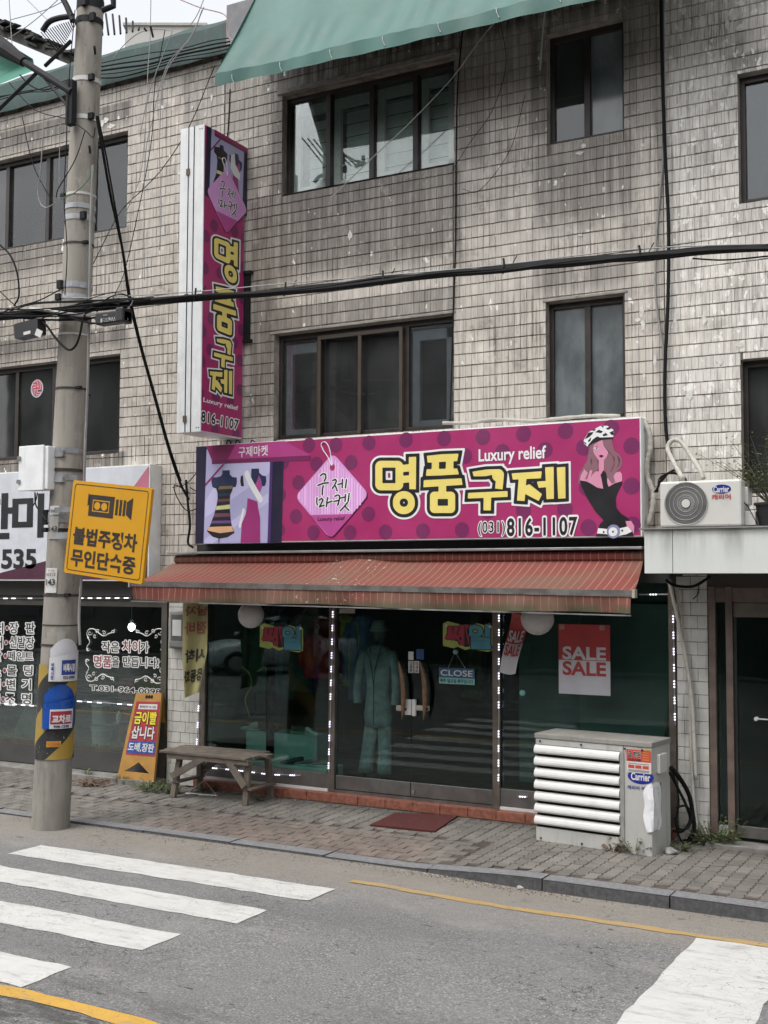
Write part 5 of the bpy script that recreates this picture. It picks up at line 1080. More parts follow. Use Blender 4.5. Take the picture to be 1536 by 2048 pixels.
DP = front(.008)
Lw = mat('window_letter_white', (.8, .8, .78), .5); Lb = mat('window_letter_dark', (.025, .022, .02), .5)
def wt(s_, r, m_=Lb, o=.10, off=.02): text(s_, DP, r, m_, dc, .004, off, o, Lw)
rows = [('지', '장', (20, 36), '판', (52, 69), 1245, 1267, 14.5), ('배', '신발장', (20, 68), None, None, 1273, 1297, 12.5), ('칼', '페인트', (16, 66), None, None, 1302, 1322, 11), ('스', '몰', (15, 33), '딩', (49, 65), 1331, 1351, 9.5), ('기', '변', (14, 30), '기', (45, 62), 1358, 1379, 8), ('기', '조', (12, 29), '명', (45, 62), 1387, 1409, 6.5)]
b = MB(); bo = MB()
for c0, s1, r1, s2, r2, ya, yb, dx in rows:
    wt(s1, (r1[0], ya, r1[1], yb)); wt(c0, (dx-25, ya, dx-8, yb))
    if s2: wt(s2, (r2[0], ya, r2[1], yb))
    c = DP.px(dx, (ya+yb)/2); MB().disc(DP, c, .026, .026, .0035).build('bullet', DRED, dc, fixn=False); MB().disc(DP, c, .033, .033, .0025).build('bullet_outline', Lw, dc, fixn=False)

wt('작은', (205, 1283, 238, 1305)); wt('차이', (246, 1281, 280, 1305), DRED); wt('가', (282, 1284, 297, 1305)); wt('명품', (189, 1311, 223, 1335), DRED); wt('을', (225, 1314, 238, 1333)); wt('만듭니다!', (247, 1313, 317, 1336)); wt('T.031-964-0098', (181, 1370, 322, 1389), o=.09)
def spiral(c, r0, turns, s_, a0):
    return [(c[0]+s_*r0*(1-t)*math.cos(a0+t*turns*6.28), c[1]+r0*(1-t)*math.sin(a0+t*turns*6.28)) for t in np.linspace(0, .85, 14)]
b = MB()
def curl(pts, r_=.0055): b.tube([DP.P(*DP.px(x, y), .004) for x, y in pts], r_, 4)
for (cx, cy, sx_, sy_) in ((172, 1268, 1, 1), (330, 1268, -1, 1), (170, 1352, 1, -1), (328, 1356, -1, -1)):
    f_ = lambda L_: [(cx+sx_*x, cy+sy_*y) for x, y in L_]
    main = [(6, 8), (2, 0), (6, -9), (16, -10), (26, -2), (36, 4), (46, -1), (56, -4), (58, -10)]
    curl([tuple(v)[:2] for v in smooth_path([(x, y, 0) for x, y in f_(main)], 4)])
    for q in ((8, -2, 5, 0), (24, -6, 4.5, 2), (36, -2, 4.5, 4), (18, 4, 4, 1), (55, -4, 4, 3)): curl(f_(spiral((q[0], q[1]), q[2], 1.2, 1, q[3])), .0045)
    curl([tuple(v)[:2] for v in smooth_path([(x, y, 0) for x, y in f_([(3, 6), (8, 16), (2, 26), (5, 34)])], 4)]); curl(f_(spiral((4, 30), 4.5, 1.2, 1, 0)), .0045); b.build('scroll_ornament', Lw, dc); b = MB()
# goods behind that glass
p = at(263, 1254, .5); t = T('light_bulb', 'lit white bulb hanging inside the decorating shop', 'light bulb', p); n = 10
MB().lathe([(.042*math.sin(math.pi*i/n), -.05*math.cos(math.pi*i/n)) for i in range(n+1)], p, 16).build('bulb', mat('lit_bulb', (.95, .97, 1), .3, emit=14), t, smooth=True); MB().lathe([(.02, .045), (.02, .09), (.004, .1), (.004, .3)], p, 10).build('socket', WHT, t)
def bucket(px, py, y, r_, h, c, label, stack=0, txt=None):
    p = atz(px, py, .1); z = .1+stack; x = at(px, py, y).x; t = T('bucket', label, 'bucket', (x, y, z))
    MB().lathe([(0, 0), (r_*.85, 0), (r_, h), (r_*1.06, h), (r_*1.06, h+.012), (r_*.98, h+.012), (r_*.93, h-.02), (0, h-.03)], (x, y, z), 24).build('bucket_body', mat('bucket_'+label[:5], c, .4), t, smooth=False)
    MB().lathe([(r_*.99, h*.84), (r_*1.04, h*.84), (r_*1.04, h*.88), (r_*.99, h*.88)], (x, y, z), 24).build('rim', WHT, t)
    return t, x, y, z
bucket(203, 1500, .35, .13, .22, (.5, .52, .52), 'white lettered paint bucket at the bottom of the stack', .2); bucket(200, 1470, .35, .11, .28, (.3, .31, .3), 'grey bucket stacked on the white paint bucket', .44)
MB().box(-10.1, -9.2, .15, .6, .1, .295).build('bench_shelf', mat('dark_timber', (.04, .035, .03), .7), dc)
text('CERAMIC', front(.22), (180, 1487, 222, 1499), Lb, dc, .001, .02)
for (a, c, y, col, lb) in (((238, 1355), (268, 1430), .9, (.25, .025, .02), 'red board'), ((262, 1352), (320, 1430), 1.0, (.2, .18, .04), 'mustard board')):
    x0, x1, z0, z1 = px_box(a, c, y); tag(MB().box(x0, x1, y, y+.03, .1, z1).build('sample_board', mat(lb, col, .7)), lb+' leaning upright inside the decorating shop', 'board')
x0, x1, z0, z1 = px_box((232, 1418), (243, 1446), .3); t = T('bottle', 'small white bottle beside the stacked buckets behind glass', 'bottle', (x0, .3, z0)); MB().lathe([(0, 0), (.03, 0), (.032, .02), (.032, .1), (.015, .125), (.012, .15), (0, .15)], ((x0+x1)/2, .3, z0), 14).build('bottle_body', WHT, t, smooth=True); MB().box(x0-.03, x1+.03, .25, .6, z0-.02, z0).build('ledge', OLV, t)
# sack
t = T('sack', 'grey cloth sack slumped inside the left window', 'sack', (-11.2, .4, .3)); secs = []
for z, w_, d in ((.30, .34, .16), (.42, .33, .17), (.6, .24, .14), (.75, .14, .1), (.86, .07, .06), (.92, .09, .07)): secs.append([(-11.15+w_*math.cos(a)*(1+.06*math.sin(5*a+z*9)), .4+d*math.sin(a), z) for a in [2*math.pi*j/20 for j in range(20)]])
loft(MB(), secs).build('sack_body', mat('sack_cloth', (.16, .16, .155), .9, var=.2, bump=.4), t, smooth=True)
# ------------------------------------------------------------ right-hand doorway
rd = T('shopfront', 'brown-framed glass doorway under the white entrance canopy', 'shopfront', (-2, 0, 0))
shop_room(rd, -2.5, 1.2, 2.6, .02, 2.45, mat('lobby_wall', (.12, .14, .13), .9), mat('lobby_floor', (.06, .055, .05), .5))
BRN = mat('pinkish_brown_frame', (.17, .125, .105), .5, .2, var=.2, scale=9, grime=.35, gcol=(.08, .06, .05), streak=True)
for x in (-2.52, -2.37, -1.35): MB().box(x-.03, x+.03, -.035, .06, .03, 2.27).build('post', BRN, rd, bevel=.003)
MB().box(-2.55, 1.2, -.02, .05, 2.13, 2.26).build('header', BRN, rd, bevel=.003)
MB().box(-2.49, -2.40, .0, .04, .08, .16).build('side_rail', WHT, rd); MB().box(-2.49, -2.40, .012, .02, .16, 2.13).build('side_pane', GT, rd)
MB().box(-2.335, -1.385, -.01, .035, .07, .17).build('door_rail', ST, rd, bevel=.002); MB().box(-2.335, -1.385, -.01, .035, 2.0, 2.125).build('door_rail', mat('worn_rail', (.15, .13, .11), .5, grime=.5, gcol=(.05, .07, .07)), rd, bevel=.002)
MB().box(-2.335, -2.31, -.01, .035, .17, 2.0).build('door_stile', BLKP, rd); MB().box(-2.31, -1.385, .008, .016, .17, 2.0).build('glass_door', GT, rd)
p = at(1512, 1438, -.05); MB().tube([(p.x, -.05, p.z), (p.x+.3, -.05, p.z)], .008, 8).build('door_handle', ALU, rd); MB().lathe([(0, -.06), (.018, -.055), (.018, -.01), (.012, 0)], (p.x, 0, p.z), 12, 'Y').build('handle_rose', WHT, rd)
x0, x1, z0, z1 = px_box((1477, 1209), (1490, 1214)); MB().box(x0, x1, -.0, .006, z0, z1).build('door_label', WHT, rd)
MB().box(-1.3, 1.2, 0, .02, .1, 2.13).build('window_pane', GT, rd)
MB().box(-2.56, 1.3, -.22, .1, -.1, .035).build('doorstep', mat('ledge', (.2, .19, .175), .9), rd, bevel=.006)
# ------------------------------------------------------------ utility pole
PX, PY = -8.34, -2.19; LEAN = .039
def pc_(z): return Vector((PX+LEAN*z, PY, z))
def pr_(z): return .181-.0066*max(z, 0)
def concrete():
    k = N('pole_concrete'); c = k.mix(k.noise(k.pos(2, 2, .6), 1, 5), (.25, .23, .195), (.33, .305, .265)); c = k.mix(k.ramp(k.noise(k.pos(9, 9, 1.2), 1, 6, .7), .45, .7, 0, .7), c, (.14, .13, .115)); c = k.mix(k.ramp(k.noise(k.pos(3, 3, 2), 1, 6, .75), .55, .62, 0, .3), c, (.42, .40, .36)); c = k.mix(k.ramp(k.noise(k.pos(30, 30, 10), 1, 3), .68, .72, 0, .6), c, (.07, .065, .06))
    c = k.mix(k.ramp(k.noise(k.pos(25, 25, 25), 1, 3), .68, .75, 0, .5), c, (.5, .48, .44)); s = k.n('SeparateXYZ'); k.l(k.geo.outputs['Position'], s.inputs[0])
    c = k.mix(k.math('MULTIPLY', k.ramp(s.outputs[2], 3.2, 1.6), k.ramp(k.noise(k.pos(6, 6, 3), 1, 5), .35, .7, .1, .5)), c, (.16, .155, .145))
    k.l(c, k.b.inputs['Base Color']); k.b.inputs['Roughness'].default_value = .85; k.bump(k.noise(k.pos(50, 50, 50), 1, 5), .35, .004); return k.m
pole = T('utility_pole', 'leaning grey concrete utility pole with yellow-black wrap and steel bands', 'utility pole', (PX, PY, -.08))
b = MB(); zs = [-.1, .3, .62, 1.5, 3, 5, 7, 10.5]; n = 28
b.v = [tuple(pc_(z)+Vector((pr_(z)*math.cos(2*math.pi*j/n), pr_(z)*math.sin(2*math.pi*j/n), 0))) for z in zs for j in range(n)]
for k_ in range(len(zs)-1):
    for j in range(n): e = k_*n; b.f.append((e+j, e+(j+1) % n, e+n+(j+1) % n, e+n+j))
b.build('pole', concrete(), pole, smooth=True)
def band(z, h, m_, name='band', t_=.006, tilt=0.0, parent=pole, bolt=None):
    b = MB(); n = 28
    for j in range(n):
        a, c = 2*math.pi*j/n, 2*math.pi*(j+1)/n; q = []
        for (an, zz) in ((a, 0), (c, 0), (c, h), (a, h)):
            z2 = z+zz+tilt*math.cos(an); q.append(tuple(pc_(z2)+Vector(((pr_(z2)+t_)*math.cos(an), (pr_(z2)+t_)*math.sin(an), 0))))
        b.quad(*q)
    o = b.build(name, m_, parent, smooth=True)
    if bolt is not None:
        p = pc_(z+h/2)+Vector((math.cos(bolt), math.sin(bolt), 0))*(pr_(z)+.02); MB().box(p.x-.03, p.x+.03, p.y-.025, p.y+.015, p.z-h*.7, p.z+h*.7).build('bolt', KGREY, o, bevel=.004)
    return o
GALV = mat('galvanised', (.38, .39, .4), .4, .6, var=.2, grime=.4); RUST = mat('rusty_chain', (.06, .05, .045), .7, .3, var=.4); WBAND = mat('white_band', (.58, .57, .54), .6)
def pz(y_): return at(150, y_, PY).z
for y_, h, m_, a in ((22, .1, KGREY, -1.2), (56, .06, KGREY, -.6), (172, .045, WBAND, -.5), (247, .045, WBAND, -.4), (396, .025, WBAND, -2.4), (420, .05, GALV, None), (442, .055, GALV, -.6), (493, .02, RUST, -.4), (575, .06, GALV, -2.0), (598, .045, GALV, -2.2), (640, .055, KGREY, None), (672, .02, WBAND, None), (779, .02, RUST, -.4), (903, .05, GALV, -2.3), (941, .03, RUST, None), (956, .055, GALV, -2.3), (1035, .1, GALV, -2.5), (1060, .03, KGREY, -2.3), (1190, .025, RUST, -.5), (1250, .012, RUST, None), (1290, .02, RUST, None)): band(pz(y_)-h/2, h, m_, 'chain' if m_ is RUST else 'band', tilt=-.004, bolt=a)
CF = math.atan2(-DC-PY, 0-PX)
# diagonal yellow and black wrap
def wrapmat(name, c, g):
    k = N(name); vo = k.n('TexVoronoi'); k.l(k.pos(75, 75, 75), vo.inputs['Vector']); d = k.ramp(vo.outputs['Distance'], .25, .4)
    cc = k.mix(k.math('MULTIPLY', d, .5), c, tuple(x*.45 for x in c)); cc = k.mix(k.ramp(k.noise(k.pos(7, 7, 4), 1, 5, .7), .48, .7, 0, .7), cc, g); sp = k.ramp(k.noise(k.pos(38, 38, 38), 1, 2), .68, .72, 0, .7)
    cc = k.mix(sp, cc, (.4, .4, .4)); k.l(cc, k.b.inputs['Base Color']); k.b.inputs['Roughness'].default_value = .6; k.bump(vo.outputs['Distance'], .5, .004); return k.m
WY, WK = wrapmat('wrap_yellow', (.46, .30, .045), (.25, .2, .1)), wrapmat('wrap_black', (.022, .022, .024), (.06, .058, .055))
bY, bK = MB(), MB(); n = 48; z0w, z1w = .60, 1.50; per = .55; off_ = .955-1.1*(CF-math.pi/2+math.pi)/(2*math.pi)
for j in range(n):
    a0, a1 = -math.pi+2*math.pi*j/n, -math.pi+2*math.pi*(j+1)/n
    f_ = lambda a: off_+1.1*(a+math.pi)/(2*math.pi)  # two bands per turn
    for k_ in range(-5, 5):
        for s0, s1, bb in ((0, .52, bK), (.52, 1, bY)):
            lo0, lo1 = f_(a0)+per*(k_+s0), f_(a1)+per*(k_+s0); hi0, hi1 = lo0+per*(s1-s0), lo1+per*(s1-s0)
            c_ = lambda z: max(z0w, min(z1w, z))
            if c_(hi0)-c_(lo0) < 1e-4 and c_(hi1)-c_(lo1) < 1e-4: continue
            q = [(a0, c_(lo0)), (a1, c_(lo1)), (a1, c_(hi1)), (a0, c_(hi0))]
            bb.tag_ = getattr(bb, 'tag_', {}); bb.tag_[len(bb.v)] = k_
            bb.quad(*[tuple(pc_(z)+Vector(((pr_(z)+.008)*math.cos(a), (pr_(z)+.008)*math.sin(a), 0))) for a, z in q])
def split_bands(bb, name, m_):
    grp = {}
    for f__ in bb.f: grp.setdefault(bb.tag_[f__[0]], []).append(f__)
    for k__, fs in grp.items():
        o_ = MB()
        for f__ in fs: o_.quad(*[bb.v[i] for i in f__])
        o_.build(name, m_, pole, smooth=True)
split_bands(bY, 'yellow_wrap', WY); split_bands(bK, 'black_wrap', WK)
# things fixed to the pole live in a frame facing the camera side of the pole
def cyl_patch(th0, th1, z0, z1, r_, m_, name, parent, nseg=8, ztop=None):
    b = MB()
    for j in range(nseg):
        q = []
        for t, zz in ((j, 0), ((j+1), 0), ((j+1), 1), (j, 1)):
            a = th0+(th1-th0)*t/nseg; z = z0+((z1 if ztop is None else ztop((t/nseg)))-z0)*zz; c = pc_(z); q.append((c.x+r_(z)*math.cos(a), c.y+r_(z)*math.sin(a), z))
        b.quad(*q)
    return b.build(name, m_, parent, smooth=True)
def pole_text(s_, th0, th1, z0, z1, r_, m_, parent, off=.02):
    v, f = textmesh(s_, off); xs = [p[0] for p in v]; ys = [p[1] for p in v]; b = MB()
    for x, y in v:
        a = th0+(th1-th0)*(x-min(xs))/(max(xs)-min(xs)); z = z0+(z1-z0)*(y-min(ys))/(max(ys)-min(ys)); c = pc_(z); b.v.append((c.x+r_*math.cos(a), c.y+r_*math.sin(a), z))
    b.f = list(f); return b.build('lettering', m_, parent, fixn=False)
# angle facing the camera is about -47 deg; the two dispensers sit a little to the right of that
def holder(name, label, z0, z1, th, half, m_, r_):
    t = T(name, label, 'leaflet box', tuple(pc_(z0)), 'leaflet boxes strapped to the pole'); top = lambda s_: z1-.10*(2*s_-1)**2
    b = MB(); n = 12; rr = r_
    for j in range(n):
        for (ra, rb) in ((rr, rr),):
            q = []
            for tt, zz in ((j, 0), (j+1, 0), (j+1, 1), (j, 1)):
                a = th-half+2*half*tt/n; z = z0+((z1-.0)-z0)*zz if zz == 0 else top(tt/n); c = pc_(z); q.append((c.x+rr*math.cos(a), c.y+rr*math.sin(a), z))
            b.quad(*q)
    b.build('back_plate', m_, t, smooth=True)
    zf = z0+(z1-z0)*.58; ztop = lambda s_: zf+.0+.07*(s_-.2)*(1 if 'blue' in label else .5)
    fb = MB()
    for j in range(n):
        q = []; q2 = []
        for tt, zz in ((j, 0), (j+1, 0), (j+1, 1), (j, 1)):
            a = th-half+2*half*tt/n; z = z0 if zz == 0 else ztop(tt/n); c = pc_(z); R_ = rr+.034*math.sin(math.pi*(.12+.76*tt/n)); q.append((c.x+R_*math.cos(a), c.y+R_*math.sin(a), z))
        fb.quad(*q)
        a0, a1 = th-half+2*half*j/n, th-half+2*half*(j+1)/n; c = pc_(z0); fb.quad(q[0], q[1], (c.x+rr*math.cos(a1), c.y+rr*math.sin(a1), z0), (c.x+rr*math.cos(a0), c.y+rr*math.sin(a0), z0))
    for e in (-1, 1):
        a = th+e*half; c = pc_(z0); R_ = rr+.034*math.sin(math.pi*.12); zt = ztop(0 if e < 0 else 1); fb.quad((c.x+rr*math.cos(a), c.y+rr*math.sin(a), z0), (c.x+R_*math.cos(a), c.y+R_*math.sin(a), z0), (c.x+R_*math.cos(a), c.y+R_*math.sin(a), zt), (c.x+rr*math.cos(a), c.y+rr*math.sin(a), zt))
    fb.build('pocket', m_, t, smooth=False); return t, rr
def zz_(y_): return atz(130, 1645, -.08).z+(1645-y_)/207.0-.0
HW = mat('white_holder', (.6, .6, .62), .35, var=.05, grime=.2); HB = mat('blue_holder', (.01, .07, .33), .3, var=.15)
def hp(py): return at(130, py, PY-.15).z
tW, rW = holder('leaflet_box', 'white wall-pocket leaflet box with blue label on the concrete pole', hp(1364), hp(1278), CF+R(20), R(46), HW, .185)
tB, rB = holder('leaflet_box', 'blue leaflet box with red and white label on the concrete pole', hp(1460), hp(1370), CF+R(10), R(48), HB, .187)
def lbl(t, th0, th1, z0, z1, extra, m_, name='label_print'):
    b = MB(); n = 8
    for j in range(n):
        q = []
        for tt, zz in ((j, z0), (j+1, z0), (j+1, z1), (j, z1)):
            a = th0+(th1-th0)*tt/n; c = pc_(zz); q.append((c.x+(.187+.0365+extra)*math.cos(a), c.y+(.187+.0365+extra)*math.sin(a), zz))
        b.quad(*q)
    return b.build(name, m_, t, smooth=True, fixn=False)
BLU = mat('navy_label', (.015, .03, .22), .5)
z0, z1 = hp(1362), hp(1280); th = CF+R(24)
lbl(tW, th-R(18), th+R(22), hp(1360), hp(1324), .0, HW); lbl(tW, th-R(16), th+R(21), hp(1351), hp(1321), .001, BLU); pole_text('벼룩시장', th-R(12), th+R(19), hp(1345), hp(1328), .187+.0395, WHT, tW, .05); pole_text('922-2000', th-R(12), th+R(19), hp(1359), hp(1353), .187+.0392, BLKP, tW, .04); pole_text('벼\n룩\n시\n장', th-R(42), th-R(34), hp(1360), hp(1326), .187+.0345, BLU, tW, .04)
th = CF+R(9)
lbl(tB, th-R(24), th+R(34), hp(1459), hp(1420), .0, HW); lbl(tB, th-R(22), th+R(31), hp(1450), hp(1424), .001, mat('crimson_label', (.3, .015, .04), .5)); pole_text('교차로', th-R(18), th+R(29), hp(1448), hp(1431), .187+.0395, WHT, tB, .05); pole_text('908-1238', th-R(14), th+R(24), hp(1457.5), hp(1452), .187+.0392, BLKP, tB, .04)
# small notices on the pole
ORG = mat('orange_sticker', (.5, .26, .03), .6)
cyl_patch(CF-R(22), CF-R(6), hp(1425), hp(1385), lambda z: pr_(z)+.012, ORG, 'notice', pole); cyl_patch(CF-R(24), CF+R(18), hp(1497), hp(1485), lambda z: pr_(z)+.012, ORG, 'notice', pole); pole_text('무인단속', CF-R(20), CF+R(14), hp(1495), hp(1487), .2, mat('red_orange', (.45, .08, .02), .6), pole, .02)
cyl_patch(CF-R(62), CF-R(18), hp(1186), hp(1136), lambda z: pr_(z)+.009, WHT, 'notice', pole); pole_text('143', CF-R(54), CF-R(22), hp(1171), hp(1158), .187, BLKP, pole, .03); pole_text('0331S', CF-R(54), CF-R(22), hp(1152), hp(1146), .187, BLKP, pole, .01); pole_text('위험', CF-R(50), CF-R(26), hp(1143), hp(1139), .187, RED, pole, .01)
cyl_patch(CF-R(60), CF-R(22), hp(1029), hp(1011), lambda z: pr_(z)+.010, WHT, 'notice', pole); cyl_patch(CF-R(60), CF-R(22), hp(1078), hp(1032), lambda z: pr_(z)+.008, mat('old_notice', (.35, .34, .31), .7, grime=.4), 'notice', pole); pole_text('143', CF-R(52), CF-R(24), hp(1063), hp(1052), .185, BLKP, pole, .02); pole_text('1843', CF-R(54), CF-R(26), hp(1025), hp(1018), .187, BLKP, pole)
cyl_patch(CF-R(8), CF+R(16), hp(1285), hp(1262), lambda z: pr_(z)+.012, mat('old_notice', (.35, .34, .31), .7, grime=.4), 'notice', pole)
# step bolts and conduit
for y_ in (102, 793, 300): p = at(188 if y_ == 102 else 178, y_, PY-.1); MB().tube([p+Vector((-.03, .05, 0)), p+Vector((.07, -.07, .0))], .012, 6).build('step_bolt', KGREY, pole)
def W3(pts, y=None): return [tuple(at(p[0], p[1], p[2] if len(p) > 2 else y)) for p in pts]
cnd = W3([(186, 330), (182, 420), (180, 520), (178, 640), (175, 780), (170, 900), (167, 1030), (163, 1150), (158, 1230), (160, 1290)], -2.38)
tag(MB().tube(smooth_path(cnd, 4), .013, 6).build('conduit', mat('grey_conduit', (.24, .24, .235), .6, var=.2)), 'thin grey conduit running down the right side of the pole', 'conduit')
# meter / relay box
p, q = at(44, 985, -2.42), at(95, 890, -2.42); t = T('junction_box', 'white weatherproof box clamped to the left of the pole', 'junction box', tuple(p))
MB().box(p.x, q.x+.03, -2.44, -2.26, p.z+.02, q.z-.01).build('box_body', ALW, t, bevel=.008); MB().box(p.x-.012, q.x-.01, -2.462, -2.44, p.z+.01, q.z-.0).build('lid', ALW, t, bevel=.006)
for z in (p.z+.1, q.z-.12): MB().box(p.x-.018, p.x+.022, -2.478, -2.455, z-.015, z+.02).build('latch', ALU, t)
MB().box(q.x+.02, q.x+.14, -2.36, -2.30, q.z-.11, q.z-.05).build('clamp', GALV, t); MB().box(q.x+.02, q.x+.14, -2.36, -2.30, p.z+.09, p.z+.14).build('clamp', GALV, t)
MB().tube(smooth_path(W3([(70, 985), (71, 1008), (78, 1020), (92, 1040)], -2.38), 4), .008, 5).tube(smooth_path(W3([(75, 985), (72, 1000), (66, 1012)], -2.38), 4), .006, 5).build('cable', KGREY, t)
# yellow camera warning sign
an = R(6.6); t = T('warning_sign', 'yellow no-parking enforcement sign with camera pictogram, tilted on the pole', 'sign', (-7.46, -2.45, 2.76)); YP = Plane((-7.46, -2.45, 2.76), (math.cos(an), 0, -math.sin(an)), (math.sin(an), 0, math.cos(an)))
YEL = mat('signal_yellow', (.60, .295, .004), .5, var=.04, scale=2, grime=.15, gcol=(.3, .2, .05), streak=True); SGK = mat('sign_black', (.03, .022, .018), .5)
w2, h2 = .478, .437
def rr_(w_, h_, r_, n=5): return [(sx*(w_-r_)+r_*math.cos(a0+math.pi/2*k_/n), sy*(h_-r_)+r_*math.sin(a0+math.pi/2*k_/n)) for sx, sy, a0 in ((1, 1, 0), (-1, 1, math.pi/2), (-1, -1, math.pi), (1, -1, 3*math.pi/2)) for k_ in range(n+1)]
MB().prism([YP.P(x, y, 0) for x, y in rr_(w2, h2, .02)], (0, .035, 0)).build('panel', YEL, t)
b = MB(); o1, o2 = rr_(w2-.03, h2-.03, .03), rr_(w2-.037, h2-.037, .026)
for i in range(len(o1)): j = (i+1) % len(o1); b.quad(YP.P(*o1[i], .002), YP.P(*o1[j], .002), YP.P(*o2[j], .002), YP.P(*o2[i], .002))
b.build('border', SGK, t, fixn=False)
def yb(x0, x1, y0, y1, m_=SGK, l=.002): MB().quad(YP.P(x0, y0, l), YP.P(x1, y0, l), YP.P(x1, y1, l), YP.P(x0, y1, l)).build('pictogram', m_, t, fixn=False)
yb(-.25, .055, .12, .32); yb(-.205, .0, .165, .275, YEL, .003); yb(-.195, -.01, .175, .265, SGK, .004)
b = MB().disc(YP, (-.145, .22), .036, .036, .005).disc(YP, (-.06, .22), .036, .036, .005); b.build('pictogram', YEL, t, fixn=False)
for x in (.075, .12, .165): yb(x, x+.03, .155, .30)
MB().poly([YP.P(*q, .002) for q in ((.205, .17), (.205, .285), (.275, .33), (.275, .125))]).build('pictogram', SGK, t, fixn=False); MB().poly([YP.P(*q, .002) for q in ((-.27, .21), (-.245, .225), (-.245, .31), (-.27, .33))]).build('pictogram', SGK, t, fixn=False)
text('불법주정차', YP, (-.40, -.155, .37, .0), SGK, t, .002, .035, px=False); text('무인단속중', YP, (-.40, -.36, .375, -.205), SGK, t, .002, .035, px=False)
MB().box(-8.16, -7.9, -2.41, -2.38, 2.7, 2.76).box(-8.16, -7.9, -2.41, -2.38, 2.95, 3.0).build('bracket', GALV, t)
# street lamp arm
t = T('street_lamp', 'black street lamp arm with braces bolted to the upper pole', 'street lamp', tuple(at(146, 210, -2.35)))
p0, p1 = at(139, 165, -2.38), at(150, 250, -2.38); MB().box(p0.x-.0, p1.x+.0, -2.43, -2.36, p1.z, p0.z).build('mounting_plate', KGREY, t, bevel=.004)
a, c = at(143, 184, -2.42), at(48, 124, -2.42); MB().tube([a, c], .035, 10).build('arm', KGREY, t); e = at(-20, 78, -2.42); MB().tube([c, (c+e)/2, e], [.05, .085, .1], 10).box(e.x-.5, e.x+.02, -2.52, -2.3, e.z-.06, e.z+.1).build('lamp_head', KGREY, t)
MB().tube([at(140, 218, -2.42), at(80, 145, -2.42)], .014, 6).tube([at(72, 147, -2.42), at(-12, 228, -2.42)], .02, 6).build('brace', KGREY, t)
# bird spikes round the pole head
t = T('bird_spikes', 'fan of thin bird deterrent spikes around the pole top', 'bird spikes', tuple(pc_(8.0)))
b = MB()
for i in range(9):
    s0, s1 = at(243-4*i, 28+i*3, -1.9), at(225-4.5*i, 100-i*3, -2.1); b.tube([at(205+i*12, 70-.9*i*i*.3, -2.0), at(198+i*13.5, 28-1.5*i+i*i*.9, -1.8)], .011, 5)
b.build('spike', KGREY, t)
b = MB()
for i in range(16): b.tube([at(82+i*4.5, 62-i*1.6+abs(i-8)*.3, -2.5), at(118+i*2.2, 108-i*4.2+i*i*.02, -2.25)], .006, 4)
b.build('spike', KGREY, t)
b = MB().tube(smooth_path(W3([(85, 62), (98, 44), (118, 36), (146, 32)], -2.4), 4), .028, 8); b.build('spike_rail', KGREY, t)
for b in (MB().tube(smooth_path(W3([(122, -10), (135, 15), (146, 42)], -2.4), 4), .03, 8), MB().tube(W3([(90, 132), (142, 82)], -2.35), .02, 6), MB().tube(W3([(226, -8), (227, 12), (206, 20)], -2.3), .03, 8)): b.build('spike_rail', KGREY, t)
# ------------------------------------------------------------ cables
CBL = mat('black_cable', (.008, .008, .009), .75, var=.3, spec=.2); CBG = mat('grey_cable', (.3, .3, .29), .6, var=.15); CBW = mat('white_cable', (.5, .49, .46), .6); 
def cable(label, pts, r_, y=None, m_=CBL, name='cable', k=6): return tag(MB().tube(smooth_path(W3(pts, y), k), r_, 6).build(name, m_), label, 'cable')
t = T('cable_bundle', 'thick black telecom cable bundle spanning the facade from pole to right edge', 'cable', tuple(at(300, 600, -2.45)))
main = [(-60, 640), (60, 628), (150, 618), (215, 614), (300, 603), (400, 594), (520, 588), (640, 577), (768, 562), (880, 551), (1010, 538), (1140, 524), (1290, 513), (1420, 502), (1600, 493)]
b = MB()
for i in range(7):
    a = i*.9; pts = [(x, y_+5.0*math.sin(a+x*.004*(1+i*.2))*(.6+.4*math.sin(x*.01+i))+2*math.sin(x*.02+i*2), -2.45+.03*math.cos(a+x*.004)) for x, y_ in main]; b.tube(smooth_path(W3(pts), 6), .017 if i else .024, 6)
b.build('bundle', CBL, t); MB().tube(smooth_path(W3([(130, 597), (250, 592), (400, 583), (560, 568), (768, 551), (1000, 530), (1280, 498), (1600, 486)], -2.45), 5), .005, 5).build('messenger_wire', CBG, t)
b = MB()
for px, py in ((770, 560), (1012, 536), (1284, 511), (575, 582), (395, 593)):
    p = at(px, py, -2.45); b.tube([p+Vector((-.015, -.03, -.05)), p+Vector((0, -.035, .0)), p+Vector((-.02, 0, .075))], .009, 5).tube([p+Vector((.05, 0, .02)), p+Vector((.09, 0, .085))], .004, 4)
b.build('cable_tie', CBL, t)
cable('slack black cable hanging in a deep loop in front of the pole', [(60, 632), (90, 648), (108, 672), (124, 690), (139, 700), (152, 690), (160, 668), (166, 640), (180, 618), (205, 608), (260, 604)], .011, -2.5)
cable('white sleeved cable strapped across the pole under the bundle', [(60, 618), (80, 619), (100, 622), (125, 626), (160, 630), (200, 628)], .017, -2.49, CBW)
cable('dark cable sagging just below the bundle near the pole', [(-20, 634), (40, 636), (110, 640), (170, 638), (205, 632)], .010, -2.47); cable('dark cable crossing the pole below the white sleeve', [(-20, 628), (60, 622), (120, 630), (170, 644), (210, 648)], .009, -2.5)
cable('thin dark wire rising from the bundle to the pole bracket', [(0, 626), (40, 612), (80, 600), (126, 576)], .006, -2.45); cable('thin wire with a knot crossing above the bundle', [(20, 622), (70, 608), (160, 604), (240, 600), (300, 598)], .006, -2.5)
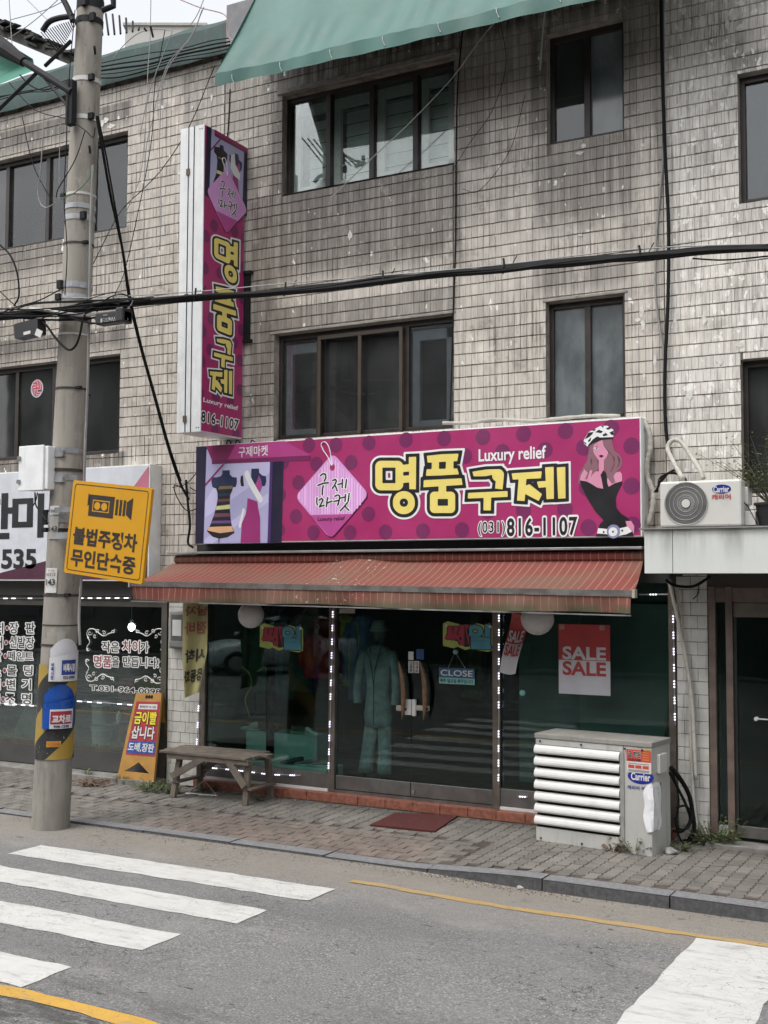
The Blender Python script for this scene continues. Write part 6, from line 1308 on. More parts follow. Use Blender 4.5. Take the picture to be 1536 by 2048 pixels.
cable('thin cable looping over the splice box', [(190, 640), (200, 610), (225, 592), (250, 590), (262, 600), (268, 606)], .006, -2.48); cable('curved wire at the far left of the bundle', [(0, 490), (20, 510), (34, 545), (38, 590), (28, 612)], .009, -2.4); cable('straight thin wire entering from the left edge to the bundle', [(-5, 578), (20, 602), (45, 622), (60, 632)], .005, -2.46)
tbl = at(198, 650, -2.5); tbr = at(256, 618, -2.5); t = T('splice_box', 'black splice box with white number plate hanging right of the pole', 'splice box', tuple(tbl))
MB().box(tbl.x, tbr.x, -2.56, -2.44, tbl.z-.01, tbr.z-.01).build('box_body', BLKP, t, bevel=.015); MB().box(tbr.x-.09, tbr.x-.0, -2.575, -2.43, tbl.z-.015, tbr.z+.01).build('end_cap', BLKP, t, bevel=.015)
sp_ = front(-2.563); q0, q1 = sp_.px(201.5, 645), sp_.px(236, 632.5); MB().box(q0[0], q1[0], -2.563, -2.561, q0[1], q1[1]).build('number_plate', WHT, t); text('JB062000', front(-2.5635), (203, 635, 235, 643), BLKP, t, .001, .03); q0, q1 = sp_.px(206, 631), sp_.px(215, 629); MB().box(q0[0], q1[0], -2.563, -2.561, q0[1], q1[1]).build('small_label', WHT, t)
MB().tube(smooth_path(W3([(256, 640), (252, 622), (262, 610), (266, 600)], -2.5), 4), .006, 5).build('hook', ALU, t)
tbl = at(37, 678, -2.5); tbr = at(85, 641, -2.5); t = T('splice_box', 'tilted black splice box with white tag hanging left of the pole', 'splice box', tuple(tbl))
bxp = Plane(((tbl.x+tbr.x)/2, -2.5, (tbl.z+tbr.z)/2), (math.cos(R(5)), 0, math.sin(R(5))), (-math.sin(R(5)), 0, math.cos(R(5)))); hw, hh = (tbr.x-tbl.x)/2, (tbr.z-tbl.z)/2
MB().prism([bxp.P(x, y, .06) for x, y in rr_(hw, hh, .02)], (0, .11, 0)).build('box_body', BLKP, t); MB().obox(bxp.P(-.03, -.06, .063), bxp.u*.09, bxp.v*.03, (0, .002, 0)).build('small_label', WHT, t)
MB().obox(bxp.P(.13, -.09, .08), Vector((.075, 0, -.035)), Vector((.03, 0, .06)), (0, .003, 0)).build('white_tag', WHT, t); MB().tube([bxp.P(-.08, hh, 0), bxp.P(-.08, hh+.06, 0)], .006, 5).tube([bxp.P(.06, hh, 0), bxp.P(.06, hh+.06, 0)], .006, 5).build('hook', CBL, t)
Rc = random.Random(77)
for i, lb in enumerate(('first', 'second', 'third', 'fourth', 'fifth', 'sixth', 'seventh', 'eighth', 'ninth')):
    y0_, y1_ = Rc.uniform(596, 636), Rc.uniform(598, 632); xs_ = sorted([Rc.uniform(-30, 60), Rc.uniform(60, 140), Rc.uniform(140, 230), Rc.uniform(230, 330)])
    cable('loose thin wire in the tangle crossing the pole, %s from the top' % lb, [(xs_[0], y0_), (xs_[1], y0_+Rc.uniform(-8, 14)), (xs_[2], y1_+Rc.uniform(-18, 16)), (xs_[3], 603+Rc.uniform(-8, 8))], Rc.uniform(.0035, .008), -2.42-Rc.uniform(0, .12))
for i, (lb, p_) in enumerate((('wire slanting down across the pole to the left insulator', [(170, 262), (150, 320), (118, 375), (112, 395)]), ('green wire curling around the pole side', [(182, 340), (176, 360), (150, 385), (120, 398)]), ('short looped wire at the upper clamp', [(150, 246), (172, 262), (186, 275), (190, 255)]), ('long wire running down the left of the pole', [(150, 20), (138, 160), (132, 300), (128, 395), (134, 500), (130, 590)]))): cable(lb, p_, .005, -2.44, mat('green_wire', (.08, .2, .1), .6) if 'green' in lb else CBL)
# long down-leads
cable('thick black cable running diagonally from pole to shop sign corner', [(193, 232, -2.3), (205, 300, -2.2), (222, 395, -1.95), (245, 500, -1.6), (258, 595, -1.3), (280, 690, -1.0), (305, 780, -.75), (335, 890, -.45), (360, 965, -.2), (378, 1000, -.1)], .014)
cable('second black cable beside the diagonal down-lead', [(196, 232, -2.28), (211, 305, -2.15), (228, 400, -1.9), (247, 505, -1.55), (262, 600, -1.28), (284, 695, -.98), (309, 785, -.73), (338, 890, -.43), (362, 962, -.2)], .009)
for lb, pts, m_, r_ in (('pale wire falling down the wall left of the projecting sign', [(404, 20), (385, 70), (350, 115), (330, 150), (322, 205), (319, 300), (322, 420), (319, 500)], CBG, .006), ('second pale wire falling from the roof edge', [(408, 14), (380, 75), (338, 125), (318, 180), (305, 240), (292, 300), (288, 420), (289, 560)], CBG, .005), ('thin vertical wire dropping from above the frame', [(302, -10), (300, 80), (296, 140), (291, 250), (284, 330), (275, 370), (250, 430)], CBG, .005),
        ('thin dark wire slanting across the wall to the pole', [(430, 130), (380, 250), (330, 330), (290, 375), (240, 425), (185, 530)], CBL, .005), ('dark thin wire slanting steeply beside the left windows', [(330, 60), (310, 170), (305, 260), (295, 330), (275, 430), (250, 540), (225, 600)], CBL, .005), ('thin looping wire before the upper left window', [(45, 235), (58, 300), (75, 350), (108, 408)], CBL, .005), ('grey looping wire curling back to the pole', [(88, 230), (82, 330), (76, 380), (80, 405), (92, 415), (112, 405)], CBG, .006), ('thin wire hanging straight before the second left window', [(122, 210), (119, 300), (118, 405)], CBG, .004),
        ('dark wire sagging from the lamp to the pole', [(40, 150), (60, 170), (85, 180), (120, 172)], CBL, .008), ('wire sagging from left to pole with an insulator', [(18, 165), (60, 212), (90, 228), (140, 240), (190, 268)], CBL, .005)): cable(lb, [(x, y_, -.5 if x > 230 else -1.6) for x, y_ in pts], r_, None, m_)
for lb, pts in (('thin service wire crossing the sky at top left', [(-10, 95), (60, 48), (110, 5), (125, -12)]), ('grey service wire crossing the sky behind the lamp arm', [(20, 40), (90, 20), (140, -5)]), ('thin wire from top left down to the spikes', [(50, -5), (80, 25), (100, 45)]), ('straight wire dropping at the far left', [(18, -5), (22, 60), (26, 120)]), ('arched wire over the roof edge', [(228, 115), (250, 88), (280, 65), (315, 58), (345, 62)]), ('wire rising from the roof edge to the right', [(345, 62), (300, 180), (280, 270)])): cable(lb, pts, .005, -1.0, CBG)
cable('pinkish wire dangling at the left end of the green canopy', [(350, -5), (400, 15), (450, 30), (454, 60), (458, 75), (470, 85), (463, 100)], .007, -.3, mat('pink_cable', (.4, .25, .24), .6)); cable('white cable bent over the roof edge', [(410, -8), (398, 22), (388, 40), (380, 50)], .006, -.5, CBW)
cable('white wire stretched diagonally across the top floor windows', [(1010, 20), (960, 80), (905, 155), (820, 245), (740, 320), (660, 398)], .0055, -.16, mat('white_wire', (.42, .42, .41), .6)); cable('white wire hanging near the upper right window', [(1092, 0), (1086, 60), (1080, 140)], .008, -.12, mat('mint_wire', (.45, .5, .48), .6)); cable('thin dark wire crossing the tiles between the windows', [(1000, 40), (1012, 130), (985, 220), (940, 285), (905, 340)], .003, -.05); cable('thin wire curving below the top floor window', [(1050, 190), (1020, 300), (960, 380), (925, 378)], .003, -.05)
cable('thin black cable fixed in the tile joint beside the second floor window', [(925, 60), (915, 180), (912, 330), (911, 480), (906, 640), (900, 850)], .007, -.02); cable('black cable in the joint left of the top floor window', [(460, 178), (456, 260), (450, 300)], .007, -.02); cable('black service cable hanging vertically down the boundary between the buildings', [(1322, -10), (1325, 150), (1330, 300), (1337, 450), (1336, 600), (1330, 740), (1332, 860), (1345, 920), (1362, 950)], .017, -.06)
cable('thin grey pipe following the black cable on the building joint', [(1328, 0), (1329, 200), (1325, 330), (1312, 480), (1312, 600), (1330, 720)], .009, -.03, CBG); cable('thin cable rising alongside the bundle at the right', [(1385, 517), (1450, 520), (1540, 512)], .006, -2.4)
cable('tangle of black cable at the end of the red awning', [(378, 985), (350, 970), (352, 990), (372, 1020), (395, 1015), (400, 990), (380, 975)], .006, -.1); cable('black cable dropping behind the sign to the awning', [(372, 960), (376, 1010), (380, 1050), (376, 1085), (386, 1095)], .014, -.08); cable('loose thin cable end beside the awning', [(345, 975), (372, 968), (398, 940)], .005, -.1)
# ------------------------------------------------------------ air conditioner on the canopy
ACW = mat('ac_white', (.60, .59, .55), .35, var=.03, scale=2, grime=.12); GRD = mat('grille_dark', (.035, .035, .035), .6)
p, q = at(1320, 1055, -.62), at(1482, 960, -.62); x0, x1, z0, z1 = p.x, q.x, 2.77, q.z+.01
t = T('air_conditioner', 'small white outdoor air conditioner unit standing on the entrance canopy', 'air conditioner', (x0, -.62, z0))
MB().box(x0, x1, -.62, -.28, z0+.012, z1).build('casing', ACW, t, bevel=.018); MB().box(x0+.05, x0+.1, -.6, -.3, z0, z0+.014).box(x1-.12, x1-.07, -.6, -.3, z0, z0+.014).build('foot', KGREY, t)
ap = front(-.622); fc = ap.px(1372, 1007); fr_ = .178
MB().disc(ap, fc, fr_, fr_, .001, 40).build('fan_opening', GRD, t, fixn=False)
b = MB()
for r_ in (fr_+.006, fr_*.8, fr_*.6, fr_*.4): b.tube([ap.P(fc[0]+r_*math.cos(2*math.pi*j/40), fc[1]+r_*math.sin(2*math.pi*j/40), .006) for j in range(41)], .0022 if r_ < fr_ else .004, 4)
b.build('guard_ring', mat('guard_grey', (.4, .4, .39), .5), t)
b = MB()
for j in range(110):
    a = 2*math.pi*j/110
    c0 = ap.P(fc[0]+.045*math.cos(a), fc[1]+.045*math.sin(a), .004); c1 = ap.P(fc[0]+fr_*math.cos(a+.25), fc[1]+fr_*math.sin(a+.25), .004); d = (c1-c0).cross(Vector((0, 1, 0))).normalized()*.0011; b.quad(c0-d, c0+d, c1+d*1.5, c1-d*1.5)
b.build('guard_blades', mat('guard_blades', (.26, .26, .25), .5), t, fixn=False)
MB().lathe([(0, -.013), (.036, -.012), (.038, -.004)], (fc[0], -.622, fc[1]), 24, 'Y').build('hub', ACW, t)
c = ap.px(1443, 978); MB().disc(ap, c, .079, .038, .0015).build('logo_oval', mat('logo_blue', (.01, .02, .25), .4), t, fixn=False); MB().ring(Plane(ap.P(c[0], c[1], 0), ap.u, ap.v*1), (0, 0), .0, .0).build('logo_edge', WHT, t) if False else None
text('Carrier', ap, (1427, 973, 1458, 984), WHT, t, .003, .03); text('캐리어', ap, (1424, 989, 1461, 998), RED, t, .003, .03)
MB().box(x1-.002, x1+.03, -.5, -.32, z0+.2, z1-.06).build('side_cover', ACW, t, bevel=.006); MB().obox((x1, -.5, z0+.02), (.0, .2, 0), (.09, 0, 0), (0, 0, .12)).build('pipe_cover', ACW, t, bevel=.006)
HOSE = mat('wrapped_hose', (.47, .45, .40), .75, var=.12, scale=14, grime=.4, bump=.5)
def hose(label, pts, r_, y=None):
    L_ = smooth_path(W3(pts, y), 7); rr = [r_*(1+.10*math.sin(i*1.9)+.05*math.sin(i*.7)) for i in range(len(L_))]; return tag(MB().tube(L_, rr, 9).build('hose', HOSE, smooth=True), label, 'hose')
hose('white wrapped hose arching from behind the small air conditioner', [(1366, 958, -.40), (1350, 930, -.3), (1336, 900, -.2), (1340, 885, -.17), (1352, 879, -.17), (1366, 888, -.2), (1384, 915, -.28), (1400, 940, -.38), (1407, 957, -.42)], .021)
hose('long white wrapped hose lying along the top of the magenta sign', [(886, 846, -.16), (940, 846, -.16), (985, 839, -.14), (1060, 842, -.13), (1110, 838, -.13), (1180, 832, -.12), (1240, 832, -.1)], .018)
hose('white wrapped hose snaking down the right side of the magenta sign', [(1270, 836, -.1), (1288, 845, -.1), (1299, 870, -.1), (1300, 900, -.1), (1294, 925, -.1), (1295, 955, -.1), (1306, 985, -.1), (1305, 1015, -.1), (1296, 1050, -.1)], .026)
t = MB()
for i in range(5): t.tube(smooth_path(W3([(1316-i*2, 985, -.3), (1318+i*5, 958-i*3, -.3), (1335+i*5, 948-i*2, -.3), (1360+i*3, 950+i*2, -.3), (1372, 962, -.3)]), 4), .006, 5)
tag(t.build('cable_coil', CBL), 'coil of thin black wire resting on the small air conditioner', 'cable coil')
MB().tube(smooth_path(W3([(1482, 998), (1495, 1012), (1505, 1030), (1516, 1050)], -.5), 4), .004, 5).build('power_lead', CBL, bpy.data.objects['air_conditioner'])
# ------------------------------------------------------------ big ground unit
A = atz(1072, 1681, gz(-4, -.7)); B = atz(1305, 1713, gz(-3, -.8)); d = (B-A); ang = math.atan2(d.y, d.x); Wd = d.length; Hh = .955; Dp = .42
t = T('air_conditioner', 'large off-white floor-standing outdoor unit with seven louvres in front of the shop', 'air conditioner', (A.x, A.y, A.z), None, ang)
CRM = mat('ac_cream', (.46, .455, .43), .45, var=.06, scale=3, grime=.7, gcol=(.13, .11, .085), streak=True); LVM = mat('louvre_white', (.66, .65, .63), .38, var=.05, scale=3, grime=.15)
wl = Wd*.765
MB().box(0, Wd, .03, Dp, .0, Hh-.045).build('casing', CRM, t, True, bevel=.006); MB().box(wl+.005, Wd, 0, .03, .0, Hh-.045).build('front_panel', CRM, t, True, bevel=.006); MB().box(0, wl+.005, .0, .03, 0, .125).build('base_panel', CRM, t, True, bevel=.006)
MB().box(-.008, Wd+.008, -.008, Dp+.008, Hh-.045, Hh).build('lid', mat('lid_grey', (.27, .26, .235), .6, var=.12, grime=.4), t, True, bevel=.006); MB().box(0, wl, -.0, .03, Hh-.1, Hh-.046).build('top_trim', CRM, t, True, bevel=.004)
MB().box(.0, wl, .028, .031, .12, Hh-.09).build('louvre_recess', mat('black_void', (.006, .006, .006), .9), t, True)
b0 = .125; st_ = (Hh-.1-b0)/7
for i in range(7):
    z = b0+i*st_; prof = [(.026, .026), (-.006, .024), (-.020, .030), (-.026, .042), (-.0255, .058), (-.019, .078), (-.008, st_-.014), (.006, st_-.002), (.026, st_-.002)]; b = MB(); v = len(b.v)
    for xx in (-.006, wl-.03): b.v += [(xx, yy_, z+zz) for yy_, zz in prof]
    n = len(prof)
    for j in range(n-1): b.f.append((j, j+n, j+n+1, j+1))
    b.f.append(tuple(range(n))); b.f.append(tuple(range(n, 2*n))[::-1]); b.build('louvre', LVM, t, True)
MB().box(wl-.026, wl+.012, -.012, .03, b0-.02, Hh-.1).build('louvre_bracket', mat('bracket_grey', (.28, .275, .26), .5, grime=.5), t, True, bevel=.003)
b = MB()
for x, z in ((.05, Hh-.068), (.45, Hh-.068), (.86, Hh-.068), (Wd-.08, Hh-.068), (.05, .03), (.45, .03)): b.lathe([(0, -.014), (.008, -.012), (.008, 0)], (x, 0 if z < .5 else -.004, z), 8, 'Y')
b.build('screw', KGREY, t, True)
AP = Plane((0, 0, 0), (1, 0, 0), (0, 0, 1))
def ab(x0, x1, z0, z1, m_, l, n_='sticker'): return MB().quad(AP.P(x0, z0, l), AP.P(x1, z0, l), AP.P(x1, z1, l), AP.P(x0, z1, l)).build(n_, m_, t, True, fixn=False)
ox, oz = wl+.16, Hh-.295
MB().disc(AP, (ox, oz), .118, .062, .002).build('logo_oval', mat('logo_blue', (.01, .02, .25), .4), t, True, fixn=False); text('Carrier', AP, (ox-.085, oz-.03, ox+.085, oz+.03), WHT, t, .0035, .03, px=False, local=True)
ab(wl+.035, wl+.255, Hh-.265, Hh-.075, WHT, .005); ab(wl+.035, wl+.255, Hh-.17, Hh-.07, mat('sticker_red', (.55, .06, .045), .5), .006); text('급 한돈', AP, (wl+.05, Hh-.135, wl+.165, Hh-.085), SGK, t, .0075, .03, .07, WHT, px=False, local=True)
text('바로대출', AP, (wl+.05, Hh-.165, wl+.165, Hh-.145), SGK, t, .0075, .02, px=False, local=True)
for i in range(4): ab(wl+.18, wl+.24, Hh-.093-.02*i, Hh-.085-.02*i, ORG, .0075)
for i in range(3): ab(wl+.05+.065*i, wl+.105+.065*i, Hh-.225, Hh-.2, mat('sticker_red', (.55, .06, .045), .5), .0075)
for z in (.185, .24, .25): ab(wl+.05, wl+.24, Hh-z-.004, Hh-z, mat('sticker_text', (.2, .1, .1), .6), .0075)
text('캐리어 에어컨', AP, (wl+.04, Hh-.41, wl+.275, Hh-.375), BLU, t, .002, .02, px=False, local=True)
ab(Wd-.055, Wd-.012, Hh-.24, Hh-.06, mat('yellow_label', (.4, .33, .03), .5), .002); ab(Wd-.05, Wd-.016, Hh-.13, Hh-.1, SGK, .003); ab(Wd-.095, Wd-.05, Hh-.185, Hh-.15, mat('sticker_red', (.55, .06, .045), .5), .0025); ab(Wd-.095, Wd-.05, Hh-.25, Hh-.185, mat('yellow_label', (.4, .33, .03), .5), .0025)
b = MB().box(Wd, Wd+.035, .10, .26, Hh-.27, Hh-.11); b.build('valve_cover', ACW, t, True, bevel=.006); MB().box(Wd-.001, Wd+.004, .06, .2, Hh-.62, Hh-.36).build('rating_plate', mat('plate_grey', (.2, .22, .25), .5, .3), t, True)
# white plastic sheet wrapped round the corner
b = MB(); n = 14; mm = 12
def wrap_pt(i, j):
    s_ = i/n; tz = j/mm; e = abs(2*tz-1)**6; lo, hi = -.035+.03*e, .23-.05*e; q = lo+(hi-lo)*s_+.006*math.sin(j*1.1)
    bulge = .007*math.sin(math.pi*s_)*(1-e)+.003*math.sin(i*.9+j*.7)
    x_, y_ = (Wd-.035+q, -.008) if q < .035 else (Wd+.008, -.008+(q-.035))
    if .02 < q < .06: x_ += .004; y_ -= .006
    return (x_+(bulge if q >= .035 else 0), y_-(bulge if q < .035 else 0), .20+.40*tz+.02*math.sin(3*s_))
for j in range(mm):
    for i in range(n): b.quad(wrap_pt(i, j), wrap_pt(i+1, j), wrap_pt(i+1, j+1), wrap_pt(i, j+1))
b.build('plastic_wrap', mat('white_film', (.8, .8, .82), .3, var=.03), t, True, smooth=True)
# hoses behind it and pipes on the tiled pillar
def w(px, py, y): return tuple(at(px, py, y))
cable('bundle of black hoses looping behind the large outdoor unit', [(1342, 1535, -.42), (1362, 1560, -.3), (1378, 1590, -.2), (1385, 1625, -.15), (1388, 1660, -.15), (1375, 1685, -.2)], .02); cable('black hose curling low beside the large outdoor unit', [(1340, 1545, -.42), (1355, 1575, -.3), (1372, 1610, -.22), (1380, 1640, -.2), (1365, 1662, -.25), (1345, 1662, -.3)], .013); cable('round black cable loop on the pavement behind the outdoor unit', [(1352, 1615, -.3), (1372, 1612, -.25), (1384, 1632, -.22), (1376, 1655, -.25), (1358, 1657, -.3), (1350, 1635, -.3)], .01); cable('thin black cable hanging in a loop by the pillar foot', [(1345, 1540, -.4), (1358, 1600, -.28), (1352, 1650, -.25), (1368, 1690, -.2), (1382, 1690, -.2)], .007)
hose('grey painted pipe slanting down the tiled pillar', [(1338, 1160, -.14), (1347, 1200, -.12), (1360, 1260, -.1), (1374, 1330, -.1), (1384, 1400, -.1), (1388, 1470, -.1), (1392, 1560, -.12)], .017); hose('thin rusty pipe peeling paint beside the grey pipe', [(1352, 1170, -.07), (1362, 1240, -.07), (1371, 1320, -.07), (1380, 1380, -.07), (1382, 1480, -.07), (1386, 1580, -.08), (1394, 1660, -.12)], .015)
cable('black cable draped under the entrance canopy', [(1332, 1160, -.3), (1350, 1171, -.25), (1385, 1173, -.2), (1410, 1160, -.2), (1420, 1152, -.2)], .014); cable('short thin wire dangling under the canopy', [(1398, 1172, -.15), (1396, 1188, -.12), (1386, 1198, -.08)], .005)
# ------------------------------------------------------------ bench
BW = mat('weathered_wood', (.15, .125, .10), .85, var=.25, scale=7, grime=.6, gcol=(.05, .042, .035), bump=.5)
P1, P2 = atz(346, 1598, -.03), atz(491, 1613, -.02); ang = math.atan2(P2.y-P1.y, P2.x-P1.x); ctr = (P1+P2)/2
t = T('wooden_bench', 'rough weathered wooden workbench with crossed braces before the shop window', 'bench', (P1.x, P1.y, gz(P1.x, P1.y)), None, ang); Lb_ = (P2-P1).length; Hb = .5; Db = .42
lt = .035
def leg(x, y, tx, ty): MB().beam((x, y, 0), (x+tx, y+ty, Hb-.06), .062, .045, (0, 1, 0)).build('leg', BW, t, True, bevel=.003)
leg(0, 0, .05, .05); leg(Lb_, 0, .0, .05); leg(.03, Db, .03, -.04); leg(Lb_+.03, Db, -.02, -.04)
MB().beam((.01, -.045, .23), (.43, -.02, Hb-.045), .07, .025, (0, 1, 0)).build('brace', BW, t, True, bevel=.003); MB().beam((Lb_+.02, -.045, .20), (Lb_-.22, -.02, Hb-.05), .075, .025, (0, 1, 0)).build('brace', BW, t, True, bevel=.003)
MB().beam((.02, Db-.01, .2), (.4, Db-.02, Hb-.045), .07, .025, (0, 1, 0)).build('brace', BW, t, True, bevel=.003)
for x in (.0, Lb_): MB().beam((x+.04, -.02, .17), (x+.04, Db+.02, .17), .09, .022, (0, 0, 1)).build('rail', BW, t, True, bevel=.003)
MB().box(-.07, Lb_+.05, -.035, -.012, Hb-.085, Hb-.03).build('apron', BW, t, True, bevel=.003); MB().box(-.07, Lb_+.05, Db-.05, Db-.03, Hb-.085, Hb-.03).build('apron', BW, t, True, bevel=.003)
for i in range(4):
    y = -.05+i*.125; MB().obox((-.16-.03*(i % 2), y, Hb-.03), (Lb_+.24+.05*((i*7) % 3-1), 0, .004*(i-1)), (0, .118, 0), (0, 0, .026)).build('plank', BW, t, True, bevel=.003)
p = atz(403, 1592, -.02); t = T('clothes_hanger', 'white trouser hanger with pink wire lying under the bench', 'hanger', tuple(p)); Hq = Plane((p.x, p.y, p.z), (1, .1, 0), (0, .3, 1))
MB().tube(smooth_path([Hq.P(-.2, .01), Hq.P(-.02, .15), Hq.P(0, .17), Hq.P(.02, .15), Hq.P(.2, .01)], 4), .004, 5).tube(smooth_path([Hq.P(0, .16), Hq.P(.0, .22), Hq.P(.02, .25), Hq.P(-.0, .285), Hq.P(-.035, .27)], 4), .004, 5).build('wire', mat('pink_wire', (.45, .3, .3), .5), t); MB().tube([Hq.P(-.2, .012), Hq.P(.2, .012)], .014, 6).build('bar', WHT, t)
# ------------------------------------------------------------ A-frame board
OW = mat('ochre_plastic', (.42, .22, .05), .5, var=.1, grime=.25, gcol=(.15, .09, .04)); zb = .05
bl_, br2, tl_, tr_ = at(239, 1551, -.2), at(312, 1558, -.2), at(272, 1386, -.1), at(323, 1386, -.1)
t = T('a_frame_sign', 'leaning ochre plastic A-frame board with red and yellow poster before the decorating shop', 'sign board', (bl_.x, -.2, zb)); O = Vector((bl_.x, -.24, zb)); U = Vector((br2.x-bl_.x, 0, .0)); V = Vector((tl_.x-bl_.x, .14, tl_.z-zb)); V2 = Vector((tr_.x-bl_.x, .14, tr_.z-zb))
def ap_(u, v, l=0):
    q = O+U*u*(1-v)+(V*(1-u)+V2*u)*v; return q+Vector((0, -1, .15)).normalized()*l
tri = [(.16, .085), (.86, .085), (.52, .2)]
outer = [(0, 0), (1, 0), (1, 1), (0, 1)]; b = MB()
ring_o = [(0, 0), (.5, 0), (1, 0), (1, .24), (.5, .24), (0, .24)]; ring_i = [(.16, .085), (.5, .085), (.86, .085), (.7, .14), (.52, .2), (.34, .14)]
for i in range(6):
    j = (i+1) % 6; b.quad(ap_(*ring_o[i]), ap_(*ring_o[j]), ap_(*ring_i[j]), ap_(*ring_i[i])); b.quad(ap_(*ring_i[i]), ap_(*ring_i[j]), ap_(*ring_i[j], -.03), ap_(*ring_i[i], -.03))
b.quad(ap_(0, .24), ap_(1, .24), ap_(1, 1), ap_(0, 1))
for (p_, q_) in (((0, 0), (0, 1)), ((1, 0), (1, 1)), ((0, 1), (1, 1)), ((0, 0), (1, 0))): b.quad(ap_(*p_), ap_(*q_), ap_(*q_, -.03), ap_(*p_, -.03))
b.quad(ap_(0, .24, -.03), ap_(1, .24, -.03), ap_(1, 1, -.03), ap_(0, 1, -.03)); b.build('front_panel', OW, t)
bk = MB(); off = Vector((0, .34, 0))
for (u0, u1) in ((.0, .12), (.88, 1)): bk.quad(ap_(u0, 0)+off, ap_(u1, 0)+off, ap_(u1, 1, -.03), ap_(u0, 1, -.03))
bk.quad(ap_(0, .3)+off*.7, ap_(1, .3)+off*.7, ap_(1, .9)+off*.1, ap_(0, .9)+off*.1).build('rear_panel', OW, t)
b = MB()
for u in (.45, .55, .65): b.poly([ap_(u+.05*math.cos(a), .955+.022*math.sin(a), .003) for a in [2*math.pi*j/10 for j in range(10)]])
b.build('hand_hole', KGREY, t)
def aq(u0, u1, v0, v1, m_, l, n_='poster'): MB().quad(ap_(u0, v0, l), ap_(u1, v0, l), ap_(u1, v1, l), ap_(u0, v1, l)).build(n_, m_, t, fixn=False)
CR = mat('poster_crimson', (.36, .03, .045), .5)
aq(.1, .98, .28, .9, CR, .004); aq(.12, .96, .3, .44, mat('poster_blue', (.02, .07, .32), .5), .006); aq(.22, .9, .81, .87, WHT, .006)
def at_(s_, u0, u1, v0, v1, m_, off=.03, o=None, om=None):
    bv, _ = textmesh(s_, 0.0); xs = [p[0] for p in bv]; ys = [p[1] for p in bv]
    for oo, mm, l in ([(o, om, .0075)] if o else [])+[(off, m_, .009)]:
        v, f_ = textmesh(s_, oo); b = MB(); cp_ = _comp[(s_, oo)]; b.v = [tuple(ap_(u0+(u1-u0)*(x-min(xs))/(max(xs)-min(xs)), v0+(v1-v0)*(y-min(ys))/(max(ys)-min(ys)), l+cp_[i_]%12*.0001)) for i_, (x, y) in enumerate(v)]; b.f = list(f_); b.build('lettering' if mm is m_ else 'lettering_outline', mm, t, fixn=False)
YT = mat('poster_yellow', (.75, .62, .03), .5)
at_('금이빨', .17, .92, .64, .78, YT, .03, .08, SGK); at_('삽니다', .17, .90, .47, .61, WHT, .03, .08, SGK); at_('도배,장판', .15, .93, .32, .42, WHT, .03); at_('현대인의 1% 나눔', .27, .86, .825, .855, SGK, .01)
# ------------------------------------------------------------ hanging banner and grey meter box
t = T('hanging_banner', 'limp yellow fabric banner with reversed lettering beside the left tiled pillar', 'banner', tuple(at(390, 1205, -.5)))
def bp(s_, t_):
    xl = 366+4*t_+(-3*math.sin(t_*3)); xr = 416-3*t_-(14*max(0, t_-.55)/.45); px = xl+(xr-xl)*s_; py = 1206+190*t_-(12*s_*t_); return at(px, py, -.5-.04*math.sin(s_*7+t_*2))
b = MB(); n, m2 = 14, 24
for j in range(m2):
    for i in range(n): b.quad(bp(i/n, j/m2), bp((i+1)/n, j/m2), bp((i+1)/n, (j+1)/m2), bp(i/n, (j+1)/m2))
b.build('cloth', mat('banner_cloth', (.37, .34, .16), .85, var=.12, scale=5, grime=.2), t, smooth=True)
def bt(s_, a0, a1, t0, t1, m_):
    v, f_ = textmesh(s_, .03); xs = [p[0] for p in v]; ys = [p[1] for p in v]; b = MB(); b.v = [tuple(bp(a1-(a1-a0)*(x-min(xs))/(max(xs)-min(xs)), t1+(t0-t1)*(y-min(ys))/(max(ys)-min(ys)))+Vector((0, -.008, 0))) for x, y in v]; b.f = list(f_); b.build('lettering', m_, t, fixn=False)
ROS = mat('faded_red', (.28, .09, .06), .8)
bt('남자', .1, .98, .03, .14, ROS); bt('점바', .1, .98, .2, .34, ROS); bt('시착', .12, .95, .5, .64, Lb); bt('용동화', .05, .97, .72, .86, Lb)
for sdd in (.05, .93): pass
p, q = at(337, 1296, -.1), at(364, 1222, -.1); t = T('meter_box', 'small pale grey electric meter box on the pillar beside the banner', 'meter box', tuple(p)); MB().box(p.x, q.x+.04, -.1, -.03, p.z, q.z).build('box_body', mat('meter_grey', (.26, .26, .25), .5), t, bevel=.015); MB().box(p.x+.035, q.x+.02, -.106, -.1, p.z+.09, q.z-.04).build('meter_window', mat('meter_glass', (.12, .125, .12), .2), t, bevel=.004); MB().box(p.x+.06, q.x+.0, -.11, -.106, p.z+.14, q.z-.1).build('meter_dial', WHT, t); MB().box(p.x+.02, q.x+.03, -.115, -.1, p.z+.02, p.z+.07).build('terminal_cover', mat('meter_grey2', (.2, .2, .19), .5), t)
# ------------------------------------------------------------ door mat, stone
c = [atz(*q, -.02) for q in ((740, 1653), (870, 1666), (918, 1637), (790, 1632))]; b = MB()
zt = [gz(q.x, q.y)+.018 for q in c]; zl = [gz(q.x, q.y)+.002 for q in c]
k = N('red_mat'); cc = k.mix(k.noise(k.pos(5, 5, 5), 1, 4), (.052, .008, .008), (.085, .014, .012)); cc = k.mix(k.ramp(k.noise(k.pos(40, 40, 40), 1, 3), .68, .72, 0, .7), cc, (.4, .36, .3)); k.l(cc, k.b.inputs['Base Color']); k.b.inputs['Roughness'].default_value = .95; k.bump(k.noise(k.pos(160, 160, 160), 1, 2), 1, .006)
b.quad(*[(q.x, q.y, z) for q, z in zip(c, zt)])
for i in range(4): j = (i+1) % 4; b.quad((c[i].x, c[i].y, zl[i]), (c[j].x, c[j].y, zl[j]), (c[j].x, c[j].y, zt[j]), (c[i].x, c[i].y, zt[i]))
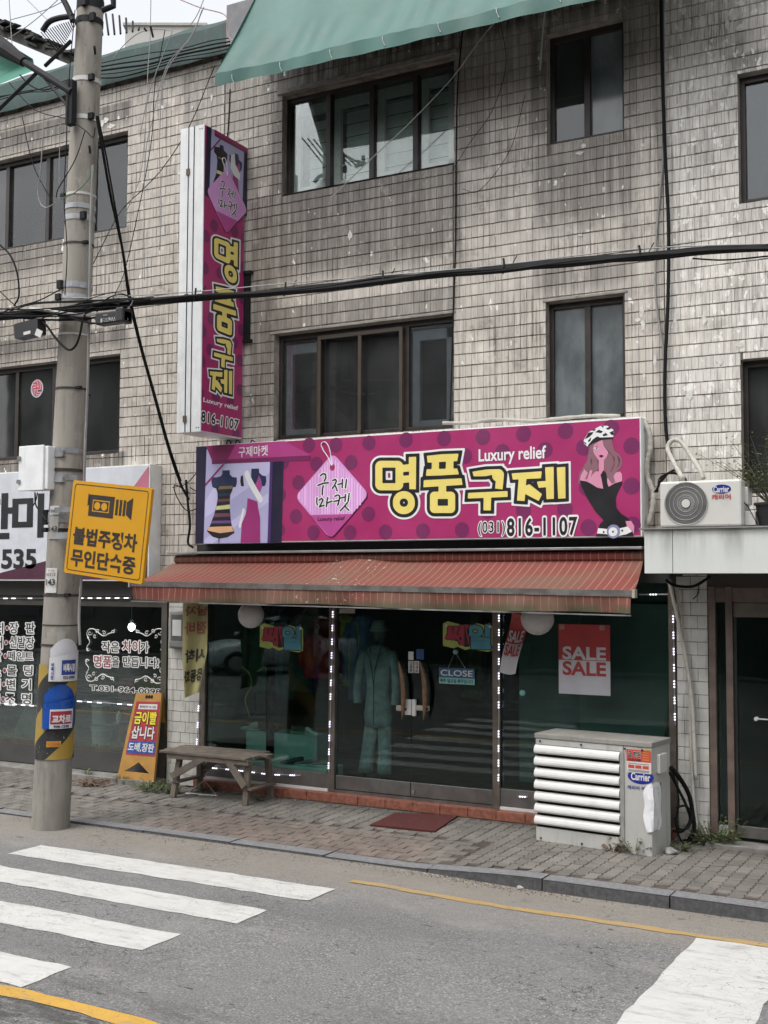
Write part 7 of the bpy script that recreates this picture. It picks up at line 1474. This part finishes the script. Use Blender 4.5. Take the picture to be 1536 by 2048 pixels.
tag(b.build('door_mat', k.m), 'dark red doormat lying askew on the paving before the glass doors', 'door mat')
def stone(px, py, r_, label, c_=(.34, .33, .31)):
    p = atz(px, py, 0); t = bmesh.new(); bmesh.ops.create_icosphere(t, subdivisions=3, radius=1); R3 = random.Random(px)
    for v in t.verts: s_ = 1+.16*math.sin(v.co.x*4+px)+.12*math.cos(v.co.y*5+v.co.z*3); v.co = Vector((v.co.x*r_*1.3*s_, v.co.y*r_*s_, v.co.z*r_*.75*s_))
    me = bpy.data.meshes.new('stone'); t.to_mesh(me); t.free(); me.polygons.foreach_set('use_smooth', [True]*len(me.polygons)); me.materials.append(mat('stone_%d' % px, c_, .85, var=.3, scale=25, bump=.6)); o = bpy.data.objects.new('stone', me); COL.objects.link(o); o.location = (p.x, p.y, gz(p.x, p.y)+r_*.5); tag(o, label, 'stone')
stone(1341, 1708, .045, 'pale rounded stone at the right foot of the large outdoor unit'); stone(1040, 1778, .02, 'small pebble in the gutter near the kerb')
# gutter grit and scattered litter: uncountable
b = MB(); R4 = random.Random(5)
for i in range(2600):
    if i < 1300:
        px = R4.gauss(-3.9, .5) if i < 700 else R4.uniform(-9, -.5); y = -1.97-abs(R4.gauss(0, .07 if i < 700 else .12)); z = rz(px)+.002
    else: px = R4.uniform(-11, -.5); y = R4.uniform(-1.9, -.14) if i < 1900 else -.14-abs(R4.gauss(0, .05)); z = gz(px, y)
    s_ = R4.uniform(.002, .0075); a = R4.uniform(0, 6.28); x = px; i0 = len(b.v)
    b.v += [(x+s_*math.cos(a), y+s_*math.sin(a), z), (x+s_*math.cos(a+2.1), y+s_*math.sin(a+2.1), z), (x+s_*math.cos(a+4.2), y+s_*math.sin(a+4.2), z), (x, y, z+s_*1.2)]; b.f += [(i0, i0+1, i0+3), (i0+1, i0+2, i0+3), (i0+2, i0, i0+3)]
k = N('grit'); wn = k.n('TexWhiteNoise'); q = k.n('VectorMath', operation='SNAP'); k.l(k.geo.outputs['Position'], q.inputs[0]); q.inputs[1].default_value = (.02, .02, 10); k.l(q.outputs[0], wn.inputs['Vector'])
k.l(k.mix(k.ramp(wn.outputs['Value'], .3, 1), (.1, .085, .07), (.45, .38, .3)), k.b.inputs['Base Color']); k.b.inputs['Roughness'].default_value = .9
tag(b.build('grit', k.m), 'loose grit and crumbs scattered along kerb and paving', 'grit', kind='stuff')
# ------------------------------------------------------------ plants
LF = mat('weed_leaf', (.07, .12, .03), .7, var=.45, scale=30); LF2 = mat('young_leaf', (.16, .22, .06), .6, var=.35, scale=30); STM = mat('stem', (.1, .08, .05), .8); DRY = mat('dry_leaf', (.16, .09, .05), .9, var=.4, scale=30)
def leaf(b, p, d, ln, wd, droop=.3, seg=3):
    d = Vector(d).normalized(); s_ = d.cross(Vector((0, 0, 1))); s_ = (s_ if s_.length > .1 else Vector((1, 0, 0))).normalized(); prev = None
    for k_ in range(seg+1):
        t_ = k_/seg; c_ = Vector(p)+d*ln*t_-Vector((0, 0, 1))*droop*ln*t_*t_; w_ = wd*math.sin(math.pi*min(.97, .1+.87*t_)); cur = (c_-s_*w_, c_+s_*w_)
        if prev: b.quad(prev[0], prev[1], cur[1], cur[0])
        prev = cur
def weed(px, py, r_, h, n, label, m_=LF, seed=1, dry=False, zf=None):
    p = atz(px, py, 0 if zf is None else zf); z = gz(p.x, p.y) if zf is None else zf; Rr = random.Random(seed); t = T('weed', label, 'weed', (p.x, p.y, z)); b = MB(); s_ = MB()
    for i in range(n):
        a = Rr.uniform(0, 6.28); rr = r_*math.sqrt(Rr.random()); base = Vector((p.x+rr*.5*math.cos(a), p.y+rr*.35*math.sin(a), z)); tip = base+Vector((rr*math.cos(a), rr*.6*math.sin(a), h*Rr.uniform(.35, 1)))
        s_.tube([base, (base+tip)/2+Vector((0, 0, .01)), tip], .0022, 4)
        for k_ in range(4):
            q = base.lerp(tip, .3+.7*k_/3); a2 = a+Rr.uniform(-1.6, 1.6); leaf(b, q, (math.cos(a2), math.sin(a2), Rr.uniform(.1, .9)), Rr.uniform(.025, .06)*(1 if r_ > .1 else .7), Rr.uniform(.007, .016), .5)
    b.build('leaves', m_, t, fixn=False); s_.build('stem', STM, t)
weed(1428, 1690, .2, .24, 60, 'leafy green weed clump at the foot of the right pillar', seed=3); weed(1362, 1700, .1, .08, 16, 'low weed between the outdoor unit and the pillar', seed=4)
weed(1268, 1706, .13, .16, 26, 'wispy seed-headed weed before the large outdoor unit', mat('pale_weed', (.15, .15, .07), .8, var=.4, scale=30), 5); weed(1225, 1702, .07, .07, 12, 'tiny dry weed under the louvred unit front', DRY, 6)
weed(300, 1580, .2, .12, 50, 'weed clump growing along the step by the A-frame board', seed=7); weed(185, 1568, .18, .06, 40, 'patch of reddish dead weeds below the decorating shop step', DRY, 8); weed(240, 1566, .1, .1, 20, 'small green weed left of the A-frame board', seed=9); weed(180, 1556, .08, .12, 14, 'thin sprouting weed near the pole on the shop step', seed=10)
weed(415, 1583, .1, .06, 18, 'low weed in the shadow beneath the bench', seed=11); weed(345, 1585, .1, .12, 26, 'broad leaved weed by the left pillar base', seed=12); weed(520, 1600, .05, .03, 8, 'tiny sprout near the bench right leg', seed=13)
p = at(1530, 1050, -.5); t = T('potted_plant', 'twiggy shrub in a black pot on the entrance canopy', 'potted plant', (p.x, -.5, 2.77)); MB().lathe([(0, 0), (.1, 0), (.13, .19), (.145, .19), (.145, .21), (.125, .21), (.12, .18), (0, .18)], (p.x+.04, -.42, 2.77), 20).build('pot', BLKP, t)
b = MB(); s_ = MB(); Rr = random.Random(21); base = Vector((p.x+.04, -.42, 2.95))
tips = [(1392, 905), (1420, 915), (1460, 880), (1480, 880), (1500, 870), (1530, 890), (1470, 930), (1545, 920), (1510, 900), (1535, 868), (1455, 905), (1440, 920), (1560, 890), (1500, 940), (1540, 950)]
for i, (tx, ty) in enumerate(tips):
    tip = at(tx, ty, -.42+Rr.uniform(-.15, .15)); mid = base.lerp(tip, .5)+Vector((0, 0, .04)); path = smooth_path([base, base.lerp(mid, .5), mid, tip], 5); s_.tube(path, [.0055*(1-.8*k_/len(path)) for k_ in range(len(path))], 5)
    for q in path[5:]:
        for k_ in range(4): a = Rr.uniform(0, 6.28); off = Vector((Rr.uniform(-.04, .04), Rr.uniform(-.04, .04), Rr.uniform(-.03, .04))); leaf(b, q+off, (math.cos(a), math.sin(a), Rr.uniform(-.2, .7)), Rr.uniform(.02, .04), Rr.uniform(.006, .011), .3, 2)
b.build('leaves', LF2, t, fixn=False); s_.build('stem', STM, t)
# ------------------------------------------------------------ beyond the roof and across the street
t = T('building', 'pale beige apartment block end visible above the left roof edge', 'building', (-24, 30, 0)); q0, q1 = at(250, 90, 30), at(392, 45, 30)
t.location = (q0.x, 30, 0); t.rotation_euler = (0, 0, _yaw); hB = at(250, 52, 30).z; wB = (q1-q0).length*.9; MB().box(0, wB, 0, 10, 0, hB).build('wall', mat('beige_render', (.5, .49, .46), .9, var=.03), t, True); MB().box(-.1, wB+.1, -.1, 10, hB, hB+.12).build('roof', mat('beige_roof', (.42, .41, .38), .9), t, True)
t = T('building', 'low shack roof with bright green sheet and ragged tiles at the top left corner', 'building', (-14, 2, 8)); G2 = mat('bright_green_sheet', (.02, .17, .11), .6, var=.2, grime=.3, bump=.3)
a0, a1, a2, a3 = at(-60, 190, 1.2), at(75, 135, 1.2), at(60, 105, 1.2), at(-60, 20, 1.2)
MB().quad(at(-80, 200, 1.2), at(70, 140, 1.2), at(66, 118, 2.0), at(-80, 28, 2.6)).build('wall', G2, t, fixn=False)
RT = mat('ragged_roof', (.035, .033, .03), .9, var=.5, scale=10, grime=.4, gcol=(.25, .24, .22)); Rr = random.Random(9); rb = MB()
for i in range(120):
    s_ = i/120; px = -70+225*s_; py = 28+95*s_+Rr.uniform(-6, 6); p = at(px, py, 1.6+Rr.uniform(-.2, .3)); rb.obox(p, (Rr.uniform(.1, .3), Rr.uniform(-.1, .1), -Rr.uniform(.02, .14)), (0, Rr.uniform(.1, .3), .02), (0, 0, Rr.uniform(.015, .05)))
rb.build('roof', RT, t)
MB().quad(at(-80, 30, 1.5), at(150, 128, 1.5), at(150, 116, 1.7), at(-80, 10, 1.8)).quad(at(-80, 38, 1.45), at(150, 134, 1.45), at(150, 116, 1.5), at(-80, 12, 1.5)).build('ridge_sheet', RT, t, fixn=False)
# clutter of wires lying along the parapet sheet
for i in range(5): cable(['black', 'twisted dark', 'thick dark', 'frayed dark', 'thin dark'][i]+' cable lying along the left parapet sheet, run %s' % ['lowest', 'second', 'middle', 'fourth', 'highest'][i], [(195, 128+i*7, -.16), (240, 118+i*9, -.17), (300, 106+i*9+4*math.sin(i), -.16), (360, 98+i*6, -.17), (420, 82+i*8, -.16), (460, 76+i*7, -.16)], .006+.003*(i % 3)); cable(['upper', 'second', 'middle', 'fourth', 'lower'][i]+' cable draped on the parapet left of the pole', [(-20, 195+i*5, -.16), (50, 185+i*4-8*math.sin(i), -.17), (100, 172+i*5, -.16), (140, 158+i*4, -.16)], .006) if i < 3 else None
# opposite side of the road (seen in the glass)
def opp(x0, x1, y0, h, c, label, nfl):
    t = T('building', label, 'building', ((x0+x1)/2, y0, 0)); MB().box(x0, x1, y0-8, y0, -.3, h).build('wall', mat('opp_'+label[:9], c, .9, var=.1, scale=1), t)
    n = int((x1-x0)/2.6)
    for f in range(nfl):
        for i in range(n):
            xx = x0+.7+i*2.6; MB().box(xx, xx+1.5, y0, y0+.04, 1.0+f*3, 2.5+f*3).build('window', GRD, t)
opp(-34, -20, -21, 11.5, (.07, .065, .06), 'dark grey block across the street reflected in the windows', 3); opp(-19.5, -6, -22, 10.5, (.045, .04, .035), 'brown three-storey block facing the shop across the street', 3); opp(-5.5, 9, -21.5, 12, (.035, .036, .038), 'slate block across the street behind the camera', 3); opp(9.5, 26, -22, 11, (.05, .045, .04), 'tan block across the street further right', 3)
kb = MB().box(-60, 40, -19, -18, -.3, 0.0).build('far_sidewalk', mat('far_pave', (.14, .135, .125), .9)); kb['kind'] = 'structure'

# white car parked across the road: it shows only in the shop glass
ct = T('parked_car', 'white hatchback parked across the road, mirrored faintly in the shop glass', 'car', (-17.4, -15.0, -.1), None, R(128))
CWH = mat('car_white', (.62, .63, .65), .25, var=.03); CGL = mat('car_glass', (.01, .012, .014), .05); TYR = mat('tyre', (.012, .012, .012), .85)
def sec(x, hw, z0, z1, n=16, pw=.55): return [(x, hw*(abs(math.cos(a))**pw)*(1 if math.cos(a) >= 0 else -1), (z0+z1)/2+(z1-z0)/2*(abs(math.sin(a))**pw)*(1 if math.sin(a) >= 0 else -1)) for a in [2*math.pi*j/n for j in range(n)]]
loft(MB(), [sec(*q) for q in ((-2.1, .6, .4, .8), (-2.02, .78, .28, .98), (-1.6, .86, .22, 1.0), (-.8, .89, .2, .98), (.2, .89, .2, .96), (1.0, .88, .2, .93), (1.5, .85, .2, .86), (1.9, .78, .24, .76), (2.08, .6, .32, .64))]).build('body', CWH, ct, True, smooth=True)
loft(MB(), [sec(*q, pw=.7) for q in ((-1.95, .62, .9, .96), (-1.75, .68, .88, 1.34), (-1.2, .70, .88, 1.47), (-.4, .70, .88, 1.5), (.25, .68, .88, 1.42), (.9, .66, .88, 1.04), (1.05, .6, .86, .94))]).build('cabin_glass', CGL, ct, True, smooth=True)
loft(MB(), [sec(*q, pw=.8) for q in ((-1.8, .5, 1.33, 1.37), (-1.2, .62, 1.40, 1.485), (-.4, .63, 1.43, 1.515), (.2, .6, 1.38, 1.44))]).build('roof', CWH, ct, True, smooth=True)
for sx_ in (-1.3, 1.28):
    for sy_ in (-1, 1): wq = MB().lathe([(0, -.1), (.2, -.1), (.31, -.1), (.33, -.07), (.33, .07), (.31, .1), (0, .1)], (sx_, sy_*.79, .33), 20, 'Y').build('wheel', TYR, ct, True); MB().lathe([(0, sy_*.112), (.18, sy_*.11), (.2, sy_*.1)], (sx_, sy_*.79, .33), 10, 'Y').build('rim', ALU, wq, True)
for sy_ in (-1, 1):
    MB().obox((1.66, sy_*.82-.0, .60), (.34, -sy_*.22, -.03), (0, -sy_*.16, 0), (-.04, 0, .14)).build('headlight', mat('headlight', (.5, .52, .55), .1), ct, True, bevel=.02); MB().box(.62, .8, sy_*.98-.08, sy_*.98+.08, .95, 1.08).build('mirror', CWH, ct, True, bevel=.03)
MB().obox((2.03, -.42, .42), (.05, .0, 0), (0, .84, 0), (-.03, 0, .2)).build('grille', TYR, ct, True, bevel=.02); MB().box(2.07, 2.1, -.26, .26, .36, .47).build('number_plate', WHT, ct, True)
